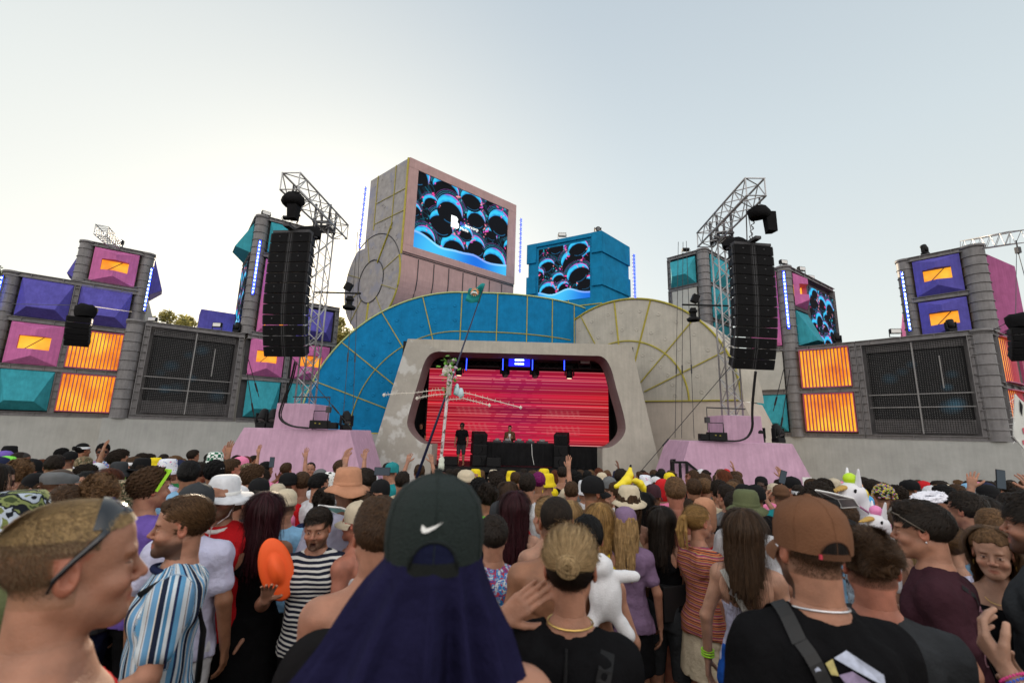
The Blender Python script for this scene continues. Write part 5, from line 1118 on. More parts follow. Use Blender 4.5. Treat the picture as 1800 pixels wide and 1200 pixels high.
PROF_M = [(.86, .165, .115, 0), (.95, .168, .115, .0), (1.05, .150, .105, .005), (1.13, .148, .102, .006), (1.25, .165, .112, .0), (1.36, .178, .115, -.006), (1.42, .165, .105, -.012), (1.46, .110, .082, -.018), (1.50, .062, .062, -.02)]
PROF_F = [(.86, .170, .115, 0), (.95, .172, .118, .0), (1.05, .138, .098, .005), (1.12, .122, .090, .006), (1.25, .138, .108, .004), (1.34, .150, .106, -.004), (1.40, .142, .092, -.012), (1.45, .095, .072, -.016), (1.50, .052, .054, -.018)]
def hand(S, w_, d, nrm, curl=.5, sp=1.0, side=1, k=.006):
    "palm from the wrist w_ along d; nrm = way the palm faces; thumb on side*(d x nrm)"
    w_ = Vector(w_); d = Vector(d).normalized(); nrm = Vector(nrm); nrm = (nrm-d*nrm.dot(d)).normalized(); sd = d.cross(nrm).normalized()*side
    for j, off in enumerate((.028, .009, -.010, -.027)):
        kn = w_+d*(.088-.004*abs(j-1))+sd*off; S.cap(w_+d*.012+sd*off*.6, kn, .0125, .0115, .012)
        L_ = (.044, .049, .046, .036)[j]; p = kn; a = .12+curl*.55; dd = d
        sprd = sd*(.16*sp*(1.2-j*.8)); r = (.0095, .0098, .0093, .0083)[j]
        for q in range(3):
            ang = curl*(.55, .85, .6)[q]+.06*j*curl; dd = (dd*math.cos(ang)+nrm*math.sin(ang)).normalized(); dq = (dd+sprd*(1 if q == 0 else .6)).normalized(); l = L_*(1, .68, .52)[q]; e = p+dq*l
            S.cap(p, e, r, r*.92, .004); p = e; r *= .92
    t0 = w_+d*.025+sd*.022; td = (d*.62+sd*.72+nrm*.3).normalized(); t1 = t0+td*.042; t2 = t1+(td+nrm*.35*curl+d*.25).normalized()*.032; t3 = t2+(td*.6+nrm*.5*curl+d*.5).normalized()*.026
    S.cap(t0, t1, .015, .0125, .010); S.cap(t1, t2, .0115, .0105, .004); S.cap(t2, t3, .0105, .009, .004)
# poses: side -> elbow, wrist, hand direction, palm normal, curl  (body height 1.78, stands at origin, faces +y)
POSES = {
 'down': {-1: ((-.235, -.03, 1.16), (-.25, .03, .90), (-.05, .12, -1), (1, 0, .1), .5), 1: ((.235, -.03, 1.16), (.25, .03, .90), (.05, .12, -1), (-1, 0, .1), .5)},
 'bent': {-1: ((-.225, .0, 1.17), (-.13, .21, 1.22), (.4, .8, .35), (.5, -.6, .4), .7), 1: ((.225, .0, 1.17), (.13, .21, 1.22), (-.4, .8, .35), (-.5, -.6, .4), .7)},
 'wave': {-1: ((-.235, -.03, 1.16), (-.25, .05, .90), (-.05, .2, -1), (1, 0, .1), .5), 1: ((.31, .06, 1.62), (.27, .10, 1.87), (-.1, .12, 1), (0, 1, 0), .25)},
 'reach': {-1: ((-.27, .17, 1.56), (-.20, .24, 1.80), (.2, .2, 1), (.2, 1, 0), .6), 1: ((.27, .17, 1.56), (.20, .24, 1.80), (-.2, .2, 1), (-.2, 1, 0), .6)},
 'phone': {-1: ((-.24, .08, 1.30), (-.10, .26, 1.48), (.4, .3, .8), (.6, -.4, 0), .9), 1: ((.235, -.03, 1.16), (.25, .03, .90), (.05, .12, -1), (-1, 0, .1), .5)},
}
def shoulders(male): return (.168 if male else .145)
def limbs(S, pose, male, infl=0.0, skin=True, sleeve=None, k=.03):
    sx = shoulders(male); g = 1.0 if male else .84; Pz = POSES[pose] if isinstance(pose, str) else pose
    for s in (-1, 1):
        el, wr, hd, pn, cu = Pz[s][:5]; sh = (s*sx, -.012, 1.405); up = np.array(el)[2] > 1.5
        S.cap(sh, sh, .052*g+infl*.8, None, .05)
        if sleeve is None: S.cap(sh, el, .052*g+infl, .040*g+infl, k); S.cap(el, wr, .042*g+infl, .027*g+infl, .02)
        else:
            e = np.array(sh)+(np.array(el)-np.array(sh))*sleeve; S.cap(sh, e, .050*g+infl*.9, .050*g+infl*1.25, k)
        if up: S.cap((s*.10, -.015, 1.42), sh, .05*g+infl, .055*g+infl, .05)
        else: S.cap((s*.045, -.022, 1.468), sh, .034*g+infl, .048*g+infl, .05)
        if skin: hand(S, wr, hd, pn, cu, side=s, sp=Pz[s][5] if len(Pz[s]) > 5 else 1.0)
def legs(S, male, infl=0, cut=.06, spread=.0):
    g = 1 if male else .95
    for s in (-1, 1):
        S.cap((s*.088, 0, .88), (s*(.098+spread), .012, .50), .088*g+infl, .058*g+infl, .04); S.cap((s*(.098+spread), .012, .50), (s*(.105+spread), -.012, max(.10, cut)), .056*g+infl, (.038*g if cut < .2 else .048)+infl, .02)
        if infl == 0: S.cap((s*.105, -.012, .12), (s*.11, -.03, .045), .040, .038, .02); S.cap((s*.11, -.03, .035), (s*.118, .13, .028), .036, .030, .02)
_mc = {}
def bumps(S, male, i=0.0):
    for s in (-1, 1):
        if not male: S.ell((s*.068, .082, 1.27), (.055+i, .043+i, .055+i), .03)
        else: S.ell((s*.07, .078, 1.32), (.075+i, .033+i, .06+i), .03)
        S.ell((s*.085, -.100, 1.36), (.055+i, .018+i, .075+i), .03)
HC = (0, -.008, 1.655)   # head centre
def body_mesh(pose, male, face=True, res=.0085, hres=.005, colkw=None, mouth=0, look=0., fat=1.0, key=None, lowcut=None):
    ky = ('body', key or pose, male, face, res, hres, str(colkw), mouth, look, lowcut)
    if ky in _mc: return _mc[ky]
    Pz = POSES[pose] if isinstance(pose, str) else pose; pts = [Pz[s][i] for s in (-1, 1) for i in (0, 1)]
    xs = [p[0] for p in pts]+[-.24, .24]; ys = [p[1] for p in pts]+[-.17, .17]; zt = max(1.56, max(p[2] for p in pts)+.05)
    lo = (min(xs)-.09, min(ys)-.09, -.01 if lowcut is None else lowcut); hi = (max(xs)+.09, max(ys)+.09, zt)
    def build(S):
        S.torso(PROF_M if male else PROF_F); limbs(S, Pz, male)
        if lowcut is None or lowcut < .9: legs(S, male)
        nr = .057 if male else .046; S.cap((0, -.022, 1.44), (HC[0], HC[1]-.022, HC[2]-.03), nr*1.12, nr, .035)
        bumps(S, male)
        S.cap((0, -.125, 1.05), (0, -.125, 1.40), .006, .006, .025, True)
        head(S, HC, male, fat, mouth, look, face)
    S = Sdf(lo, hi, res); build(S); 
    hc = 1.53; S.cut(lambda X, Y, Z: np.where((abs(X) < .12) & (abs(Y+.01) < .16), Z-hc-.008, -1)*(1+0*X)) ; parts = [S.mesh()]
    H = Sdf((-.105, -.135, hc-.004), (.105, .135, HC[2]+.14), hres); build(H); H.cut(lambda X, Y, Z: hc-Z); parts.append(H.mesh())
    for s in (-1, 1):   # finer hands
        w_ = np.array(Pz[s][1]); d = np.array(Vector(Pz[s][2]).normalized()); c = w_+d*.10
        if s == -1 and False: pass
        Hh = Sdf(c-.14, c+.14, .0045 if res < .01 else .006); sub = Hh; build_h = [limbs(Hh, Pz, male)]; dd = np.array(d); q = w_-d*.02; Hh.cut(lambda X, Y, Z: -((X-q[0])*dd[0]+(Y-q[1])*dd[1]+(Z-q[2])*dd[2])); parts.append(Hh.mesh())
    kw = dict(colkw or {}); me = mkmesh('body', parts, M['skin'], lambda v: headcol(v, HC, look, **kw)); _mc[ky] = me; return me
# cut the coarse hand away is unnecessary: both surfaces coincide
def stripe_u(v):   # stripe coordinate: round the body on the trunk, across the cloth on the sleeves
    x, y, z = v.T; sl = (abs(x) > .165-.10*np.clip(z-1.38, 0, .1)) & (z > 1.14); u = np.where(sl, y+.02*z, np.arctan2(y, x)*.155+.3); return np.stack([u+1, u, u], 1)
def top_mesh(kind, pose, male, mt, res=.009, key=None, thick=.013, seed=1, colfn=None):
    ky = ('top', kind, key or pose, male, mt.name, res, thick)
    if ky in _mc: return _mc[ky]
    Pz = POSES[pose] if isinstance(pose, str) else pose; el = [Pz[s][0] for s in (-1, 1)]+([Pz[s][1] for s in (-1, 1)] if kind == 'long' else [])
    x = max(.26, max(abs(p[0]) for p in el)+.09); zt = max(1.56, max(p[2] for p in el)+.08); y0 = min(-.2, min(p[1] for p in el)-.09); y1 = max(.2, max(p[1] for p in el)+.09)
    S = Sdf((-x, y0, .80), (x, y1, zt), res); pr = PROF_M if male else PROF_F
    if kind in ('tee', 'long', 'poncho'):
        w_ = [(z, a+thick+(.012 if z < 1.2 else .0), b+thick+(.012 if z < 1.2 else 0), c) for z, a, b, c in pr]; S.torso([(.84, w_[0][1]+.016, w_[0][2]+.016, 0), (.95, w_[1][1]+.010, w_[1][2]+.010, 0)]+w_[2:])
        limbs(S, Pz, male, thick, skin=False, sleeve=None if kind == 'long' else .62)
        if kind == 'long':
            pass
        bumps(S, male, thick)
        S.noise(.007, 22, seed, 4, .8); S.noise(.004, 55, seed+9, 4, .5)
        nr = .070 if male else .085
        S.cut(lambda X, Y, Z: nr-np.sqrt(X**2+(Y+.012-.0)**2+((Z-1.535)*.9)**2)); S.cut(lambda X, Y, Z: .87-Z+.01*np.sin(X*20))
        if kind == 'long':
            for s in (-1, 1): q = np.array(Pz[s][1]); S.cut(lambda X, Y, Z: .032-np.sqrt((X-q[0])**2+(Y-q[1])**2+(Z-q[2])**2))
        if not male: S.cut(lambda X, Y, Z: np.where(Y > 0, .09-np.sqrt(X**2+(Z-1.47)**2), -1))
    elif kind == 'tank':
        w_ = [(z, a+thick*.6, b+thick*.6, c) for z, a, b, c in pr if z < 1.45]; S.torso(w_); bumps(S, male, thick*.6); S.noise(.0025, 30, seed, 4)
        sx = shoulders(male)
        for s in (-1, 1): S.cut(lambda X, Y, Z: .085-np.sqrt((X-s*(sx+.03))**2+((Z-1.42)*.8)**2)+0*Y)
        nw = .075 if male else .09; S.cut(lambda X, Y, Z: nw-np.sqrt(X**2+((Z-1.50)*.85)**2)+0*Y); S.cut(lambda X, Y, Z: (.88 if male else .985)-Z)
    elif kind == 'strap':   # narrow top under bare shoulders
        w_ = [(z, a+.008, b+.008, c) for z, a, b, c in pr if z < 1.4]; S.torso(w_); bumps(S, male, .007); S.noise(.003, 40, seed, 4, 2.0); S.cut(lambda X, Y, Z: np.maximum(.93-Z, Z-1.26-.04*np.cos(X*14)*(Y > 0)))
        S2 = [(s*.085, .09 * q, z) for s in (-1, 1) for q, z in ((1, 1.3), (.6, 1.44), (-.6, 1.44), (-1.05, 1.24))]
        for i in (0, 4):
            for j in range(3): S.cap(S2[i+j], S2[i+j+1], .008, .008, .004)
    v = S.mesh(); me = mkmesh('top', [v], mt, stripe_u if mt.name.startswith('blue_striped') else colfn); _mc[ky] = me; return me
def legs_mesh(kind, male, mt):
    ky = ('legs', kind, male, mt.name)
    if ky in _mc: return _mc[ky]
    S = Sdf((-.26, -.19, .03), (.26, .19, 1.06), .011)
    if kind == 'skirt': S.torso([(.58, .21, .17, 0), (.75, .195, .15, 0), (.9, .186, .132, 0), (1.0, .168, .122, 0), (1.04, .15, .112, 0)]); S.noise(.004, 40, 2, 4, .2)
    else: S.torso([(.84, .175, .125, 0), (.95, .176, .123, 0), (1.03, .158, .112, 0)]); legs(S, male, .015, .42 if kind == 'shorts' else .10, .004); S.noise(.006, 30, 2, 4)
    if kind == 'shorts': S.cut(lambda X, Y, Z: .46-Z)
    me = mkmesh('trousers', [S.mesh()], mt); _mc[ky] = me; return me
# ---- hair ----
def hair_mesh(kind, mt, male=True, res=.0055, look=0., seed=1, under=False):
    ky = ('hair', kind, mt.name, look, res, seed, under)
    if ky in _mc: return _mc[ky]
    o = np.array(HC); c, sn = math.cos(look), math.sin(look)
    long_ = kind in ('long', 'wavy', 'dreads', 'straight', 'blondlong'); lo = (-.20, -.24, HC[2]-(.46 if long_ else .20)); hi = (.20, .16, HC[2]+.22)
    S = Sdf(lo, hi, res); rs = np.random.RandomState(seed); rot = ((c, sn, 0), (-sn, c, 0), (0, 0, 1))
    def T(p): x, y, z = p; return (o[0]+x*c-y*sn, o[1]+x*sn+y*c, o[2]+z)
    add = {'buzz': .004, 'short': .012, 'crop': .009, 'curly': .020, 'afro': .032, 'long': .014, 'wavy': .022, 'straight': .012, 'dreads': .02, 'bun': .011, 'pony': .011, 'fringe': .018, 'blondlong': .014, 'fade': .010}[kind]
    S.ell(T((0, -.016, .042)), (.077+add*.8, .099+add*.8, .084+add), .01, False, rot)
    if kind in ('short', 'fringe', 'curly', 'afro', 'crop', 'fade'): S.ell(T((0, .012, .095)), (.062+add*.6, .075+add*.4, .035+add*.8), .02, False, rot)
    def local(X, Y, Z): return (X-o[0])*c+(Y-o[1])*sn, -(X-o[0])*sn+(Y-o[1])*c, Z-o[2]
    def face(X, Y, Z):
        x, y, z = local(X, Y, Z); hlz = .072 if kind not in ('fringe',) else .050
        front = np.minimum(y-.045+.5*np.clip(z-.0, 0, 1)*0, hlz+.006*np.cos(x*70)-z); side = np.minimum(y-.004, .045-z+.35*(y)); nape = -.050-z if kind not in ('fade',) else -.01-z
        low = np.minimum(np.maximum(-.03-z, -9), y+.03); return np.maximum(np.maximum(front, np.minimum(side, .04-z)), np.maximum(low, nape) if not long_ else low)
    S.cut(face)
    if kind in ('curly', 'afro'): S.noise(.010, 170, seed, 6); S.noise(.006, 290, seed+3, 5)
    elif kind in ('short', 'fringe', 'crop', 'fade'):
        X, Y, Z = np.meshgrid(*S.ax, indexing='ij', sparse=True); x, y, z = local(X, Y, Z); w_ = np.sin(x*210+25*np.sin(y*22+z*15+seed))*.5+np.sin(x*120+y*60+20*np.sin(z*30+seed))*.6; S.f = (S.f+np.where(abs(S.f) < .05, (.0035 if kind != 'fringe' else .005)*w_, 0)).astype(np.float32); S.noise(.003, 120, seed, 5)
    elif kind in ('bun', 'pony'): S.noise(.0022, 170, seed, 5, .3)
    if under: S.cut(lambda X, Y, Z: Z-HC[2]-.030)
    if long_:
        n = {'long': 46, 'wavy': 60, 'straight': 46, 'dreads': 44, 'blondlong': 44}[kind]; L_ = {'long': .36, 'wavy': .30, 'straight': .42, 'dreads': .40, 'blondlong': .40}[kind]
        for i in range(n):
            a = math.pi*(-.5)+rs.uniform(-1.75, 1.75); r = .082+rs.uniform(-.006, .008); p = np.array((math.cos(a)*r*.96, math.sin(a)*r*1.15-.016, rs.uniform(.0, .06))); rr = rs.uniform(.010, .017) if kind != 'dreads' else rs.uniform(.009, .012)
            st = 6; l = L_*rs.uniform(.8, 1.02)/st; ph = rs.rand()*6
            for q in range(st):
                out = .012 if q == 0 else (.004 if q < 2 else -.004); amp = .012 if kind in ('wavy',) else .004
                nx = p+np.array((math.cos(a)*out+math.sin(ph+q*1.7)*amp, math.sin(a)*out*.6-(.010 if q > 0 else 0)+math.cos(ph+q*1.9)*amp*.5, -l)); nx[1] = min(nx[1], .03 if abs(nx[0]) > .07 else -.03)
                if q > 2: nx[1] = min(nx[1], -.085)
                S.cap(T(p), T(nx), rr*(1-.08*q), rr*(1-.08*(q+1)), .008 if kind != 'dreads' else .002); p = nx
        S.noise(.0028, 150, seed, 5, .18)
    if kind == 'bun':
        S.ell(T((0, -.125, .045)), (.040, .030, .036), .006, False, rot)
        for i in range(9):
            a = i*.7; S.cap(T((.03*math.cos(a), -.128, .045+.028*math.sin(a))), T((.032*math.cos(a+.9), -.146, .045+.03*math.sin(a+.9))), .009, .009, .004)
    if kind == 'pony':
        S.cap(T((0, -.105, .055)), T((0, -.145, .045)), .022, .026, .01)
        for i in range(16): a = rs.uniform(-.03, .03); b = rs.uniform(-.02, .01); S.cap(T((a*.5, -.145+b, .045)), T((a*1.3, -.165+b*1.5, -.05)), .013, .012, .006); S.cap(T((a*1.3, -.165+b*1.5, -.05)), T((a*1.2, -.15+b, -.17)), .012, .006, .006)
        S.noise(.003, 150, seed+2, 5, .2)
    me = mkmesh('hair', [S.mesh()], mt); _mc[ky] = me; return me
# ---- hats: lathes shaped round the head ----
def hat_mesh(kind, mt, mt2=None, key=''):
    ky = ('hat', kind, mt.name, mt2.name if mt2 else '')
    if ky in _mc: return _mc[ky]
    mb = MB(); o = Vector(HC)+Vector((0, -.012, 0)); n = 36
    if kind in ('cap', 'capback'):
        sg = 1 if kind == 'cap' else -1; prof = [(.0885, .012), (.0905, .04), (.0895, .07), (.082, .105), (.064, .130), (.036, .146), (.010, .152), (.007, .157), (0, .158)]
        mb.lathe(o, prof, n, sx=1.0, sy=1.2); mb.lathe(o, [(.0885, .012), (.085, .012), (.085, .05)], n, sx=1, sy=1.2)
        vs = []; m = 18
        for j in range(5):
            for i in range(m+1):
                a = math.pi*(.5+(i/m-.5)*.92); r0 = .0; x = math.cos(a)*.088; y = math.sin(a)*.105; t = j/4; yy = y+t*.075*math.sin(a)**.6*1.0; zz = .016-.028*t*t-.10*(x*x)/.0088*.10*(1+t); vs.append(o+Vector((x*(1+.04*t), yy*sg, zz)))
        fs = [(j*(m+1)+i, j*(m+1)+i+1, (j+1)*(m+1)+i+1, (j+1)*(m+1)+i) for j in range(4) for i in range(m)]; mb.add(vs, fs, 1 if mt2 else 0, True); mb.add([v-Vector((0, 0, .004)) for v in vs], [f[::-1] for f in fs], 1 if mt2 else 0, True)
        for k in range(6):   # seams
            a = math.pi/6+k*math.pi/3; mb.tube([o+Vector((r*1.004*math.cos(a), r*1.2*1.004*math.sin(a), z)) for r, z in prof[:-2]], .0012, 4)
    elif kind in ('bucket', 'sun', 'wide', 'boonie', 'straw'):
        br = {'bucket': (.125, -.035), 'sun': (.16, -.015), 'wide': (.185, .0), 'boonie': (.145, -.02), 'straw': (.17, .0)}[kind]; hh = .135 if kind != 'wide' else .145
        rs = random.Random(len(kind)); prof = [(br[0]-.002, br[1]-.004), (br[0], br[1]), ((br[0]+.092)/2, .012+br[1]*.3), (.092, .022), (.090, .055), (.086, .09), (.078, hh-.012), (.064, hh), (.03, hh+.004), (0, hh+.004)]
        b0 = len(mb.v); mb.lathe(o, prof, n, sx=1.0, sy=1.14)
        mb.lathe(o, [(br[0]-.002, br[1]-.004), ((br[0]+.09)/2, .006+br[1]*.3), (.088, .012), (.088, .05)], n, sx=1, sy=1.14)
        am = {'bucket': .006, 'sun': .016, 'wide': .022, 'boonie': .018, 'straw': .008}[kind]
        for i in range(b0, len(mb.v)):
            x, y, z = mb.v[i]; r = math.hypot(x-o.x, y-o.y); a = math.atan2(y-o.y, x-o.x)
            if r > .1: z += (r-.09)/.08*am*math.sin(2*a+1.2+len(kind))+am*.3*math.sin(5*a)*(r-.09)/.08
            else: x += .003*math.sin(z*90+a*3); y += .003*math.cos(z*80+a*2)
            mb.v[i] = (x, y, z)
        if kind in ('straw', 'boonie', 'wide'): mb.lathe(o, [(.0925, .024), (.0935, .03), (.0925, .042), (.090, .044)], n, mi=1 if mt2 else 0, sx=1, sy=1.14)
    elif kind == 'flat':
        vs = []; prof = [(.084, .02), (.089, .05), (.091, .072), (.082, .095), (.055, .108), (.0, .112)]; mb.lathe(o, prof, n, sx=1, sy=1.17)
        for i, v in enumerate(mb.v):
            x, y, z = v; dy = y-o.y
            if dy > .0: mb.v[i] = (x, y+.03*dy/.1, z-.35*dy*(z-o.z)/.12)
        mb.lathe(o+Vector((0, .10, .018)), [(.0, .01), (.06, .004), (.065, -.004), (0, 0)], 20, sy=.8)
    elif kind == 'beanie': mb.lathe(o, [(.086, .02), (.090, .022), (.091, .055), (.088, .058), (.090, .08), (.080, .115), (.05, .145), (0, .155)], n, sx=1, sy=1.15)
    elif kind == 'visor': 
        mb.lathe(o, [(.0895, .03), (.0905, .07), (.0895, .07), (.088, .03)], n, sx=1, sy=1.15)
    elif kind == 'scarf':
        prof = [(.075, -.13), (.085, -.10), (.090, -.05), (.091, .0), (.092, .04), (.088, .08), (.070, .115), (.035, .135), (0, .14)]; mb.lathe(o, prof, 44, sx=1, sy=1.2)
        for i, v in enumerate(mb.v):
            x, y, z = v; a = math.atan2(y-o.y, x-o.x); w_ = .0022*math.sin(a*5+z*60)+.002*math.sin(a*9-z*90); k = 1+w_/.09
            if y > o.y+.04 and z < o.z+.06: k *= .62
            mb.v[i] = (o.x+(x-o.x)*k, o.y+(y-o.y)*k, z)
    elif kind == 'horns':   # soft yellow hat with two tall pointed ears
        mb.lathe(o, [(.1, -.02), (.105, .05), (.09, .11), (.05, .15), (0, .16)], 24, sx=1, sy=1.1)
        for s in (-1, 1): mb.lathe(o+Vector((s*.05, 0, .11)), [(.036, 0), (.032, .08), (.018, .15)], 10, M=Matrix.Rotation(.35*s, 3, 'Y')); mb.lathe(o+Vector((s*.05, 0, .11)), [(.019, .148), (.008, .18), (0, .19)], 10, mi=1, M=Matrix.Rotation(.35*s, 3, 'Y'))
    elif kind == 'patch':   # bobbly many coloured wig hat
        rs = random.Random(3)
        for i in range(170):
            z = rs.uniform(-.01, 1); a = rs.random()*6.28; r = math.sqrt(max(0, 1-z*z)); p = o+Vector((.10*r*math.cos(a), .118*r*math.sin(a), .0+.135*z)); mb.lathe(p, [(0, -.012), (.015, -.004), (.015, .006), (0, .013)], 6)
    me = D.meshes.new('hat'); me.from_pydata([tuple(v) for v in mb.v], [], mb.f); me.materials.append(mt)
    if mt2: me.materials.append(mt2)
    elif max(mb.m) > 0: me.materials.append(M['black'])
    me.polygons.foreach_set('material_index', mb.m); me.polygons.foreach_set('use_smooth', mb.sm); bm = bmesh.new(); bm.from_mesh(me); bmesh.ops.recalc_face_normals(bm, faces=bm.faces); bm.to_mesh(me); bm.free(); me.update(); _mc[ky] = me; return me
def glasses_mesh(mt, up=0.0):
    ky = ('glasses', mt.name, up)
    if ky in _mc: return _mc[ky]
    mb = MB(); o = Vector(HC)+Vector((0, 0, 0)); z = .0+up; y = .098-up*.42; n = 10; vs = []
    for j in (0, 1, 2):
        for i in range(21): a = (i/20-.5)*2.1; vs.append(o+Vector((math.sin(a)*.076, y-.05+math.cos(a)*.052, z+.02-.019*j+(.004 if j == 1 else 0))))
    mb.add(vs, [(j*21+i, j*21+i+1, (j+1)*21+i+1, (j+1)*21+i) for j in range(2) for i in range(20)], 0, True)
    for s in (-1, 1): mb.tube([o+Vector((s*.074, y-.045, z+.008)), o+Vector((s*.081, .0, z*.6+.012)), o+Vector((s*.078, -.02, z*.4+.0))], .003, 5)
    me = D.meshes.new('sunglasses'); me.from_pydata([tuple(v) for v in mb.v], [], mb.f); me.materials.append(mt); me.polygons.foreach_set('use_smooth', mb.sm); me.update(); _mc[ky] = me; return me
# ---- materials that take the object's own colour ----
def obj_mat(name, rough=.8, var=.12, scale=30, bump=.2, bscale=60, spec=.3, attr=False, sss=0, streak=False, sheen=0, stripes=None, pat=None):
    m = D.materials.new(name); m.use_nodes = True; t = m.node_tree; b = t.nodes['Principled BSDF']; L = t.links.new; b.inputs['Roughness'].default_value = rough; b.inputs['Specular IOR Level'].default_value = spec
    oi = t.nodes.new('ShaderNodeObjectInfo'); tc = t.nodes.new('ShaderNodeTexCoord'); n = t.nodes.new('ShaderNodeTexNoise'); n.inputs['Scale'].default_value = scale; n.inputs['Detail'].default_value = 5
    vec = tc.outputs['Object']
    if streak:
        mp = t.nodes.new('ShaderNodeMapping'); mp.inputs['Scale'].default_value = (1, 1, .12); L(vec, mp.inputs[0]); L(mp.outputs[0], n.inputs[0])
    else: L(vec, n.inputs[0])
    r = t.nodes.new('ShaderNodeMapRange'); r.inputs[1].default_value = .3; r.inputs[2].default_value = .7; r.inputs[3].default_value = 1-var; r.inputs[4].default_value = 1+var; L(n.outputs[0], r.inputs[0])
    base = oi.outputs['Color']
    if pat: base = pat(t, L, tc, oi.outputs['Color'])
    v = t.nodes.new('ShaderNodeVectorMath'); v.operation = 'SCALE'; L(base, v.inputs[0]); L(r.outputs[0], v.inputs[3]); out = v.outputs[0]
    if attr:
        a = t.nodes.new('ShaderNodeAttribute'); a.attribute_name = 'Col'; q = t.nodes.new('ShaderNodeVectorMath'); q.operation = 'MULTIPLY'; L(out, q.inputs[0]); L(a.outputs[0], q.inputs[1]); out = q.outputs[0]
    L(out, b.inputs['Base Color'])
    if sss: b.inputs['Subsurface Weight'].default_value = sss; b.inputs['Subsurface Radius'].default_value = (.012, .005, .003); b.inputs['Subsurface Scale'].default_value = 1.0
    if sheen: b.inputs['Sheen Weight'].default_value = sheen
    nb = t.nodes.new('ShaderNodeTexNoise'); nb.inputs['Scale'].default_value = bscale; nb.inputs['Detail'].default_value = 4; L((mp.outputs[0] if streak else vec), nb.inputs[0]); bp = t.nodes.new('ShaderNodeBump'); bp.inputs['Strength'].default_value = bump; bp.inputs['Distance'].default_value = .006 if bscale > 20 else .02
    L(nb.outputs[0], bp.inputs['Height']); L(bp.outputs[0], b.inputs['Normal']); return m
M['skin'] = obj_mat('skin', .5, .22, 16, .25, 190, .35, attr=True, sss=.12)
M['cloth'] = obj_mat('cloth', .95, .16, 9, 1.0, 13, .06)
M['hair'] = obj_mat('hair', .65, .5, 90, .9, 140, .12, streak=True)
M['strand'] = obj_mat('hair_strands', .5, .2, 60, .0, 140, .2, attr=True)
M['curlhair'] = obj_mat('curly_hair', .7, .4, 70, .9, 120, .12)
M['hatcloth'] = obj_mat('hat_cloth', .88, .12, 18, .4, 160, .2)
M['glass_dark'] = mat('dark_lens', (.012, .012, .015), .12, var=.1, spec=.8)
M['glass_green'] = mat('green_frame', (.35, .75, .03), .4, var=.1); M['glass_red'] = mat('red_lens', (.5, .05, .08), .2, var=.1); M['glass_blue'] = mat('blue_mirror_lens', (.05, .08, .7), .08, metal=.8, var=.3, scale=30)
def pat_stripes(axis, ramp, sc):
    def f(t, L, tc, base):
        s = t.nodes.new('ShaderNodeSeparateXYZ'); L(tc.outputs['Object'], s.inputs[0]); m = t.nodes.new('ShaderNodeMath'); m.operation = 'MULTIPLY'; m.inputs[1].default_value = sc; so_ = s.outputs[axis]
        if axis == 0: at_ = t.nodes.new('ShaderNodeAttribute'); at_.attribute_name = 'Col'; s2 = t.nodes.new('ShaderNodeSeparateColor'); L(at_.outputs[0], s2.inputs[0]); so_ = s2.outputs[0]
        if axis == 9: ad = t.nodes.new('ShaderNodeMath'); ad.operation = 'SUBTRACT'; L(s.outputs[0], ad.inputs[0]); L(s.outputs[1], ad.inputs[1]); so_ = ad.outputs[0]
        L(so_, m.inputs[0]); fr = t.nodes.new('ShaderNodeMath'); fr.operation = 'FRACT'; L(m.outputs[0], fr.inputs[0])
        r = t.nodes.new('ShaderNodeValToRGB'); r.color_ramp.interpolation = 'CONSTANT'; e = r.color_ramp.elements; e[0].position = 0; e[0].color = (*ramp[0][1], 1); e[1].position = ramp[1][0]; e[1].color = (*ramp[1][1], 1)
        for p, c in ramp[2:]: k = e.new(p); k.color = (*c, 1)
        L(fr.outputs[0], r.inputs[0]); return r.outputs[0]
    return f
def pat_blobs(cols, sc, inter='CONSTANT', dist=1.5):
    def f(t, L, tc, base):
        n = t.nodes.new('ShaderNodeTexNoise'); n.inputs['Scale'].default_value = sc; n.inputs['Detail'].default_value = 1.5; n.inputs['Distortion'].default_value = dist; L(tc.outputs['Object'], n.inputs[0])
        r = t.nodes.new('ShaderNodeValToRGB'); r.color_ramp.interpolation = inter; e = r.color_ramp.elements; e[0].position = 0; e[0].color = (*cols[0], 1); e[1].position = .66; e[1].color = (*cols[-1], 1); N = len(cols)
        for i, c in enumerate(cols[1:-1]): k = e.new(.36+.3*(i)/(max(1, N-2))); k.color = (*c, 1)
        L(n.outputs[0], r.inputs[0]); return r.outputs[0]
    return f
M['bluestripe'] = obj_mat('blue_striped_shirt', .9, .08, 9, .4, 26, .15, pat=pat_stripes(0, [(0, (.60, .66, .70)), (.10, (.06, .2, .36)), (.2, (.55, .64, .72)), (.25, (.012, .018, .04)), (.40, (.62, .6, .55)), (.44, (.13, .3, .5)), (.6, (.55, .6, .66)), (.64, (.2, .12, .1)), (.66, (.6, .66, .7)), (.78, (.12, .33, .55)), (.92, (.02, .03, .08))], 8.0))
M['bwstripe'] = obj_mat('navy_white_stripe', .9, .08, 9, .4, 26, .15, pat=pat_stripes(2, [(0, (.6, .6, .58)), (.42, (.012, .015, .03)), (.98, (.6, .6, .58))], 34))
M['camo'] = obj_mat('camouflage', .9, .1, 9, .4, 60, .15, pat=pat_blobs([(.05, .07, .03), (.20, .24, .09), (.012, .015, .02), (.42, .48, .56), (.16, .19, .06)], 13))
M['camo2'] = obj_mat('brown_camouflage', .9, .1, 9, .4, 60, .15, pat=pat_blobs([(.03, .035, .025), (.22, .15, .09), (.05, .06, .03), (.34, .27, .18), (.06, .05, .035)], 20))
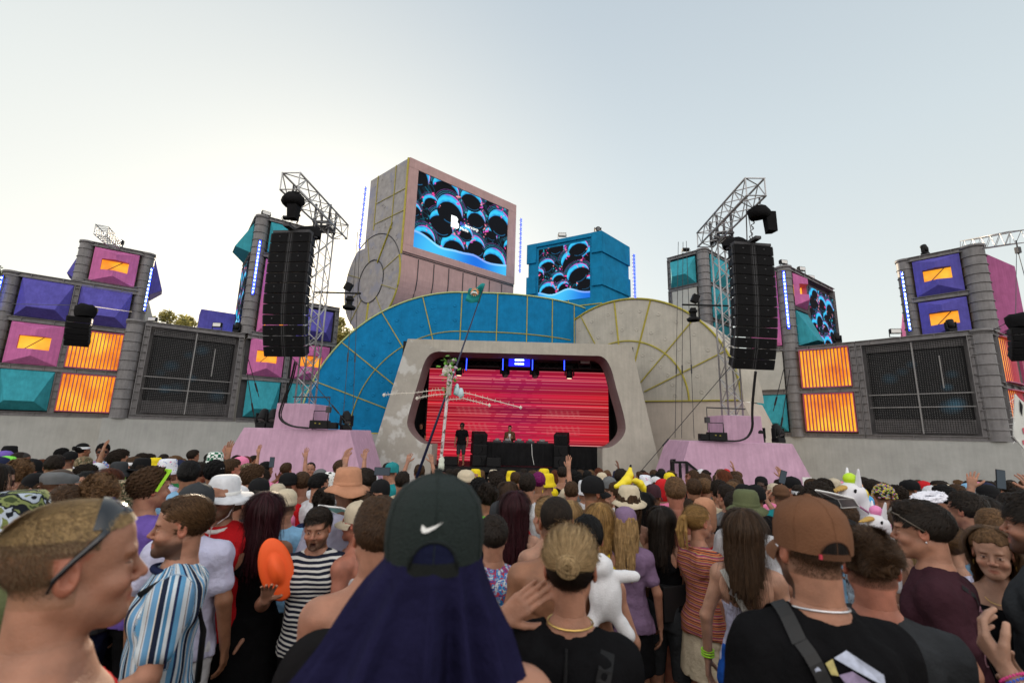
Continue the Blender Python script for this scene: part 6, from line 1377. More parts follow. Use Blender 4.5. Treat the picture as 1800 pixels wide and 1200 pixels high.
M['shawl'] = obj_mat('striped_shawl', .9, .1, 30, .5, 80, .15, pat=pat_stripes(2, [(0, (.3, .05, .04)), (.15, (.5, .2, .06)), (.25, (.08, .03, .05)), (.4, (.45, .12, .05)), (.55, (.5, .42, .3)), (.6, (.32, .05, .1)), (.8, (.12, .1, .12)), (.9, (.55, .28, .1))], 22))
M['checks'] = obj_mat('green_white_checks', .8, .05, 9, .2, 60, .2, pat=lambda t, L, tc, b: (lambda c: (c.inputs.__getitem__('Scale').__setattr__('default_value', 26), c.inputs.__getitem__('Color1').__setattr__('default_value', (.01, .12, .06, 1)), c.inputs.__getitem__('Color2').__setattr__('default_value', (.75, .78, .75, 1)), L(tc.outputs['Object'], c.inputs[0]), c.outputs[0])[-1])(t.nodes.new('ShaderNodeTexChecker')))
M['print'] = obj_mat('blue_white_print', .9, .05, 9, .3, 60, .2, pat=pat_blobs([(.02, .08, .35), (.6, .62, .62), (.03, .2, .5), (.5, .05, .06), (.02, .06, .3)], 30))
M['cow'] = obj_mat('cow_print', .9, .05, 9, .3, 60, .2, pat=pat_blobs([(.02, .02, .02), (.75, .75, .72), (.75, .75, .72), (.75, .75, .72), (.02, .02, .02)], 26, dist=.2))
M['floral'] = obj_mat('blue_flower_print', .9, .05, 9, .3, 60, .2, pat=pat_blobs([(.05, .12, .5), (.72, .74, .8), (.72, .74, .8), (.72, .74, .8), (.6, .1, .3)], 36, dist=.3))
M['patch'] = obj_mat('many_colour_patches', .9, .05, 9, .3, 60, .2, pat=pat_blobs([(.6, .05, .04), (.02, .1, .5), (.7, .5, .02), (.03, .3, .08), (.5, .05, .2)], 60, dist=0))
M['checkshirt'] = obj_mat('purple_check_shirt', .9, .2, 160, .4, 200, .2)
SKINS = {'pale': (.43, .235, .16), 'fair': (.36, .175, .112), 'tan': (.27, .125, .07), 'red': (.37, .145, .095), 'brown': (.17, .075, .045), 'dark': (.07, .035, .024)}
HAIRC = {'black': (.006, .0055, .0055), 'dark': (.016, .011, .008), 'brown': (.046, .025, .013), 'lbrown': (.105, .058, .028), 'blond': (.27, .17, .075), 'gold': (.25, .145, .05), 'auburn': (.075, .022, .009), 'wine': (.026, .004, .007), 'grey': (.25, .25, .25), 'purple': (.13, .01, .08)}
CL = {'black': (.007, .007, .008), 'white': (.62, .63, .66), 'grey': (.13, .135, .14), 'charcoal': (.035, .038, .042), 'navy': (.015, .02, .055), 'blue': (.02, .10, .45), 'sky': (.22, .42, .62), 'red': (.50, .015, .02), 'yellow': (.75, .58, .02), 'green': (.03, .20, .07), 'lime': (.22, .72, .08), 'teal': (.02, .22, .24), 'pink': (.75, .22, .38), 'purple': (.16, .10, .40), 'cream': (.55, .47, .34), 'olive': (.10, .115, .055), 'tan': (.40, .26, .14), 'brown': (.11, .055, .03), 'maroon': (.045, .018, .025), 'orange': (.75, .2, .03), 'mauve': (.20, .13, .22), 'sand': (.50, .43, .32), 'terracotta': (.45, .22, .13), 'lilac': (.50, .50, .66)}
def child(root, me, name, col=None):
    o = D.objects.new(name, me); COL.objects.link(o); o.parent = root
    if col is not None: o.color = (*col, 1)
    return o
PEOPLE = []
def person(px, py, d, yaw=0, label='', sex='m', pose='down', skin='fair', hair=('short', 'brown'), hat=None, top=('tee', 'black'), low=None, glasses=None, group=None, beard=None, hgt=None, face=True, buzz=None, mouth=0, tilt=0, extra=None, res=None, lean=0, mats=None, colkw=None, look=0.0):
    "px,py = crown of the head in the photograph's frame, d = distance ahead in metres"
    male = sex == 'm'; crown = 1.655+.127+(.03 if hat else (.022 if hair and hair[0] in ('curly', 'afro', 'fringe') else .01))
    p = PY(px, py, d); g = gz(p.x, p.y); sc = (p.z-g)/crown if hgt is None else hgt
    if hgt is None and not .84 < sc < 1.12:      # keep people human sized: slide them nearer or farther along the line of sight
        for _ in range(40):
            d *= .98 if sc < .84 else 1.02
            if sc > 1.12 and p.z > CH: break
            p = PY(px, py, d) if False else PY(px, py, d); g = gz(p.x, p.y); sc = (p.z-g)/crown
            if .84 < sc < 1.12: break
        sc = min(1.14, max(.82, sc))
    r = thing('person', label, 'person', (p.x, p.y, p.z-crown*sc), group, local=True); r.scale = (sc,)*3; r.rotation_euler = (-math.radians(lean), 0, math.radians(yaw)); r.location = Vector((p.x, p.y, p.z))-r.rotation_euler.to_matrix() @ Vector((0, 0, crown*sc))
    ck = dict(colkw or {})
    sk = SKINS[skin]
    if buzz: hcx = HAIRC[buzz]; ck['scalp'] = tuple(min(1.6, hcx[i]/sk[i]) for i in range(3))
    if mouth: ck['gape'] = True
    if beard: hcx = HAIRC[beard]; ck['beard'] = tuple(min(1, .06+.6*hcx[i]/sk[i]) for i in range(3))
    q = {} if res is None else dict(res=res, hres=res*.5)
    child(r, body_mesh(pose, male, face, colkw=ck, mouth=mouth, look=look, key=None if isinstance(pose, str) else label, **q), 'body', sk)
    if hair:
        kk, hc = hair; child(r, hair_mesh(kk, M['curlhair'] if kk in ('curly', 'afro') else M['hair'], male, look=look, under=bool(hat) and hat[0] != 'visor', **({} if d > 4 else dict(res=.0045))), 'hair', HAIRC[hc])
    if hat:
        kk, hc = hat[0], hat[1]; mt = M['hatcloth'] if hc in CL else M[hc]; m2 = hat[2] if len(hat) > 2 else None
        h = child(r, hat_mesh(kk, mt, M[m2] if m2 else None), 'hat', CL.get(hc, (1, 1, 1))); h.rotation_euler = (0, 0, look)
    if top and top[0] != 'none':
        tk, tcx = top; mt = M['cloth'] if tcx in CL else M[tcx]; child(r, top_mesh(tk, pose, male, mt, key=None if isinstance(pose, str) else label), {'tee': 'shirt', 'long': 'jacket', 'tank': 'vest', 'strap': 'top', 'poncho': 'shawl'}[tk], CL.get(tcx, (1, 1, 1)))
    lk, lc = low or ('shorts', 'black'); child(r, legs_mesh(lk, male, M['cloth']), {'skirt': 'skirt', 'shorts': 'shorts', 'long': 'trousers'}[lk], CL[lc])
    if glasses: child(r, glasses_mesh(M[glasses[0]], glasses[1]), 'sunglasses')
    if hair and d < 4.6 and res is None and not hat and hair[0] not in ('buzz', 'afro'):
        kd = hair[0]; fl, L0, st, li, dm = {'short': ('comb', .034, 3, .008, .008), 'fringe': ('comb', .04, 3, .008, .012), 'fade': ('comb', .03, 3, .01, .006), 'crop': ('comb', .02, 3, .005, .005), 'curly': ('mess', .03, 3, .014, .016), 'long': ('down', .36, 6, .006, .012), 'straight': ('down', .38, 6, .005, .010), 'wavy': ('down', .30, 6, .010, .018), 'dreads': ('down', .38, 6, .008, .016), 'blondlong': ('down', .36, 6, .006, .012), 'bun': ('to', .12, 5, .004, .007), 'pony': ('to', .12, 5, .004, .007)}[kd]
        strands(r, hair[1], n=2200, L_=L0, steps=st, flow=fl, look=look, wd=.0019, lift=li, dome=dm, seed=int(px) % 9, tgt=(0, -.12, .045), wave=1.2 if kd == 'wavy' else .3)
    PEOPLE.append((px, py, p.y, 128*1.0/max(.5, d)*sc, r)); r['_crown'] = crown
    if extra: extra(r)
    return r

def strands(root, col, n=5000, surf=False, L_=.03, steps=4, flow='comb', look=0.0, wd=.0011, lift=.006, seed=3, dome=.012, hl=.070, nape=-.05, name='hair_strands', under=False, zmax=None, tgt=None, wave=.0):
    rs = np.random.RandomState(seed); N = n*4; u = rs.normal(size=(N, 3)); u /= np.linalg.norm(u, axis=1)[:, None]; c0 = np.array((0, -.016, .042)); R = np.array((.077+dome*.8, .099+dome*.8, .084+dome)); p = c0+u*R
    x, y, z = p.T; keep = ~((flow == 'down') & (y > .012) | ((y > .045) & (z < hl)) | ((y > .004) & (z < .045-.35*y)) | (z < nape) | ((abs(x) > .07) & (z < .03) & (y > -.03)))
    if zmax is not None: keep &= z < zmax
    if surf:
        me0 = [c for c in root.children if c.name.startswith('body')][0].data; co = np.empty(len(me0.vertices)*3, np.float32); me0.vertices.foreach_get('co', co); no = np.empty_like(co); me0.vertices.foreach_get('normal', no); co = co.reshape(-1, 3)-np.array(HC); no = no.reshape(-1, 3)
        x, y, z = co.T; k_ = (abs(x) < .1) & (abs(y) < .15) & (z > nape) & ~((y > .030) & (z < hl+.25*(y-.05))) & ~((y > .000) & (z < .050-.2*y)) & ~((abs(x) > .066) & (z < .038) & (y > -.034))
        ii = np.where(k_)[0]; ii = ii[rs.randint(0, len(ii), n)]; p = co[ii]+rs.normal(size=(n, 3))*.0012+no[ii]*dome; keep = np.ones(n, bool); u = None
    p = p[keep][:n]; n = len(p); nn = (p-c0)/R**2; nn /= np.linalg.norm(nn, axis=1)[:, None]; rnd = rs.normal(size=(n, 3))*.35; crown = np.array((0, -.06, .135))
    P_ = [p.copy()]; q = p.copy(); l = L_*rs.uniform(.6, 1.1, n)/steps; sp = rs.rand(n)*6.28
    for k in range(steps):
        m_ = (q-c0)/R**2; m_ /= np.linalg.norm(m_, axis=1)[:, None]
        if flow == 'comb': d = (q-crown)*np.array((1, 1, 1.0)); d[:, 1] += .10; d[:, 2] -= .02
        elif flow == 'side': d = (q-crown); d[:, 0] += .10; d[:, 1] += .08
        elif flow == 'down': d = (q-crown); d[:, 2] -= .22; d[:, 1] -= .02
        elif flow == 'up': d = m_*.1+np.array((0.02, .08, .06))
        elif flow == 'mess': d = np.stack([np.sin(q[:, 1]*60+sp*.3), np.cos(q[:, 0]*70+sp*.2), np.sin(q[:, 0]*50)*.5], 1)*.1+m_*.05
        else: d = np.array(tgt)-q
        if flow == 'down': d[:, 0] += .13*np.sign(q[:, 0])*(q[:, 1] > -.05)
        d = d/np.linalg.norm(d, axis=1)[:, None]; on = (flow != 'down') | True
        if flow == 'down':
            hang = q[:, 2] < -.02; d = np.where(hang[:, None], np.array((0, -.05, -1.0))+.12*np.stack([np.sin(sp+k*wave), np.cos(sp+k*wave), 0*sp], 1), d); t = d-m_*(d*m_).sum(1)[:, None]*np.where(hang, 0, 1)[:, None]
        else: t = d-m_*(d*m_).sum(1)[:, None]
        t = t/(np.linalg.norm(t, axis=1)[:, None]+1e-6)+rnd*(.22 if flow != 'mess' else .5); q = q+t*l[:, None]+m_*(lift/steps)*(1 if flow != 'down' else (q[:, 2] > -.02))[..., None] if flow == 'down' else q+t*l[:, None]+m_*(lift/steps)
        if flow in ('to',):
            s_ = (q-c0)/R; r_ = np.linalg.norm(s_, axis=1)[:, None]; q = np.where(r_ < 1.02, c0+s_/r_*1.02*R, q)
        P_.append(q.copy())
    P_ = np.stack(P_, 1); side = np.cross(nn, P_[:, 1]-P_[:, 0]); side /= np.linalg.norm(side, axis=1)[:, None]+1e-9; w_ = wd*np.array([1, 1, .9, .7, .45, .3, .25, .2, .2])[:steps+1]
    A = P_+side[:, None]*w_[None, :, None]; B = P_-side[:, None]*w_[None, :, None]; V = np.stack([A, B], 2); c, sn = math.cos(look), math.sin(look); X = V[..., 0]*c-V[..., 1]*sn; Y = V[..., 0]*sn+V[..., 1]*c; V = np.stack([X, Y, V[..., 2]], -1)+np.array(HC)
    b = np.arange(n)[:, None]*(2*(steps+1))+2*np.arange(steps)[None]; q4 = np.stack([b, b+1, b+3, b+2], -1).reshape(-1, 4); tint = (rs.uniform(.55, 1.5, n))[:, None]*np.array([1, .97, .92])[None]; cols = np.repeat(tint, 2*(steps+1), 0)
    me = mkmesh(name, [(V.reshape(-1, 3), q4)], M['strand'], lambda v: cols); return child(root, me, name, HAIRC[col] if isinstance(col, str) else col)
# ================================================================== the people nearest the camera
def rel(px, py, d, r): p = PY(px, py, d); return -math.degrees(math.atan2(p.x, p.y))+r
def hero(px, py, d, r, label, **k):
    k.setdefault('res', .007); return person(px, py, d, yaw=rel(px, py, d, r), label=label, **k)
def L2W(r): return Matrix.Translation(r.location) @ r.rotation_euler.to_matrix().to_4x4() @ Matrix.Diagonal((*r.scale, 1))
def sub(root, mb, name, m, col=None):   # a part given in the person's own frame
    o = mb.build(name, m, root); 
    if col: o.color = (*col, 1)
    return o
M['gold'] = mat('gold_chain', (.6, .4, .12), .3, metal=.9); M['silver'] = mat('silver_chain', (.6, .6, .62), .3, metal=.9)
# 1. shaven-headed man in profile at the left edge
h1 = hero(160, 868, .93, -88, 'shaven fair man in close profile at the left edge, black sunglasses on his head', hair=None, buzz=None, top=('tank', 'red'), low=('shorts', 'navy'), res=.005, pose='down', skin='fair',
     colkw=dict(scalp=(.50, .52, .40), hl=.076, brow=(.75, .62, .5), lips=True))
strands(h1, (.36, .25, .12), n=30000, L_=.008, steps=2, flow='comb', wd=.00032, lift=.003, dome=0, hl=.078, nape=.065, name='cropped_hair', seed=2, surf=True)
strands(h1, (.22, .15, .085), n=12000, L_=.006, steps=2, flow='comb', wd=.0003, lift=.003, dome=0, hl=.078, nape=.045, name='mid_hair', seed=7, surf=True, zmax=None)
strands(h1, (.13, .085, .05), n=22000, L_=.005, steps=2, flow='comb', wd=.0003, lift=.003, dome=0, hl=.078, nape=-.035, name='short_side_hair', seed=4, surf=True)
mb = MB(); o = Vector(HC)
vs = []
for j in range(6):
    for i in range(25):
        f_ = (i/24-.5)*2; ph = f_*1.18; yy = .030+.052*j/5*(1-.25*abs(f_)); bulge = .004+.004*math.sin(math.pi*j/5); k = math.sqrt(max(.1, 1-((yy+.016)/.118)**2)); vs.append(o+Vector(((.079+bulge)*math.sin(ph)*k*1.06, yy-.012*abs(f_), .046+(.088+bulge)*math.cos(ph)*k)))
mb.add(vs, [(j*25+i, j*25+i+1, (j+1)*25+i+1, (j+1)*25+i) for j in range(5) for i in range(24)], 0, True)
for s in (-1, 1): mb.tube([o+Vector((s*.083, .040, .078)), o+Vector((s*.087, .022, .055)), o+Vector((s*.086, -.002, .028)), o+Vector((s*.084, -.022, .0)), o+Vector((s*.080, -.028, -.022))], [.0065, .006, .005, .0045, .003], 8)
sub(h1, mb, 'sunglasses', M['glass_dark'])
# 2. man in the blue striped shirt
POSES['point'] = {-1: ((-.235, .02, 1.15), (-.12, .25, 1.03), (.3, .9, -.1), (0, -.2, -1), .4), 1: ((.235, -.03, 1.16), (.22, .1, .92), (.0, .3, -1), (-1, 0, .1), .5)}
h2 = hero(325, 871, 1.98, 88, 'bearded man in a blue and white striped shirt, in profile facing left', pose='point', hair=('crop', 'brown'), beard='dark', top=('tee', 'bluestripe'), low=('shorts', 'sand'), res=.006)
strands(h2, 'lbrown', n=7000, L_=.034, steps=4, flow='up', wd=.0009, lift=.012, dome=.004, hl=.074); 
mb = MB(); mb.tube([Vector((.0+.075*math.cos(a), -.012+.085*math.sin(a), 1.475+.02*math.sin(a))) for a in [i*math.pi/14*1.0+math.pi*.5 for i in range(29)]], .014, 8); sub(h2, mb, 'collar', M['cloth'], CL['navy'])
mb = MB(); mb.tube([Vector((-.10, .10, 1.42)), Vector((-.12, .0, 1.485)), Vector((-.13, -.10, 1.40)), Vector((-.13, -.145, 1.25)), Vector((-.12, -.15, 1.05))], .012, 6); sub(h2, mb, 'bag_strap', M['black'])
# 3. dark cap and navy cloth, centre
h3 = hero(771, 826, .90, 0, 'person in a dark mesh cap with a navy cloth hanging over neck and shoulders', hair=None, hat=('cap', 'black'), top=None, low=('shorts', 'black'), res=.008, face=False)
for c_ in h3.children:
    if c_.name.startswith('hat'): c_.color = (.014, .022, .020, 1); hatp = c_
M['capmesh'] = obj_mat('cap_mesh', .75, .3, 240, .9, 300, .25)
hatp.data = hatp.data.copy(); hatp.data.materials[0] = M['capmesh']
o = Vector(HC)+Vector((0, -.012, 0))
def capsurf(a, z, k=1.012):   # a = angle from straight back
    rr = np.interp(z, (.012, .04, .07, .105, .130, .146), (.0885, .0905, .0895, .082, .064, .036))*k; return o+Vector((rr*math.sin(a), -rr*1.2*math.cos(a), z))
mb = MB(); m_ = 14; vs = []
for j in range(7):
    for i in range(m_+1): t = (i/m_-.5)*2; zt = .012+.042*math.sqrt(max(0, 1-t*t)); vs.append(capsurf(t*.44, .012+(zt-.012)*j/6, 1.008))
mb.add(vs, [(j*(m_+1)+i, j*(m_+1)+i+1, (j+1)*(m_+1)+i+1, (j+1)*(m_+1)+i) for j in range(6) for i in range(m_)], 0, True); p_ = sub(h3, mb, 'back_opening', M['cloth'], (.010, .012, .034))
mb = MB(); mb.tube([capsurf(t*.44, .012+.044*math.sqrt(max(0, 1-t*t)), 1.012) for t in [i/12-1 for i in range(25)]], .0035, 6); sub(h3, mb, 'opening_trim', M['hatcloth'], (.012, .016, .016))
mb = MB(); vs = []
for j in (0, 1):
    for i in range(15): vs.append(capsurf((i/14-.5)*.96, .0+.022*j, 1.022))
mb.add(vs, [(i, i+1, 16+i, 15+i) for i in range(14)], 0, True); mb.add([v+Vector((0, -.0, 0)) for v in vs], [], 0)
sub(h3, mb, 'strap', M['hatcloth'], (.011, .013, .012))
mb = MB()   # white curved tick on the back panel
up_ = [(-.021, .0715), (-.0225, .080), (-.0185, .0735), (-.012, .0735), (.0, .0775), (.018, .0845)]; lo_ = [(-.021, .0715), (-.0175, .0685), (-.012, .0680), (.0, .0725), (.018, .0845)]
outl = [(-.0215, .0805), (-.0195, .0760), (-.015, .0748), (-.008, .0760), (.004, .0795), (.0185, .0845), (.004, .0755), (-.008, .0700), (-.015, .0680), (-.0205, .0690), (-.0230, .0740)]
pts = [capsurf((x-.004)/.105, z+.001, 1.03) for x, z in outl]; cen = capsurf(-.013/.105, .0735, 1.03); mb.add([cen]+pts, [(0, 1+i, 1+(i+1) % len(pts)) for i in range(len(pts))]); sub(h3, mb, 'white_mark', M['white'])
mb = MB(); mb.lathe(o+Vector((0, 0, .156)), [(.008, 0), (.009, .004), (0, .007)], 12); sub(h3, mb, 'button', M['hatcloth'], (.02, .024, .024))
vs = []; NA, NZ = 120, 44
for j in range(NZ):
    t = j/(NZ-1); z = .018-t*.66
    for i in range(NA):
        a = 2*math.pi*i/NA; ca, sa = math.cos(a), math.sin(a); spx = .088+(.30 if ca > 0 else .45)*max(0, t-.02)**(1.1 if ca > 0 else .9); spy = .104+.12*t**.8; fold = (.012+.105*t)*(1-2*abs(math.sin(a*6+.5*math.sin(t*3+a)+.4))**.55+.5*math.sin(a*3+1.3+t*2)+.25*math.sin(a*17+t*4))*min(1, t*8)
        x, y = ca*(spx+fold*.5), sa*(spy+fold*.9)
        if y > .03: y = .03+(y-.03)*.6
        vs.append(o+Vector((x, y, z-.05*abs(ca)*t+.0)))
mb = MB(); mb.add(vs, [(j*NA+i, j*NA+(i+1) % NA, (j+1)*NA+(i+1) % NA, (j+1)*NA+i) for j in range(NZ-1) for i in range(NA)], 0, True); sub(h3, mb, 'neck_cloth', M['cloth'], (.013, .012, .040))
from mathutils.bvhtree import BVHTree
_bv = {}
def use_back(r):   # later marks lie on this person's shirt
    me_ = [c for c in r.children if c.name.startswith(('shirt', 'vest', 'top', 'shawl'))][0].data; _bv['b'] = BVHTree.FromPolygons([v.co for v in me_.vertices], [tuple(p.vertices) for p in me_.polygons])
def backp(x, z, off=.006):
    h = _bv['b'].ray_cast(Vector((x, -.6, z)), Vector((0, 1, 0))); return (h[0] if h[0] is not None else Vector((x, -.1, z)))-Vector((0, off, 0))
def band(mb, a, b, w0, n=10, off=.010):
    for k in range(n):
        p0 = (a[0]+(b[0]-a[0])*k/n, a[1]+(b[1]-a[1])*k/n); p1 = (a[0]+(b[0]-a[0])*(k+1)/n, a[1]+(b[1]-a[1])*(k+1)/n); dx, dz = (b[0]-a[0]), (b[1]-a[1]); l = math.hypot(dx, dz); nx, nz = -dz/l*w0/2, dx/l*w0/2
        mb.add([backp(p0[0]+nx, p0[1]+nz, off), backp(p0[0]-nx, p0[1]-nz, off), backp(p1[0]-nx, p1[1]-nz, off), backp(p1[0]+nx, p1[1]+nz, off)], [(0, 1, 2, 3)])

# 4. woman with the bun
POSES['ear'] = {-1: ((-.33, .0, 1.34), (-.215, -.065, 1.505), (.78, .08, .60), (.15, 1, -.1), .32, .15), 1: ((.235, -.03, 1.16), (.25, .03, .90), (.05, .12, -1), (-1, 0, .1), .5)}
h4 = hero(1003, 921, 1.45, -3, 'woman with a blond bun and black shirt holding her ear, seen from behind', sex='f', pose='ear', hair=('buzz', 'dark'), top=('tee', 'black'), low=('long', 'black'), res=.006, skin='fair')
strands(h4, (.36, .25, .13), n=5200, L_=.15, steps=7, flow='to', tgt=(0, -.125, .045), wd=.0011, lift=.004, dome=.008, hl=.074, nape=.020, name='blond_hair', seed=5)
strands(h4, (.020, .014, .011), n=3000, L_=.12, steps=7, flow='to', tgt=(0, -.12, .035), wd=.0011, lift=.004, dome=.008, hl=.0, nape=-.07, zmax=.02, name='dark_under_hair', seed=6)
mb = MB(); rn = random.Random(5)
for i in range(90):
    a0 = rn.uniform(0, 6.28); r0 = rn.uniform(.012, .036); dz = rn.uniform(-.01, .01); q = []
    for k in range(7): a = a0+k*.33; q.append(Vector(HC)+Vector((r0*math.cos(a), -.142-.018*math.cos((r0-.0)/.036*1.5)+rn.uniform(-.002, .002), .045+dz*.3+r0*.95*math.sin(a))))
    mb.tube(q, .0022, 4)
sub(h4, mb, 'hair_bun', M['hair'], (.30, .21, .11))
use_back(h4); mb = MB(); mb.tube([backp(-.005-.02*k/8, 1.46-.05*k, .006) for k in range(9)], .006, 6)
band(mb, (.115, 1.455), (-.0, 1.05), .042, 14, .008); sub(h4, mb, 'bag_strap', M['black'])
mb = MB(); q = [backp(.028, 1.245, .014), backp(.078, 1.225, .014), backp(.062, 1.185, .014), backp(.012, 1.205, .014), backp(.028, 1.245, .014)]; mb.tube(q, .004, 6); sub(h4, mb, 'buckle', M['gold'])
mb = MB(); mb.box(backp(.068, 1.285, .016), (.045, .016, .06), Matrix.Rotation(-.35, 3, 'Y')); sub(h4, mb, 'clasp', M['black'])
mb = MB(); mb.tube([Vector((.072*math.cos(a), -.02+.07*math.sin(a), 1.505)) for a in [i*.33 for i in range(20)]], .003, 5); sub(h4, mb, 'necklace', M['gold'])
# 5. man in the brown cap
h5 = hero(1412, 866, 1.33, 30, 'man in a brown cap with a back opening and black printed shirt', hair=None, hat=('cap', 'brown'), top=('tee', 'black'), low=('shorts', 'black'), res=.006, skin='fair', buzz='brown', beard='dark')
strands(h5, 'brown', n=20000, L_=.0045, steps=2, flow='down', wd=.00035, lift=.002, dome=0, hl=.07, nape=-.05, name='short_back_hair', surf=True)
for c_ in h5.children:
    if c_.name.startswith('hat'): c_.color = (.155, .070, .036, 1)
mb = MB(); m_ = 14; vs = []
for j in range(7):
    for i in range(m_+1): t = (i/m_-.5)*2; zt = .014+.036*math.sqrt(max(0, 1-t*t)); vs.append(capsurf(t*.42, .014+(zt-.014)*j/6, 1.010))
mb.add(vs, [(j*(m_+1)+i, j*(m_+1)+i+1, (j+1)*(m_+1)+i+1, (j+1)*(m_+1)+i) for j in range(6) for i in range(m_)], 0, True); sub(h5, mb, 'back_opening', M['hair'], (.012, .009, .008))
mb = MB(); mb.tube([capsurf(t*.42, .014+.037*math.sqrt(max(0, 1-t*t)), 1.014) for t in [i/12-1 for i in range(25)]], .0022, 6); sub(h5, mb, 'opening_trim', M['hatcloth'], (.09, .04, .022))
mb = MB(); vs = []
for j in (0, 1):
    for i in range(15): vs.append(capsurf((i/14-.5)*.9, .003+.016*j, 1.02))
mb.add(vs, [(i, i+1, 16+i, 15+i) for i in range(14)], 0, True); sub(h5, mb, 'strap', M['hatcloth'], (.10, .045, .024))
mb = MB(); mb.box(capsurf(-.44, .011, 1.03), (.006, .006, .012)); sub(h5, mb, 'tag', M['glass_red'])
mb = MB(); mb.tube([Vector((.074*math.cos(a), -.02+.072*math.sin(a), 1.515-.01*math.sin(a))) for a in [i*.33 for i in range(20)]], .0028, 5); sub(h5, mb, 'necklace', M['silver'])
use_back(h5)
mb = MB()
def over(mb, x0, w0, y0=-.135, y1=.06, off=.012):   # the strap runs on over the shoulder
    P_ = []
    for k in range(9):
        y = y0+(y1-y0)*k/8; h = [_bv['b'].ray_cast(Vector((x0+s*w0/2, y, 2.0)), Vector((0, 0, -1)))[0] for s in (-1, 1)]
        if h[0] is not None and h[1] is not None and min(h[0].z, h[1].z) > 1.3: P_.append([q+Vector((0, 0, off)) for q in h])
    for a, b in zip(P_, P_[1:]): mb.add([a[0], a[1], b[1], b[0]], [(0, 1, 2, 3)])
over(mb, -.108, .036)
band(mb, (-.105, 1.46), (.07, 1.05), .036, 22, .013); sub(h5, mb, 'bag_strap', M['rubber'])
prn = [mat('print_silver', (.42, .46, .58), .6, var=.35, scale=40), mat('print_lilac', (.30, .24, .38), .6, var=.4, scale=40), mat('print_gold', (.42, .36, .14), .6, var=.4, scale=40), mat('print_cyan', (.08, .36, .48), .6, var=.3, scale=40)]
def prpoly(pts): mb = MB(); mb.add([backp(x-.035, z+.10, .012) for x, z in pts], [tuple(range(len(pts)))]); return mb
for k, pts in enumerate(([(-.005, 1.335), (.03, 1.352), (.10, 1.31), (.10, 1.285), (.035, 1.315)], [(.0, 1.30), (.03, 1.312), (.095, 1.275), (.085, 1.225), (.03, 1.26)], [(-.03, 1.325), (-.008, 1.333), (.0, 1.298), (-.018, 1.30)], [(-.06, 1.31), (-.05, 1.318), (-.035, 1.30), (-.05, 1.298)], [(-.13, 1.225), (-.07, 1.245), (-.02, 1.23), (.0, 1.20), (-.08, 1.205), (-.13, 1.20)], [(.09, 1.22), (.13, 1.255), (.15, 1.22), (.16, 1.15), (.12, 1.17)])):
    o_ = prpoly(pts).build('shirt_print', prn[(0, 1, 2, 0, 3, 0)[k]], h5, fix=False)
# 6. brown haired man beside him
h6 = hero(1522, 927, 1.62, 6, 'man with tousled brown hair and a charcoal shirt beside the brown cap', hair=('fade', 'brown'), top=('tee', 'charcoal'), res=.007, skin='red', buzz='brown')
strands(h6, 'brown', n=8000, L_=.034, steps=4, flow='mess', wd=.001, lift=.016, dome=.006, hl=.07, nape=.03); strands(h6, 'brown', n=20000, L_=.0045, steps=2, flow='down', wd=.00035, lift=.002, dome=.0, nape=-.05, name='short_back_hair', surf=True)
# 7. profile man in the maroon shirt
POSES['eat'] = {-1: ((-.215, -.05, 1.16), (-.10, .20, 1.27), (.2, .8, .6), (.8, -.2, .2), .8), 1: ((.22, .06, 1.17), (.10, .24, 1.32), (-.1, .6, .8), (-.9, 0, .3), .5)}
h7 = hero(1604, 879, 2.1, 88, 'dark haired man in a maroon shirt in profile with glasses pushed up on his head', pose='eat', hair=('short', 'dark'), top=('tee', 'maroon'), res=.006, skin='fair', lean=5)
strands(h7, 'dark', n=7000, L_=.032, steps=4, flow='comb', wd=.001, lift=.006, dome=.009, hl=.058, nape=-.03)
mb = MB(); o = Vector(HC)
for s in (-1, 1): mb.tube([o+Vector((s*.088, .068, .075)), o+Vector((s*.094, .03, .045)), o+Vector((s*.090, -.012, .012))], .003, 6)
mb.tube([o+Vector((.088, .066, .077)), o+Vector((.05, .098, .088)), o+Vector((-.05, .098, .088)), o+Vector((-.088, .066, .077))], .004, 6)
for s in (-1, 1): mb.lathe(o+Vector((s*.045, .100, .086)), [(.024, 0), (.02, .006), (0, .009)], 14, sx=1.1, sy=.7, M=Matrix.Rotation(-.9, 3, 'X'))
sub(h7, mb, 'sunglasses', mat('grey_glasses', (.10, .08, .06), .3, var=.3))
use_back(h7); mb = MB(); band(mb, (-.12, 1.46), (.05, 1.05), .03, 12, .006); sub(h7, mb, 'bag_strap', M['black'])
pm = mat('back_scroll_print', (.30, .16, .20), .8, var=.3, scale=40); mb = MB()
for (cx, cz, r_) in ((-.06, 1.33, .028), (.0, 1.34, .022), (-.05, 1.25, .03), (.05, 1.32, .02), (-.04, 1.18, .035)):
    mb.tube([backp(cx+r_*math.cos(a)*(.6+.4*a/5), cz+r_*math.sin(a), .001) for a in [i*.4 for i in range(13)]], .003, 5)
sub(h7, mb, 'shirt_print', pm)
for (r_, z_) in ((.028, .0),):
    mb = MB(); w_ = Vector((-.10, .20, 1.27)); e_ = (Vector((-.215, -.05, 1.16))-w_).normalized(); mb.tube([w_+e_*.02+Vector((math.cos(a), 0, math.sin(a)))*.030 for a in [i*.33 for i in range(20)]], .006, 6); sub(h7, mb, 'bracelet', M['silver'])
mb = MB(); mb.lathe(Vector(HC)+Vector((-.092, -.008, -.034)), [(0, -.006), (.005, 0), (0, .006)], 8); sub(h7, mb, 'earring', M['silver'])
ph = L2W(h7) @ Vector((0, .28, 1.38)); mb = MB(); mb.box(ph, (.07, .075, .09)); mb.lathe(ph+Vector((0, 0, -.06)), [(0, -.04), (.04, -.035), (.05, 0), (.045, .03), (0, .035)], 14)
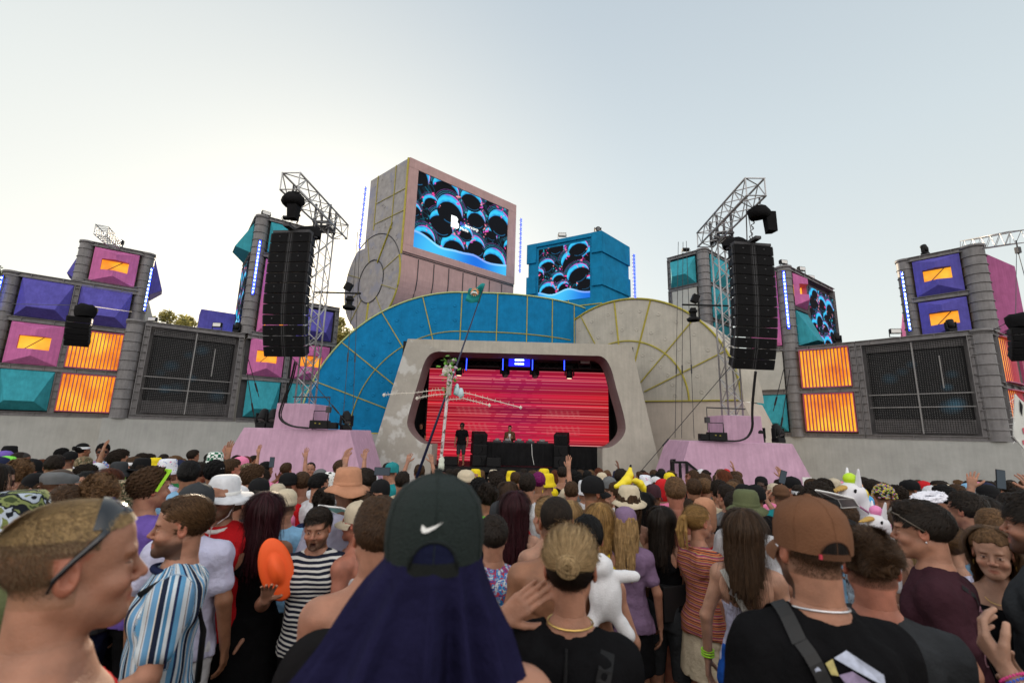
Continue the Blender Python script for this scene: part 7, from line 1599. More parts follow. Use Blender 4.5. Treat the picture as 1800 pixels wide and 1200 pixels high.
o_ = mb.build('drink_cup', mat('printed_cup', (.22, .27, .32), .4, var=.5, scale=60, stain=((.02, .02, .03), 50, .55))); tag(o_, 'small dark patterned cup in the hands of the man in the maroon shirt', 'cup')
# 8. curly haired woman facing us
h8 = hero(1737, 928, 2.3, 176, 'curly haired woman in a black vest with earrings facing the camera', sex='f', pose='down', hair=('wavy', 'lbrown'), top=('tank', 'black'), low=('skirt', 'black'), res=.006, skin='pale', lean=5, colkw=dict(brow=(.6, .52, .46)))
strands(h8, 'lbrown', n=4500, L_=.30, steps=8, flow='down', wd=.0014, lift=.008, dome=.02, hl=.074, nape=-.06, wave=1.6)
mb = MB(); 
for s in (-1, 1): mb.tube([Vector(HC)+Vector((s*.082, .0, -.045-.012*(1-math.cos(a))))+Vector((0, .012*math.sin(a), 0)) for a in [i*.7 for i in range(10)]], .0022, 5)
mb.tube([Vector((.065*math.cos(a), .02+.095*math.sin(a)-.02, 1.455-.035*math.sin(a))) for a in [i*.157 for i in range(21)]], .002, 5); sub(h8, mb, 'jewellery', M['gold'])
# 9. man at the right edge
h9 = hero(1812, 861, 1.95, 84, 'dark haired man in a black pinstriped shirt at the right edge facing left', pose='down', hair=('fringe', 'dark'), top=('tee', 'charcoal'), res=.007, skin='fair', beard='dark')
strands(h9, 'dark', n=6000, L_=.05, steps=4, flow='comb', wd=.0011, lift=.012, dome=.014, hl=.055, nape=-.03)
# 10. wrist with bead bracelets reaching in from the right
POSES['low'] = {-1: ((-.235, .03, 1.15), (-.17, .24, 1.38), (.25, .6, .75), (.6, -.5, .2), .9, .3), 1: ((.235, .03, 1.15), (.13, .27, 1.22), (-.35, .6, .75), (-.6, -.5, .2), .8)}
h10 = hero(1985, 935, 1.22, 80, 'person mostly out of frame at the lower right whose wrist wears bright bead bracelets', sex='f', pose='low', hair=('bun', 'lbrown'), top=('tank', 'black'), res=.006, skin='pale')
bm_ = [mat('bead_pink', (.7, .05, .25), .4), mat('bead_blue', (.03, .12, .6), .4), mat('bead_white', (.7, .65, .6), .4), mat('bead_red', (.6, .03, .02), .4)]
w_ = Vector((-.17, .24, 1.38)); el = Vector((-.235, .03, 1.15)); ax = (el-w_).normalized(); u_ = ax.cross(Vector((0, 0, 1))).normalized(); v_ = ax.cross(u_)
for k in range(5):
    mb = MB(); c_ = w_+ax*(.012+.011*k)
    for i in range(22): a = i*6.283/22; mb.lathe(c_+(u_*math.cos(a)+v_*math.sin(a))*(.031+.001*k), [(0, -.0048), (.0048, 0), (0, .0048)], 6)
    sub(h10, mb, 'bracelet', bm_[(0, 1, 2, 3, 2)[k]])
# 11. tanned shaven man with a gold chain
h11 = hero(978, 868, 2.2, 2, 'tanned bare-backed man with a dark buzz cut and gold chain, seen from behind', hair=('buzz', 'dark'), top=None, low=('shorts', 'navy'), skin='tan', buzz='dark', res=.006)
strands(h11, 'dark', n=6000, L_=.008, steps=2, flow='comb', wd=.0006, lift=.003, dome=.003, nape=-.06, name='cropped_hair', surf=True)
mb = MB(); mb.tube([Vector((.074*math.cos(a), -.02+.074*math.sin(a), 1.50+.012*math.sin(a))) for a in [i*.33 for i in range(20)]], .0035, 5); sub(h11, mb, 'necklace', M['gold'])
# 12. shouting man with the orange ring
POSES['stop'] = {-1: ((-.235, -.03, 1.16), (-.2, .12, .95), (-.05, .3, -1), (1, 0, .1), .5), 1: ((.30, .05, 1.19), (.20, .29, 1.33), (-.25, .35, .8), (-.1, .9, -.3), .35)}
h12 = hero(560, 893, 2.75, 166, 'man with open mouth in a navy and white striped shirt holding his hand out', pose='stop', hair=('short', 'dark'), top=('tee', 'bwstripe'), res=.006, skin='fair', mouth=.020, lean=8, beard='brown')
strands(h12, 'dark', n=5000, L_=.04, steps=4, flow='side', wd=.001, lift=.010, dome=.008, hl=.07)
c_ = PY(486, 1000, 2.68); mb = MB(); Mx = Matrix.Rotation(.5, 3, 'Z') @ Matrix.Rotation(-.35, 3, 'Y') @ Matrix.Rotation(1.45, 3, 'X'); mb.lathe(c_, [(.05, -.008), (.08, -.014), (.125, -.01), (.135, 0), (.125, .008), (.08, .014), (.06, .012), (.05, .05), (0, .055)], 40, M=Mx, sy=1.25, sx=.62)
o_ = mb.build('neon_hat', mat('neon_orange', (.95, .12, .02), .6, var=.08)); tag(o_, 'bright orange wide-brimmed hat hanging behind the man with the open mouth', 'hat')
# 13. bare shoulder and hanging black hat left of the cap
h13 = hero(668, 872, 1.65, 8, 'bare-backed man with short brown hair close left of the navy neck cloth', hair=('crop', 'brown'), top=None, skin='fair', res=.007, pose='down')
strands(h13, 'brown', n=5000, L_=.022, steps=3, flow='comb', wd=.001, lift=.006, dome=.006)
wm = L2W(h13); c_ = wm @ Vector((-.13, -.165, 1.19)); Mx = Matrix.Rotation(math.radians(86), 3, 'X') @ Matrix.Rotation(.0, 3, 'Z'); Mx = Matrix.Rotation(-.28, 3, 'Y') @ Matrix.Rotation(.22, 3, 'Z') @ Mx
mb = MB(); mb.lathe(c_, [(.19, -.004), (.192, .0), (.15, .012), (.10, .02), (.095, .05), (.09, .10), (.07, .115), (0, .118)], 44, M=Mx, sx=.82, sy=1.12); 
mb.lathe(c_, [(.19, -.004), (.14, .004), (.09, .010), (0, .012)], 44, M=Mx, sx=.82, sy=1.12); o_ = mb.build('sun_hat', M['blackcloth']); tag(o_, 'wide black sun hat hanging on the back of the bare-backed man', 'hat')
# 14. woman in the lilac top
h14 = hero(1306, 892, 2.55, -8, 'woman with long brown hair, lilac grey top and a white bag strap over her back', sex='f', pose='down', hair=('long', 'brown'), top=('strap', 'lilac'), low=('shorts', 'blue'), res=.006, skin='pale')
strands(h14, 'brown', n=5500, L_=.42, steps=8, flow='down', wd=.0014, lift=.006, dome=.014, nape=-.06, wave=.4)
mb = MB()
for k in range(12):
    t0, t1 = k/12, (k+1)/12; f_ = lambda t: Vector((-.115+.26*t, -.110-.018*math.sin(t*3.1)*1.6-.012, 1.455-.44*t)); a, b = f_(t0), f_(t1); w2 = Vector((.013, 0, .008)); mb.add([a-w2, a+w2, b+w2, b-w2], [(0, 1, 2, 3)])
sub(h14, mb, 'bag_strap', M['offwhite']); mb = MB(); mb.box((-.06, -.148, 1.345), (.035, .012, .03), Matrix.Rotation(.5, 3, 'Y')); sub(h14, mb, 'buckle', M['silver'])
mb = MB(); w_ = Vector((-.25, .03, .90))
for k in range(3): mb.tube([w_+Vector((.034*math.cos(a), .034*math.sin(a), .02+.014*k)) for a in [i*.33 for i in range(20)]], .005, 6)
sub(h14, mb, 'wristband', M['glass_green'])
# 15. shawl woman
h15 = hero(1228, 887, 3.3, -48, 'woman with a blond ponytail and striped terracotta shawl in three-quarter view', sex='f', hair=('pony', 'gold'), top=('poncho', 'shawl'), low=('skirt', 'cream'), res=.007, skin='fair', pose='down')
strands(h15, 'gold', n=4500, L_=.13, steps=6, flow='to', tgt=(0, -.12, .05), wd=.0013, lift=.004, dome=.008, nape=-.05)
c_ = L2W(h15) @ Vector((-.22, -.12, 1.02)); mb = MB(); mb.box(c_, (.09, .20, .22), Matrix.Rotation(h15.rotation_euler.z, 3, 'Z')); mb.tube([c_+Vector((0, 0, .12)), c_+Vector((.08, .02, .32)), L2W(h15) @ Vector((-.12, -.02, 1.47))], .012, 6); o_ = mb.build('shoulder_bag', M['rubber'], bevel=.02); tag(o_, 'black shoulder bag hanging beside the striped shawl', 'bag')
# 16. white hat and red shirt
h16 = hero(396, 830, 2.8, 158, 'bearded man in a white wide-brimmed sun hat and red football shirt', pose='down', hair=None, hat=('straw', 'white', 'white'), top=('tee', 'red'), res=.007, skin='fair', beard='lbrown', lean=2)
mb = MB(); mb.tube([Vector((.0+.072*math.cos(a), -.005+.08*math.sin(a), 1.49-.02*math.sin(a))) for a in [i*.33 for i in range(20)]], .013, 7); sub(h16, mb, 'collar', M['white'])
mb = MB()
for s in (-1, 1): mb.tube([Vector((s*.09, .01, 1.65)), Vector((s*.07, .05, 1.56)), Vector((.0, .09, 1.50)), Vector((0, .12, 1.42))], .0035, 5)
sub(h16, mb, 'chin_cord', M['tape']); mb = MB(); mb.lathe(Vector((-.075, .128, 1.33)), [(.028, 0), (.022, .006), (0, .008)], 10, M=Matrix.Rotation(math.radians(-90), 3, 'X')); mb.box((0, .128, 1.2), (.20, .012, .035)); sub(h16, mb, 'shirt_badge', M['yellow'])
# 17. purple checked shirt
h17 = hero(273, 820, 3.0, -70, 'man in a purple checked shirt with lime green glasses pushed into curly hair', hair=('curly', 'brown'), top=('tee', 'purple'), res=.007, skin='fair', pose='down')
mb = MB(); o = Vector(HC)
for s in (-1, 1): mb.bar(o+Vector((s*.108, .055, .125)), o+Vector((s*.10, .0, .0)), .010, .016)
mb.bar(o+Vector((-.1, .06, .125)), o+Vector((.1, .06, .125)), .02, .02); sub(h17, mb, 'sunglasses', M['glass_green'])
use_back(h17); mb = MB(); band(mb, (.02, 1.47), (-.10, 1.10), .03, 12, .006); sub(h17, mb, 'bag_strap', M['black'])
# 18. tan cap, red glasses
h18 = hero(630, 878, 2.9, 62, 'man in a pale tan cap and red sunglasses looking left', hair=None, hat=('cap', 'sand'), top=('tank', 'white'), res=.0085, skin='red', buzz='lbrown', glasses=('glass_red', 0))
# 19. white shirt and navy cap behind the striped shirt
h19 = hero(352, 846, 2.6, -25, 'man in a white shirt and faded navy cap behind the blue striped shirt', hair=None, hat=('cap', 'charcoal'), top=('tee', 'lilac'), low=('shorts', 'white'), res=.0085, skin='tan', buzz='dark')
# 20. camouflage hat at the left edge
h20 = hero(48, 852, 1.75, -30, 'person in a green camouflage bucket hat directly behind the shaven-headed man', hair=('crop', 'brown'), hat=('boonie', 'camo'), top=('tee', 'olive'), res=.009)
h21 = hero(1672, 922, 2.75, -25, 'woman with smooth light brown hair and white top behind the maroon shirt', sex='f', hair=('pony', 'lbrown'), top=('tee', 'lilac'), res=.0085, skin='pale')
strands(h21, 'lbrown', n=3000, L_=.12, steps=6, flow='to', tgt=(0, -.12, .05), wd=.0013, lift=.004, dome=.008, nape=-.05)
h22 = hero(1032, 902, 2.35, 6, 'woman with a dark ponytail and sunglasses on her head beside a white plush toy', sex='f', pose='down', hair=('pony', 'black'), top=('tank', 'navy'), low=('skirt', 'black'), res=.0085, skin='fair')
# plush toy carried on her back
t = thing('plush_toy', 'soft white plush animal hanging with limbs spread behind the dark ponytail', 'plush toy', PY(1064, 1030, 2.1)); S = Sdf((-.2, -.12, -.26), (.2, .12, .2), .007)
S.ell((0, 0, -.04), (.085, .07, .12), .02); S.ell((-.03, -.01, .10), (.07, .06, .06), .03); S.cap((.05, 0, .05), (.15, -.01, .055), .03, .028, .02); S.cap((.04, 0, -.12), (.11, -.02, -.22), .036, .034, .03); S.cap((-.04, 0, -.12), (-.09, -.02, -.20), .036, .034, .03); S.cap((-.06, 0, .13), (-.12, 0, .16), .022, .02, .02); S.noise(.003, 60, 3, 4)
mb_ = mkmesh('plush_body', [S.mesh()], mat('white_plush', (.72, .72, .74), .95, var=.06, bump=.25, bscale=160)); mb_.transform(Matrix.Diagonal((.82, .82, .82, 1))); o_ = D.objects.new('plush_body', mb_); COL.objects.link(o_); o_.parent = t
# ================================================================== the crowd, one line each
# px py d rel|S sex pose skin hair hairc hat hatc topk topc [beard] [glasses] | label      (S = looks at the stage)
T = '''
22 781 7.4 S m down brown crop black bucket black tee purple | man in a round black hat standing against the left wall near the edge
13 791 6.2 -60 m down brown - - beanie purple tee purple | person in a dark purple beanie at the left edge of the far rows
41 793 6.0 S m down brown buzz dark - - tee charcoal | man with cropped dark hair just right of the dark purple beanie
17 800 4.6 S m down fair crop brown beanie lime tee lime | person in a lime green hood and costume at the left edge
3 801 4.3 S m down fair crop dark cap navy tee navy | person in a navy cap half out of frame at the left edge
36 806 4.2 12 m down fair curly lbrown - - tee black | man with curly light brown hair and black shirt left of the flat cap
61 805 5.2 -60 m down fair crop dark cap black tee charcoal | man in a black cap in profile facing right near the left wall
76 807 7.0 S m down red short auburn - - tee grey | small ginger haired man against the left wall
100 799 5.0 -14 m down tan fade dark - - tee cream | man with a high dark fade haircut behind the grey flat cap
112 817 3.5 -66 m down fair crop brown flat grey tee charcoal dark | man in a grey flat cap with a beard facing right
68 829 3.7 -10 f down fair long brown beanie black tank black | woman in a black beret over brown hair left of the grey flat cap
1 816 3.3 -78 f phone pale wavy dark - - tank black - glass_dark:.0 | woman in dark sunglasses at the left edge raising her fingers
150 830 4.2 150 f down fair bun black - - tank black | dark haired woman turning to look back between the flat cap and the curly head
122 850 2.7 -15 m down fair fringe brown - - tee black | thick brown hair directly above the shaven head with sunglasses
178 832 2.8 8 m down fair curly lbrown - - tee charcoal | man with sun-bleached curly brown hair behind the shaven-headed man
226 838 3.2 -20 m down tan crop dark bucket camo2 tee maroon | man in a brown camouflage bucket hat left of the purple checked shirt
112 787 8.6 S m down brown curly black - - tee charcoal | small dark curly head low against the left wall
128 792 7.6 -60 m down brown crop black cap black tee cream | man in a black cap and cream shirt near the left wall crease
150 776 8.2 -62 f down tan bun black visor white tank white | woman in a white visor and white vest standing tallest by the left wall
183 779 8.2 178 m bent brown curly black - - tee print - glass_dark:.0 | man in a blue and green jersey and sunglasses facing us by the left wall
214 789 6.2 -75 m down fair curly dark - - tee lime | curly dark haired man in a bright green shirt facing right
152 801 6.4 S m wave tan crop dark cap camo2 tee tan | man in a tan patterned cap with an arm held up near the left wall
173 812 5.6 -20 m down fair crop dark cap white tee sky | person in a white cap above pale blue straps at left
156 817 5.2 S m down fair afro dark - - tee cream | round dark afro with a pale headphone band behind the flat cap
196 822 4.4 -30 f down fair straight auburn - - tank sky | woman with an auburn bob left of the grey bucket hat
213 808 5.4 -20 m down tan crop dark bucket charcoal tee cream | man in a faded grey bucket hat with beard near the left wall dark
237 800 6.0 60 m down pale short brown visor white tee grey | man with brown hair and a white headband near the left wall
254 803 5.6 S f down fair long dark wide black tank black | woman in a very wide black hat left of the purple checked shirt
272 802 7.4 60 m down brown short black bucket yellow tee black | small figure in a yellow hat behind the wide black hat
300 803 5.4 -62 m down fair crop brown bucket floral tee lilac | man in a white flowered bucket hat facing right
318 807 6.2 -20 m down fair crop brown cap navy tee green | person in a navy cap just right of the flowered bucket hat
342 790 8.8 -55 m down tan crop dark - - tee blue | dark haired man in a blue jacket standing high by the grey wall
335 808 4.4 3 m down tan fringe black - - long sky | man with thick black hair in a pale blue hooded top
353 812 5.4 S m wave tan short dark - - tee red | man in red with one open hand raised beside the black haired head
381 791 5.8 -10 m down fair crop brown bucket checks tee grey | person in a green and white checked hat by the left plinth corner
380 807 4.9 -10 m down tan curly black visor white tee black | man with thick black hair and a white band behind the white sun hat
410 806 5.4 -68 m down red short brown - - tank white - glass_dark:.06 | man with goggles on brown hair looking right in a white vest
427 801 6.2 -62 m down fair crop dark cap pink tee grey | person in a pink cap facing right before the left plinth
438 813 5.6 -55 m down fair crop brown cap camo2 tee white | man in a mottled cap right of the pink cap
449 816 4.6 S m down fair curly brown - - tee cream | brown curly head right of the mottled cap
457 838 3.9 6 m down fair crop dark cap black tee charcoal | person in a black and white cap above the wine red dreadlocks
469 864 2.9 2 f down tan dreads wine - - tank black | woman with long wine red dreadlocks behind the orange hat
470 811 7.2 -60 m phone tan short black - - tee pink | man holding a phone up in front of the left plinth
505 813 7.6 S m wave fair short brown - - tee pink | man with one arm raised high in front of the left plinth
461 824 5.0 S m down fair curly dark - - tee red | dark curly head above the black and white cap
511 829 4.8 -48 m down fair crop black beanie black tee red | man in a black patterned bandana and red top
532 829 4.9 10 m down fair short brown - - tank red | brown haired man in a red vest with a white strap in the middle rows
489 848 4.6 -5 f down fair crop brown beanie sand tee pink | person in a khaki head wrap left of the dusty white cap
505 857 3.5 -8 m down fair crop brown beanie cream tee sky | person in a dusty white knitted cap beside the dreadlocks
564 831 4.7 -55 m wave fair fade black - - tee white | man with a black quiff and raised tattooed arm in the middle rows
565 821 6.2 S f down fair crop dark scarf grey tee white | person in a grey patterned headscarf before the left plinth
582 826 5.4 S f down fair crop brown scarf cow tank white | person in a black and white cow print headscarf
581 848 4.8 30 f down fair bun blond scarf cow tank cream | woman in a striped cream headscarf below the cow print scarf
571 857 3.9 2 m down tan curly dark - - tee navy | dark curly head left of the broad white shirt
601 808 6.6 S m reach fair short brown - - tee white | brown haired man holding both hands up before the left plinth
547 812 8.4 176 f down fair bun dark - - tank black | dark haired woman facing us in front of the left plinth
614 815 3.1 4 m down brown buzz black boonie terracotta tee lilac | man in a floppy terracotta sun hat and pale lilac shirt
641 822 4.5 60 m down tan crop dark - - tee charcoal - glass_blue:.06 | man with blue mirror glasses on dark hair right of the terracotta hat
655 833 5.4 S m down fair crop brown bucket white tee black | person in a white bucket hat behind the mirror glasses
669 841 4.0 165 m down tan crop dark cap black tee navy dark glass_blue:.07 | bearded man in a black cap with mirror goggles facing us
641 863 3.1 4 f down fair bun brown - - tank black | woman with parted dark brown hair behind the tan cap
692 811 6.6 -50 m down fair crop brown cap teal tee teal | person in a dark teal cap and bright teal shirt by the portal leg
683 813 7.0 S m down fair crop dark - - tee camo2 | dark haired person in camouflage left of the teal shirt
709 828 5.2 S m down fair crop dark - - tee cream | dark cropped head just left of the big dark cap
738 816 7.2 S m reach fair short brown - - tee grey | brown haired person gripping the dark pole of the teal flag
817 824 5.0 60 m down fair crop brown beanie cream tee white | person in a cream cap right of the totem bottle
836 822 7.4 175 m down fair crop brown bucket yellow tee red | figure in a round yellow and red hat in front of the stage
843 839 4.6 S m down tan curly black - - tee black | round black hair just right of the big dark cap
876 832 4.9 S m down fair curly dark - - tee grey | dark curly head with grey collar below the table cloth
858 848 4.2 10 m down tan curly dark - - tee lime | dark curly head low beside the wine red long hair
893 845 4.5 4 f down fair straight brown - - tee red | brown bobbed woman in a bright red top
906 861 3.3 2 f down pale straight wine - - tank black | woman with very long straight wine red hair in black
927 831 4.6 4 m down fair short dark - - tee white | dark haired man in a white shirt with a dark shoulder strap
906 829 7.0 S m down fair short brown - - tee yellow | brown haired man in a yellow shirt before the stage
899 825 7.6 S m down fair crop dark bucket yellow tee yellow | person in a yellow hat left of the yellow shirt
935 827 7.6 S m down fair short brown - - tee grey | brown head behind the purple hair
947 828 5.6 3 f down tan bun purple - - strap black | woman with purple hair and bare back crossed by thin black straps
957 821 7.6 -20 m down fair crop brown bucket yellow tee yellow | upper of two yellow hats in front of the table cloth
964 829 6.2 -30 m wave fair crop brown bucket yellow tee sand | person adjusting the lower of two yellow hats
988 820 8.0 0 m down fair short dark - - tank black | man in a black sports vest standing before the right monitor stack
1013 828 6.4 -20 m down brown curly black - - tee grey | dark curly head right of the black sports vest
1005 846 5.2 -10 m down fair short brown - - tank cream | man with brushed brown hair right of the bare back with straps
1027 841 5.6 30 m down fair crop dark bucket white tee white | person in a white bucket hat left of the grey shirt and black cap
1045 834 3.9 -58 m down tan crop dark cap black tee charcoal | man in a black cap and charcoal shirt in profile, centre right
1058 829 7.2 S m down fair crop brown beanie cream tee black | person in a cream cap far behind the black cap
1070 836 5.6 S m down fair crop brown cap grey tee brown | person in a grey cap right of the black cap
1083 846 5.0 60 m down pale fringe brown - - tee white | brown haired boy in white between the grey cap and the cream sun hat
1106 848 3.7 -10 f down fair long brown boonie cream tank cream | woman with long hair under a cream sun hat with a floppy brim
1133 832 6.8 S m down fair crop brown bucket floral tee grey | person in a white flowered hat in front of the portal right leg
1166 838 5.6 -30 m down fair crop dark scarf red tee pink | man in a red headscarf in front of the handrail
1148 849 4.9 -20 m down tan crop dark cap maroon tee black | person in a dark maroon cap left of the red headscarf
1176 829 7.2 S m down fair crop brown beanie yellow tee grey | person in a yellow bobble hat beside the handrail
1186 838 4.0 5 m down red short lbrown - - none black | blond man with a muscular sunburnt bare back behind the headscarves
1219 841 5.2 5 m down tan short brown - - none black | brown haired bare-necked man before the handrail steps
1238 840 5.3 -8 m down fair short lbrown - - tee olive | light brown haired man in olive right of the bare-necked man
1263 843 5.0 S m down fair curly dark - - tee cream | dark haired person in a pale hooded top before the right plinth
1238 869 3.6 -10 f down fair bun auburn scarf terracotta tank red | woman with a peach scarf tied in her auburn hair
1207 876 4.3 10 f down fair bun brown - - tee red | messy brown bun and red shirt behind the striped shawl
1099 885 3.8 -3 f down fair blondlong blond scarf mauve tee mauve | woman in a mauve headscarf over long blond hair
1055 884 3.4 -8 f down fair wavy gold - - tank yellow | woman with long curly blond hair and mustard top
1131 864 4.1 -32 f down tan long black - - tank black | woman with long black hair and black vest in right profile
1112 864 4.4 -8 f down pale long lbrown - - strap white | woman with straight light brown hair and white laced top
1286 846 5.4 S m down fair short lbrown - - tee grey | light brown head in front of the right plinth left corner
1275 851 4.6 S m down fair short dark - - tee grey | dark brown head left of the olive sun hat
1305 849 4.8 S m down tan crop black beanie black tee black | person in a black beanie behind the olive sun hat
1324 850 4.6 S m down tan crop black cap black tee black | person in a black cap right of the olive sun hat
1337 836 6.8 172 m down dark crop black beanie black tee black | dark skinned man in headphones facing us before the right plinth
1358 848 6.6 S m wave fair crop brown beanie sand tee pink | person in a tan cap with a raised tattooed hand before the right plinth
1371 850 5.2 10 m down fair crop brown beanie brown tee teal | person in a brown cap with a pink and teal costume
1388 836 5.7 72 m phone fair crop dark cap black tee black | photographer in a black cap raising a camera toward the left
1404 849 5.2 25 m down fair short dark visor white tee grey | dark haired person with a white band right of the photographer
1437 848 3.4 6 m down tan afro dark - - tee sky | big dark curly head behind the brown cap
1428 841 7.0 -60 m down fair short brown - - tee grey | small brown head beside the green safety sign
1446 840 6.6 S m down fair curly dark - - tee teal | dark round head with teal collar by the right wall
1463 839 6.6 40 m down fair crop brown cap sand tee grey | man in a tan cap left of the unicorn float
1311 855 3.3 -12 m down fair crop dark boonie olive tee white | man in a large olive green sun hat and white shirt
1290 862 3.9 20 m down tan fringe dark - - tee black | dark haired head left below the olive sun hat
1450 873 3.1 8 f down fair crop dark wide black tee sky | woman in a black hat and pale blue top with dark straps by the unicorn
1530 842 5.2 42 m down red short dark - - none black - glass_blue:.03 | sunburnt man with blue glasses right of the unicorn float
1553 847 4.8 -20 m down fair crop dark patch patch tee charcoal | person in a multicoloured tufted wig hat
1572 852 5.4 S m down fair curly dark - - tee charcoal | dark head just right of the tufted wig hat
1515 838 8.0 S m down fair short dark - - tee grey | tiny dark head behind the unicorn ears
1545 893 3.4 -10 m down fair short brown - - tee brown | brown head behind the second unicorn float
1603 842 6.6 -62 m down tan crop dark cap black tee green | man in a black cap and green striped jacket by the right wall
1634 852 5.6 45 m down fair crop brown cap white tee grey | person in a white cap facing left before the right wall
1655 851 4.6 S m down fair fringe black - - tee black | glossy black round hair right of the white cap
1680 851 5.2 20 m down fair short brown - - tee white | brown head above the bright blue shirt
1692 863 3.2 62 m down fair short dark - - tee blue | dark haired man in a bright blue shirt with a strap
1708 853 5.4 S f down fair bun grey - - tee grey | grey haired head right of the bright blue shirt
1736 850 4.6 -20 m down fair crop dark beanie black tee white | man in a black and white bandana with a raised hand, upper right
1719 872 3.7 72 f down tan wavy dark - - tank black | dark wavy haired woman in left profile behind the bright blue shirt
1772 866 3.9 10 m reach fair short dark - - tee charcoal | person holding a phone up with both hands at the upper right
1741 894 2.8 15 m down fair short lbrown - - tee sky | light brown head with dusty blue shirt behind the curly haired woman
1791 857 5.2 S m down fair short dark - - tee black | dark head at the right edge of the far rows
1590 878 4.0 -20 f down fair straight brown - - tank pink | brown haired woman hidden behind the maroon shirt man
1620 893 3.0 10 f down pale wavy blond bucket white tank sky | person in a fluffy white hat behind the profile man
1480 880 3.4 S m down fair short brown - - tee cream | brown head under the unicorn neck
700 880 3.4 5 m down fair crop dark - - tee sand | dark cropped head peeping left of the big dark cap
868 905 2.6 8 m down fair short dark - - tee print | man in a blue, white and red patterned shirt right of the navy cloth
880 878 3.6 -10 m down fair crop dark cap charcoal tee black | person in a dark cap with cropped nape right of the big dark cap
420 850 3.3 -40 f down fair bun brown cap white tee cream | woman in a dusty cap behind the red football shirt
960 872 2.9 30 f down pale bun blond - - strap white | fair woman hidden behind the tanned bare-backed man
1165 888 4.3 -20 f down fair long dark - - tank black | woman with dark hair left of the messy brown bun
1000 880 4.2 S f down fair wavy blond - - tank sand | fair wavy head beyond the buzz cut and blond bun
'''
HK = {'-': None}
def toface(px, py, d): p = PY(px, py, d); return p
n_hand = 0
for ln in T.strip().split('\n'):
    a, lab = ln.split('|'); a = a.split(); lab = lab.strip(); px, py, d = map(float, a[:3]); p = PY(px, py, d)
    yaw = math.degrees(math.atan2(-(0-p.x), (21-p.y)))*1.0 if a[3] == 'S' else rel(px, py, d, float(a[3]))
    if a[3] == 'S': yaw += (hash_ := (sum(map(ord, lab)) % 40-20))
    hair = (a[7], a[8]) if a[7] != '-' else None; hat = None if a[9] == '-' else (a[9], a[10]); hair_c = a[8]
    beard = a[13] if len(a) > 13 and a[13] != '-' else None; gl = None
    if len(a) > 14: g_, u_ = a[14].split(':'); gl = (g_, float(u_))
    if hat and hat[0] in ('boonie',) and hat[1] == 'terracotta': hair = None
    m2 = None
    if hat and hat[1] in ('cow', 'floral', 'checks', 'camo', 'camo2', 'patch'): pass
    if hair and hair[0] == 'buzz': buzz = hair[1]; 
    else: buzz = None
    if hat and hair and hair[0] == 'crop': hair = None; buzz = hair_c
    top = None if a[11] == 'none' else (a[11], a[12]); low = [('shorts', 'charcoal'), ('shorts', 'sand'), ('long', 'navy'), ('shorts', 'olive')][n_hand % 4] if a[4] == 'm' else [('skirt', 'brown'), ('shorts', 'charcoal'), ('skirt', 'black')][n_hand % 3]
    person(px, py, d, yaw=yaw, label=lab, sex=a[4], pose=a[5], skin=a[6], hair=hair, hat=hat, top=top, low=low, beard=beard, glasses=gl, buzz=buzz); n_hand += 1
# ---- fillers between and beyond them
rn = random.Random(77); heads = [(q[0], q[1]+q[3]*.9, q[2], q[3]) for q in PEOPLE]
LM = [(0, 150, 'the far left wall'), (150, 300, 'the left orange slats'), (300, 430, 'the left mesh screen'), (430, 520, 'the left plinth'), (520, 640, 'the left hoist'), (640, 760, 'the left leg of the portal'), (760, 850, 'the man on stage'), (850, 980, 'the DJ table'), (980, 1060, 'the right monitors'), (1060, 1170, 'the right portal leg'), (1170, 1260, 'the black handrail'), (1260, 1430, 'the right pink plinth'), (1430, 1520, 'the lit slats at right'), (1520, 1640, 'the right mesh screen'), (1640, 1740, 'the corner column'), (1740, 1810, 'the frame edge')]
HA = [('short', 'brown', 'short brown hair'), ('short', 'dark', 'short dark hair'), ('curly', 'dark', 'curly dark hair'), ('short', 'lbrown', 'light brown hair'), ('fringe', 'black', 'thick black hair'), ('long', 'brown', 'long brown hair'), ('straight', 'lbrown', 'straight fair hair'), ('wavy', 'auburn', 'wavy auburn hair'), ('bun', 'dark', 'dark hair in a bun'), ('pony', 'brown', 'a brown ponytail'), ('crop', 'dark', 'a dark crop'), ('curly', 'lbrown', 'curly fair hair')]
TP = ['white', 'black', 'black', 'grey', 'charcoal', 'charcoal', 'navy', 'navy', 'red', 'sky', 'cream', 'olive', 'teal', 'pink', 'maroon', 'maroon', 'brown']
HT = [('cap', 'black'), ('cap', 'white'), ('bucket', 'sand'), ('bucket', 'navy'), ('cap', 'red'), ('cap', 'navy'), ('boonie', 'cream'), ('beanie', 'maroon'), ('bucket', 'pink'), ('cap', 'sky')]
used_lab = set(); nf = 0; tries = 0
def clash(px, top, d, hw, p):
    for (hx, hy, hd, w_) in heads:
        if abs(hx-px) < (w_+hw)*.42 and abs(hd-d) < .35: return True
    for q in PEOPLE:
        r = q[4]
        if math.hypot(r.location.x-p.x, r.location.y-p.y) < .42: return True
    # never in front of a hand-placed head
    for (hx, hy, hd, w_) in HP:
        if hd > d and abs(hx-px) < (w_*.5+hw*.7) and top < hy+w_*.7: return True
    return False
HP = list(heads)
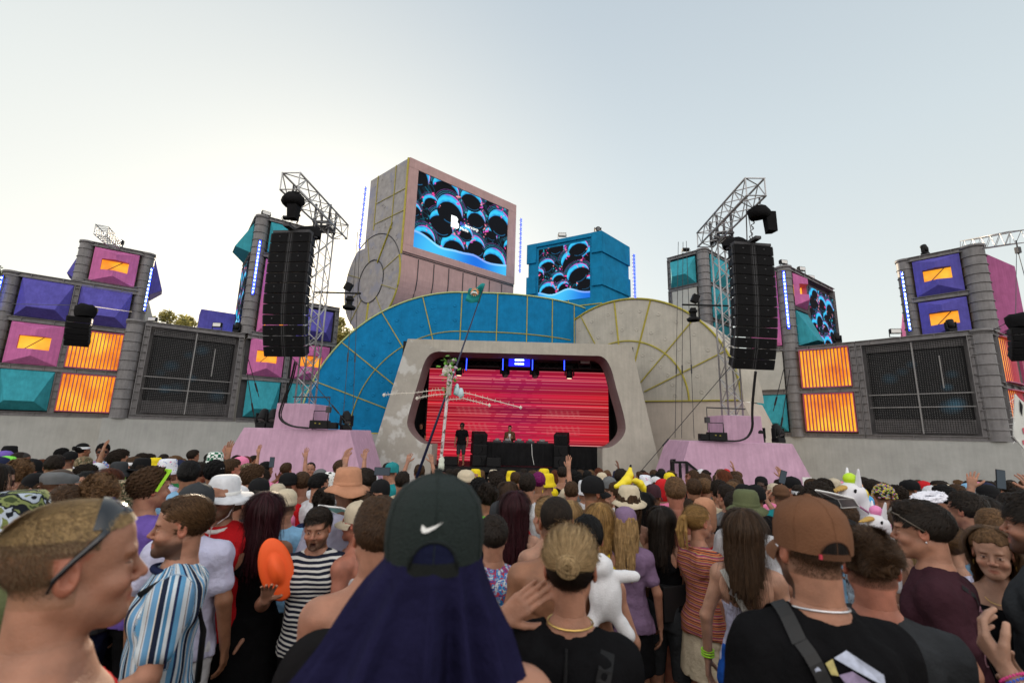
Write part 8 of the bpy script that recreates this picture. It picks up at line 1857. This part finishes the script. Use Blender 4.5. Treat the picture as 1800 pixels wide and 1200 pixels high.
while nf < 112 and tries < 6000:
    tries += 1; d = 3.4+rn.random()**.75*9.5; px = rn.uniform(-20, 1820); k = 0
    x = PY(px, 820, d).x; z = gz(x, d); hh = rn.uniform(1.62, 1.83); top_ = proj((x, d, z+hh)); px, py = top_; hw = 128/d
    p = PY(px, py, d)
    if not (0 < px < 1800) or py < (796 if px < 450 else 822 if px < 1300 else 842) or clash(px, py, d, hw, p): continue
    sx = 'f' if rn.random() < .42 else 'm'; ha = rn.choice([h for h in HA if (h[0] in ('long', 'straight', 'wavy', 'bun', 'pony')) == (sx == 'f')]); ht = rn.choice(HT) if rn.random() < .17 else None; tp = rn.choice(TP)
    po = rn.choice(['down', 'down', 'down', 'down', 'bent', 'phone', 'wave' if d > 8 and rn.random() < .4 else 'down']) if d > 6 else 'down'
    lm = next(l for a_, b_, l in LM if a_ <= max(0, min(px, 1799)) < b_); row = 'near rows' if d < 5.2 else ('middle rows' if d < 8 else 'far back')
    lab = '%s with %s%s in %s, %s, by %s' % ('woman' if sx == 'f' else 'man', ('a %s %s' % (ht[1], ht[0]) if ht else ha[2].replace('in a ', '')), ' waving' if po == 'wave' else '', tp, row, lm)
    if lab in used_lab: continue
    used_lab.add(lab); yaw = math.degrees(math.atan2(p.x, 21-p.y))+rn.gauss(0, 28); hair = None if (ht and ha[0] in ('short', 'crop', 'curly', 'fringe')) else ha[:2]
    person(px, py, d, yaw=yaw, label=lab, sex=sx, pose=po, skin=rn.choice(['fair', 'fair', 'tan', 'pale', 'red', 'brown']), hair=hair, hat=ht, top=(('tank' if sx == 'f' and rn.random() < .6 else 'tee'), tp), low=None, buzz=ha[1] if ht else None, group='people of the crowd'); heads.append((px, py+hw*.9, d, hw)); nf += 1
print('people', len(PEOPLE), 'fill', nf)
for q in PEOPLE:
    if 'group' not in q[4]: q[4]['group'] = 'people of the crowd'
# ---- people on the stage
SFZ = .465
def stagep(px, Y, label, **k):
    p = PY(px, 800, Y); r = person(px, 800, Y, label=label, hgt=1.0, **k); r.location = (p.x, Y, SFZ); r['group'] = 'people on stage'; return r
r = stagep(810, 20.6, 'big man in a black shirt and cap standing on stage left of the DJ table', yaw=172, sex='m', pose='down', skin='tan', hair=None, hat=('cap', 'black'), top=('tee', 'black'), low=('shorts', 'charcoal'), beard='dark'); r.scale = (1.12, 1.12, 1.02)
r = stagep(895, 21.75, 'DJ in a brown jacket over a white shirt behind the black table', yaw=180, sex='m', pose='bent', skin='fair', hair=('short', 'black'), top=('long', 'brown'), low=('long', 'black'), lean=5)
mb = MB(); mb.hexa([Vector((x, y, z)) for x, y, z in ((-.045, .118, 1.0), (.045, .118, 1.0), (.045, .135, 1.0), (-.045, .135, 1.0), (-.05, .118, 1.42), (.05, .118, 1.42), (.05, .135, 1.40), (-.05, .135, 1.40))]); sub(r, mb, 'undershirt', M['white'])
r = stagep(737, 22.2, 'dim figure in black standing in the shadow left of the stage screen', yaw=160, sex='m', pose='down', skin='tan', hair=('short', 'dark'), top=('tee', 'black'), low=('long', 'black'))
# ---- phones
def phone(px, py, Y, label, rot=0, yaw=0):
    p = PY(px, py, Y); t = thing('phone', label, 'phone', p, 'phones held up in the crowd', local=True); t.rotation_euler = (0, rot, yaw); mb = MB(); mb.box((0, 0, 0), (.074, .009, .150)); mb.build('case', M['black'], t, bevel=.004)
    mb = MB(); mb.box((0, -.0052, 0), (.068, .002, .142)); mb.build('screen', mat('phone_glass', (.02, .03, .04), .1, emit=(.05, .06, .07), estr=.4), t); mb = MB(); mb.box((.02, .0055, .055), (.022, .003, .028)); mb.build('camera_bump', M['steel_dk'], t)
phone(1759, 842, 3.75, 'black phone held high by two hands at the upper right', rot=.12)
phone(478, 812, 7.0, 'small dark phone raised in front of the left plinth')
phone(672, 828, 4.4, 'phone held sideways beside the white bucket hat', rot=1.57)
phone(1376, 838, 5.4, 'black camera held up by the photographer in the black cap', rot=.3)
# ---- inflatable unicorns
M['vinyl'] = mat('white_vinyl', (.72, .72, .76), .25, var=.04); M['vinylpink'] = mat('pink_vinyl', (.75, .22, .42), .3, var=.08)
def sdfobj(S, name, m, parent, Mx, col=None):
    me = mkmesh(name, [S.mesh()], m); me.transform(Mx); o = D.objects.new(name, me); COL.objects.link(o); o.parent = parent; return o
def unicorn(px, py, Y, sc, mirror, label, rainbow):
    t = thing('inflatable_unicorn', label, 'inflatable', PY(px, py, Y), 'inflatable unicorns', local=True); Mx = Matrix.Diagonal((sc*mirror, sc, sc, 1))
    S = Sdf((-.30, -.16, -.50), (.26, .16, .26), .008); S.ell((0, 0, .02), (.085, .075, .075), .02); S.cap((0, 0, .0), (-.11, 0, -.085), .065, .055, .03); S.ell((-.125, 0, -.10), (.06, .055, .045), .02); S.cap((.045, 0, .0), (.10, 0, -.25), .065, .09, .04); S.cap((.10, 0, -.25), (.06, 0, -.45), .09, .11, .05); sdfobj(S, 'body', M['vinyl'], t, Mx)
    for s in (-1, 1):
        S = Sdf((-.1, -.12, .02), (.14, .12, .30), .007); S.cap((.02, s*.045, .07), (.035+.03*s, s*.075, .19), .026, .008, .01); sdfobj(S, 'ear', M['vinyl'], t, Mx)
    S = Sdf((-.30, -.05, -.12), (0, .05, .14), .006); S.cap((-.075, 0, .05), (-.19, 0, .015), .020, .006, .006)
    for k in range(5): S.cap((-.075-.022*k, -.018, .05-.007*k), (-.085-.022*k, .018, .042-.007*k), .019-.0028*k, None, .003)
    sdfobj(S, 'horn', mat('gold_vinyl', (.50, .30, .06), .3), t, Mx)
    cols = [('lime', (.5, .75, .02)), ('orange', (.8, .3, .02)), ('yellow', (.8, .62, .03)), ('blue', (.05, .35, .7))] if rainbow else [('pink', (.8, .25, .5))]*3
    for k, (nm, c) in enumerate(cols):
        S = Sdf((-.12, -.12, -.25), (.2, .12, .24), .008); S.ell((.0+.045*k, 0, .115-.055*k), (.045, .045, .042), .01); S.cap((.0+.045*k, 0, .115-.055*k), (.04+.045*k, 0, .06-.06*k), .04, .03, .02); sdfobj(S, 'mane', mat(nm+'_vinyl', c, .3, var=.06), t, Mx)
    mb = MB()
    for s in (-1, 1): mb.lathe(Vector((-.035*1, s*.070, .03)), [(0, -.004), (.016, 0), (.012, .006), (0, .008)], 12, M=Matrix.Rotation(math.radians(90*s), 3, 'X'))
    mb.v = [tuple(Mx @ Vector(v)) for v in mb.v]; mb.build_each('eye', M['black'], t); mb = MB(); mb.tube([Vector((-.09, 0, .0)), Vector((-.08, -.08, -.05)), Vector((.03, -.095, -.12)), Vector((.14, -.07, -.3))], .008, 6); mb.v = [tuple(Mx @ Vector(v)) for v in mb.v]; mb.build('bridle', M['vinylpink'] if not rainbow else mat('mauve_strap', (.35, .12, .25), .5), t)
    return t
u = unicorn(1497, 868, 3.4, .92, 1, 'white inflatable unicorn with gold horn and rainbow mane held above the crowd', True); u.rotation_euler = (0, 0, .2)
u = unicorn(1541, 923, 2.5, .62, 1, 'smaller white inflatable unicorn with pink mane behind the tousled brown hair', False); u.rotation_euler = (0, .1, .3)
# ---- bananas, wings, halo, cup
M['bananayellow'] = mat('yellow_vinyl', (.85, .68, .02), .35, var=.06)
def banana(px, py, Y, sc, rot, label):
    t = thing('inflatable_banana', label, 'inflatable', PY(px, py, Y), 'yellow inflatables', local=True); t.rotation_euler = (0, rot, .3); S = Sdf((-.2, -.1, -.24), (.2, .1, .26), .009); pts = [(-.06, 0, -.19), (0, 0, -.10), (.02, 0, 0), (.0, 0, .10), (-.06, 0, .19)]; r_ = [.035, .065, .075, .06, .025]
    for i in range(4): S.cap(pts[i], pts[i+1], r_[i], r_[i+1], .02)
    Mx = Matrix.Diagonal((sc, sc, sc, 1)); sdfobj(S, 'banana_body', M['bananayellow'], t, Mx); S = Sdf((-.2, -.1, .1), (.1, .1, .28), .007); S.cap((-.055, 0, .18), (-.08, 0, .225), .026, .016, .006); sdfobj(S, 'banana_tip', M['black'], t, Mx)
banana(1100, 843, 4.6, .62, .75, 'larger yellow inflatable with a black tip above the cream sun hat'); banana(1124, 851, 4.7, .5, -.9, 'smaller yellow inflatable with a black tip pointing left by the cream sun hat')
def wing(pts, Y, label, m, rim, dy=.25):
    t = thing('costume_wings', label, 'costume wings', PY(pts[0][0], pts[0][1], Y)); P_ = [PY(x, y, Y+dy*i/len(pts)) for i, (x, y) in enumerate(pts)]; c = sum(P_, Vector())/len(P_); mb = MB(); mb.add([c]+P_, [(0, 1+i, 1+(i+1) % len(P_)) for i in range(len(P_))], 0, True); mb.build('membrane', m, t, fix=False); mb = MB(); mb.tube(P_+[P_[0]], .006, 5)
    for q in P_[::2]: mb.tube([c, q], .003, 4)
    mb.build('rim', rim, t)
wing([(560, 888), (600, 892), (636, 905), (640, 925), (612, 930), (590, 912)], 2.95, 'pale teal fairy wings with dark edges behind the tan cap', mat('wing_teal', (.22, .50, .45), .4, var=.3, scale=14), M['cloth'])
wing([(1434, 861), (1460, 866), (1500, 876), (1510, 890), (1480, 892), (1452, 878)], 3.0, 'pale gauze wings beside the inflatable unicorn', mat('wing_gauze', (.42, .36, .36), .6, var=.15, scale=14), M['white'])
t = thing('feather_halo', 'fluffy white feather halo above the profile man in maroon', 'halo', PY(1632, 874, 3.2), local=True); t.scale = (.72, .72, .62); S = Sdf((-.22, -.14, -.1), (.22, .14, .1), .006)
for i in range(26): a = i*6.283/26; S.ell((.115*math.cos(a), .055*math.sin(a), .018*math.sin(a)), (.028, .026, .026), .02)
S.noise(.014, 170, 4, 6); S.noise(.01, 320, 5, 5); sdfobj(S, 'feathers', mat('white_feathers', (.75, .75, .82), .95, var=.1), t, Matrix.Rotation(-.25, 4, 'Y')); mb = MB(); mb.tube([(0, .05, -.02), (0, .08, -.2)], .004, 5); mb.build('wire', M['steel_dk'], t)
# ---- crushed can and scraps on the ground
def can(x, y, label, c, rot):
    z = gz(x, y)+.03; t = thing('drink_can', label, 'can', (x, y, z), 'cans on the ground', local=True); t.rotation_euler = (0, 1.57, rot); mb = MB(); mb.lathe((0, 0, 0), [(0, -.058), (.024, -.058), (.032, -.05), (.030, -.015), (.024, .0), (.031, .02), (.032, .05), (.024, .058), (0, .056)], 16); mb.build('can_body', mat('can_paint', c, .3, metal=.4, var=.3, scale=30), t); mb = MB(); mb.box((0, 0, .0595), (.012, .02, .002)); mb.build('ring_pull', M['alu'], t)
p = PZ = None
def ground_at(px, py):
    d = ray(px, py); t_ = 1.0
    for _ in range(400):
        q = Vector((0, 0, CH))+d*t_
        if q.z <= gz(q.x, q.y): return q
        t_ += .03
    return q
q = ground_at(1158, 1130); can(q.x, q.y, 'crushed maroon drink can on the bare earth between the rows', (.09, .02, .05), .6)
q = ground_at(1172, 1122); can(q.x+.1, q.y+.1, 'small pale crushed can beside the maroon one', (.4, .35, .33), 2.0)
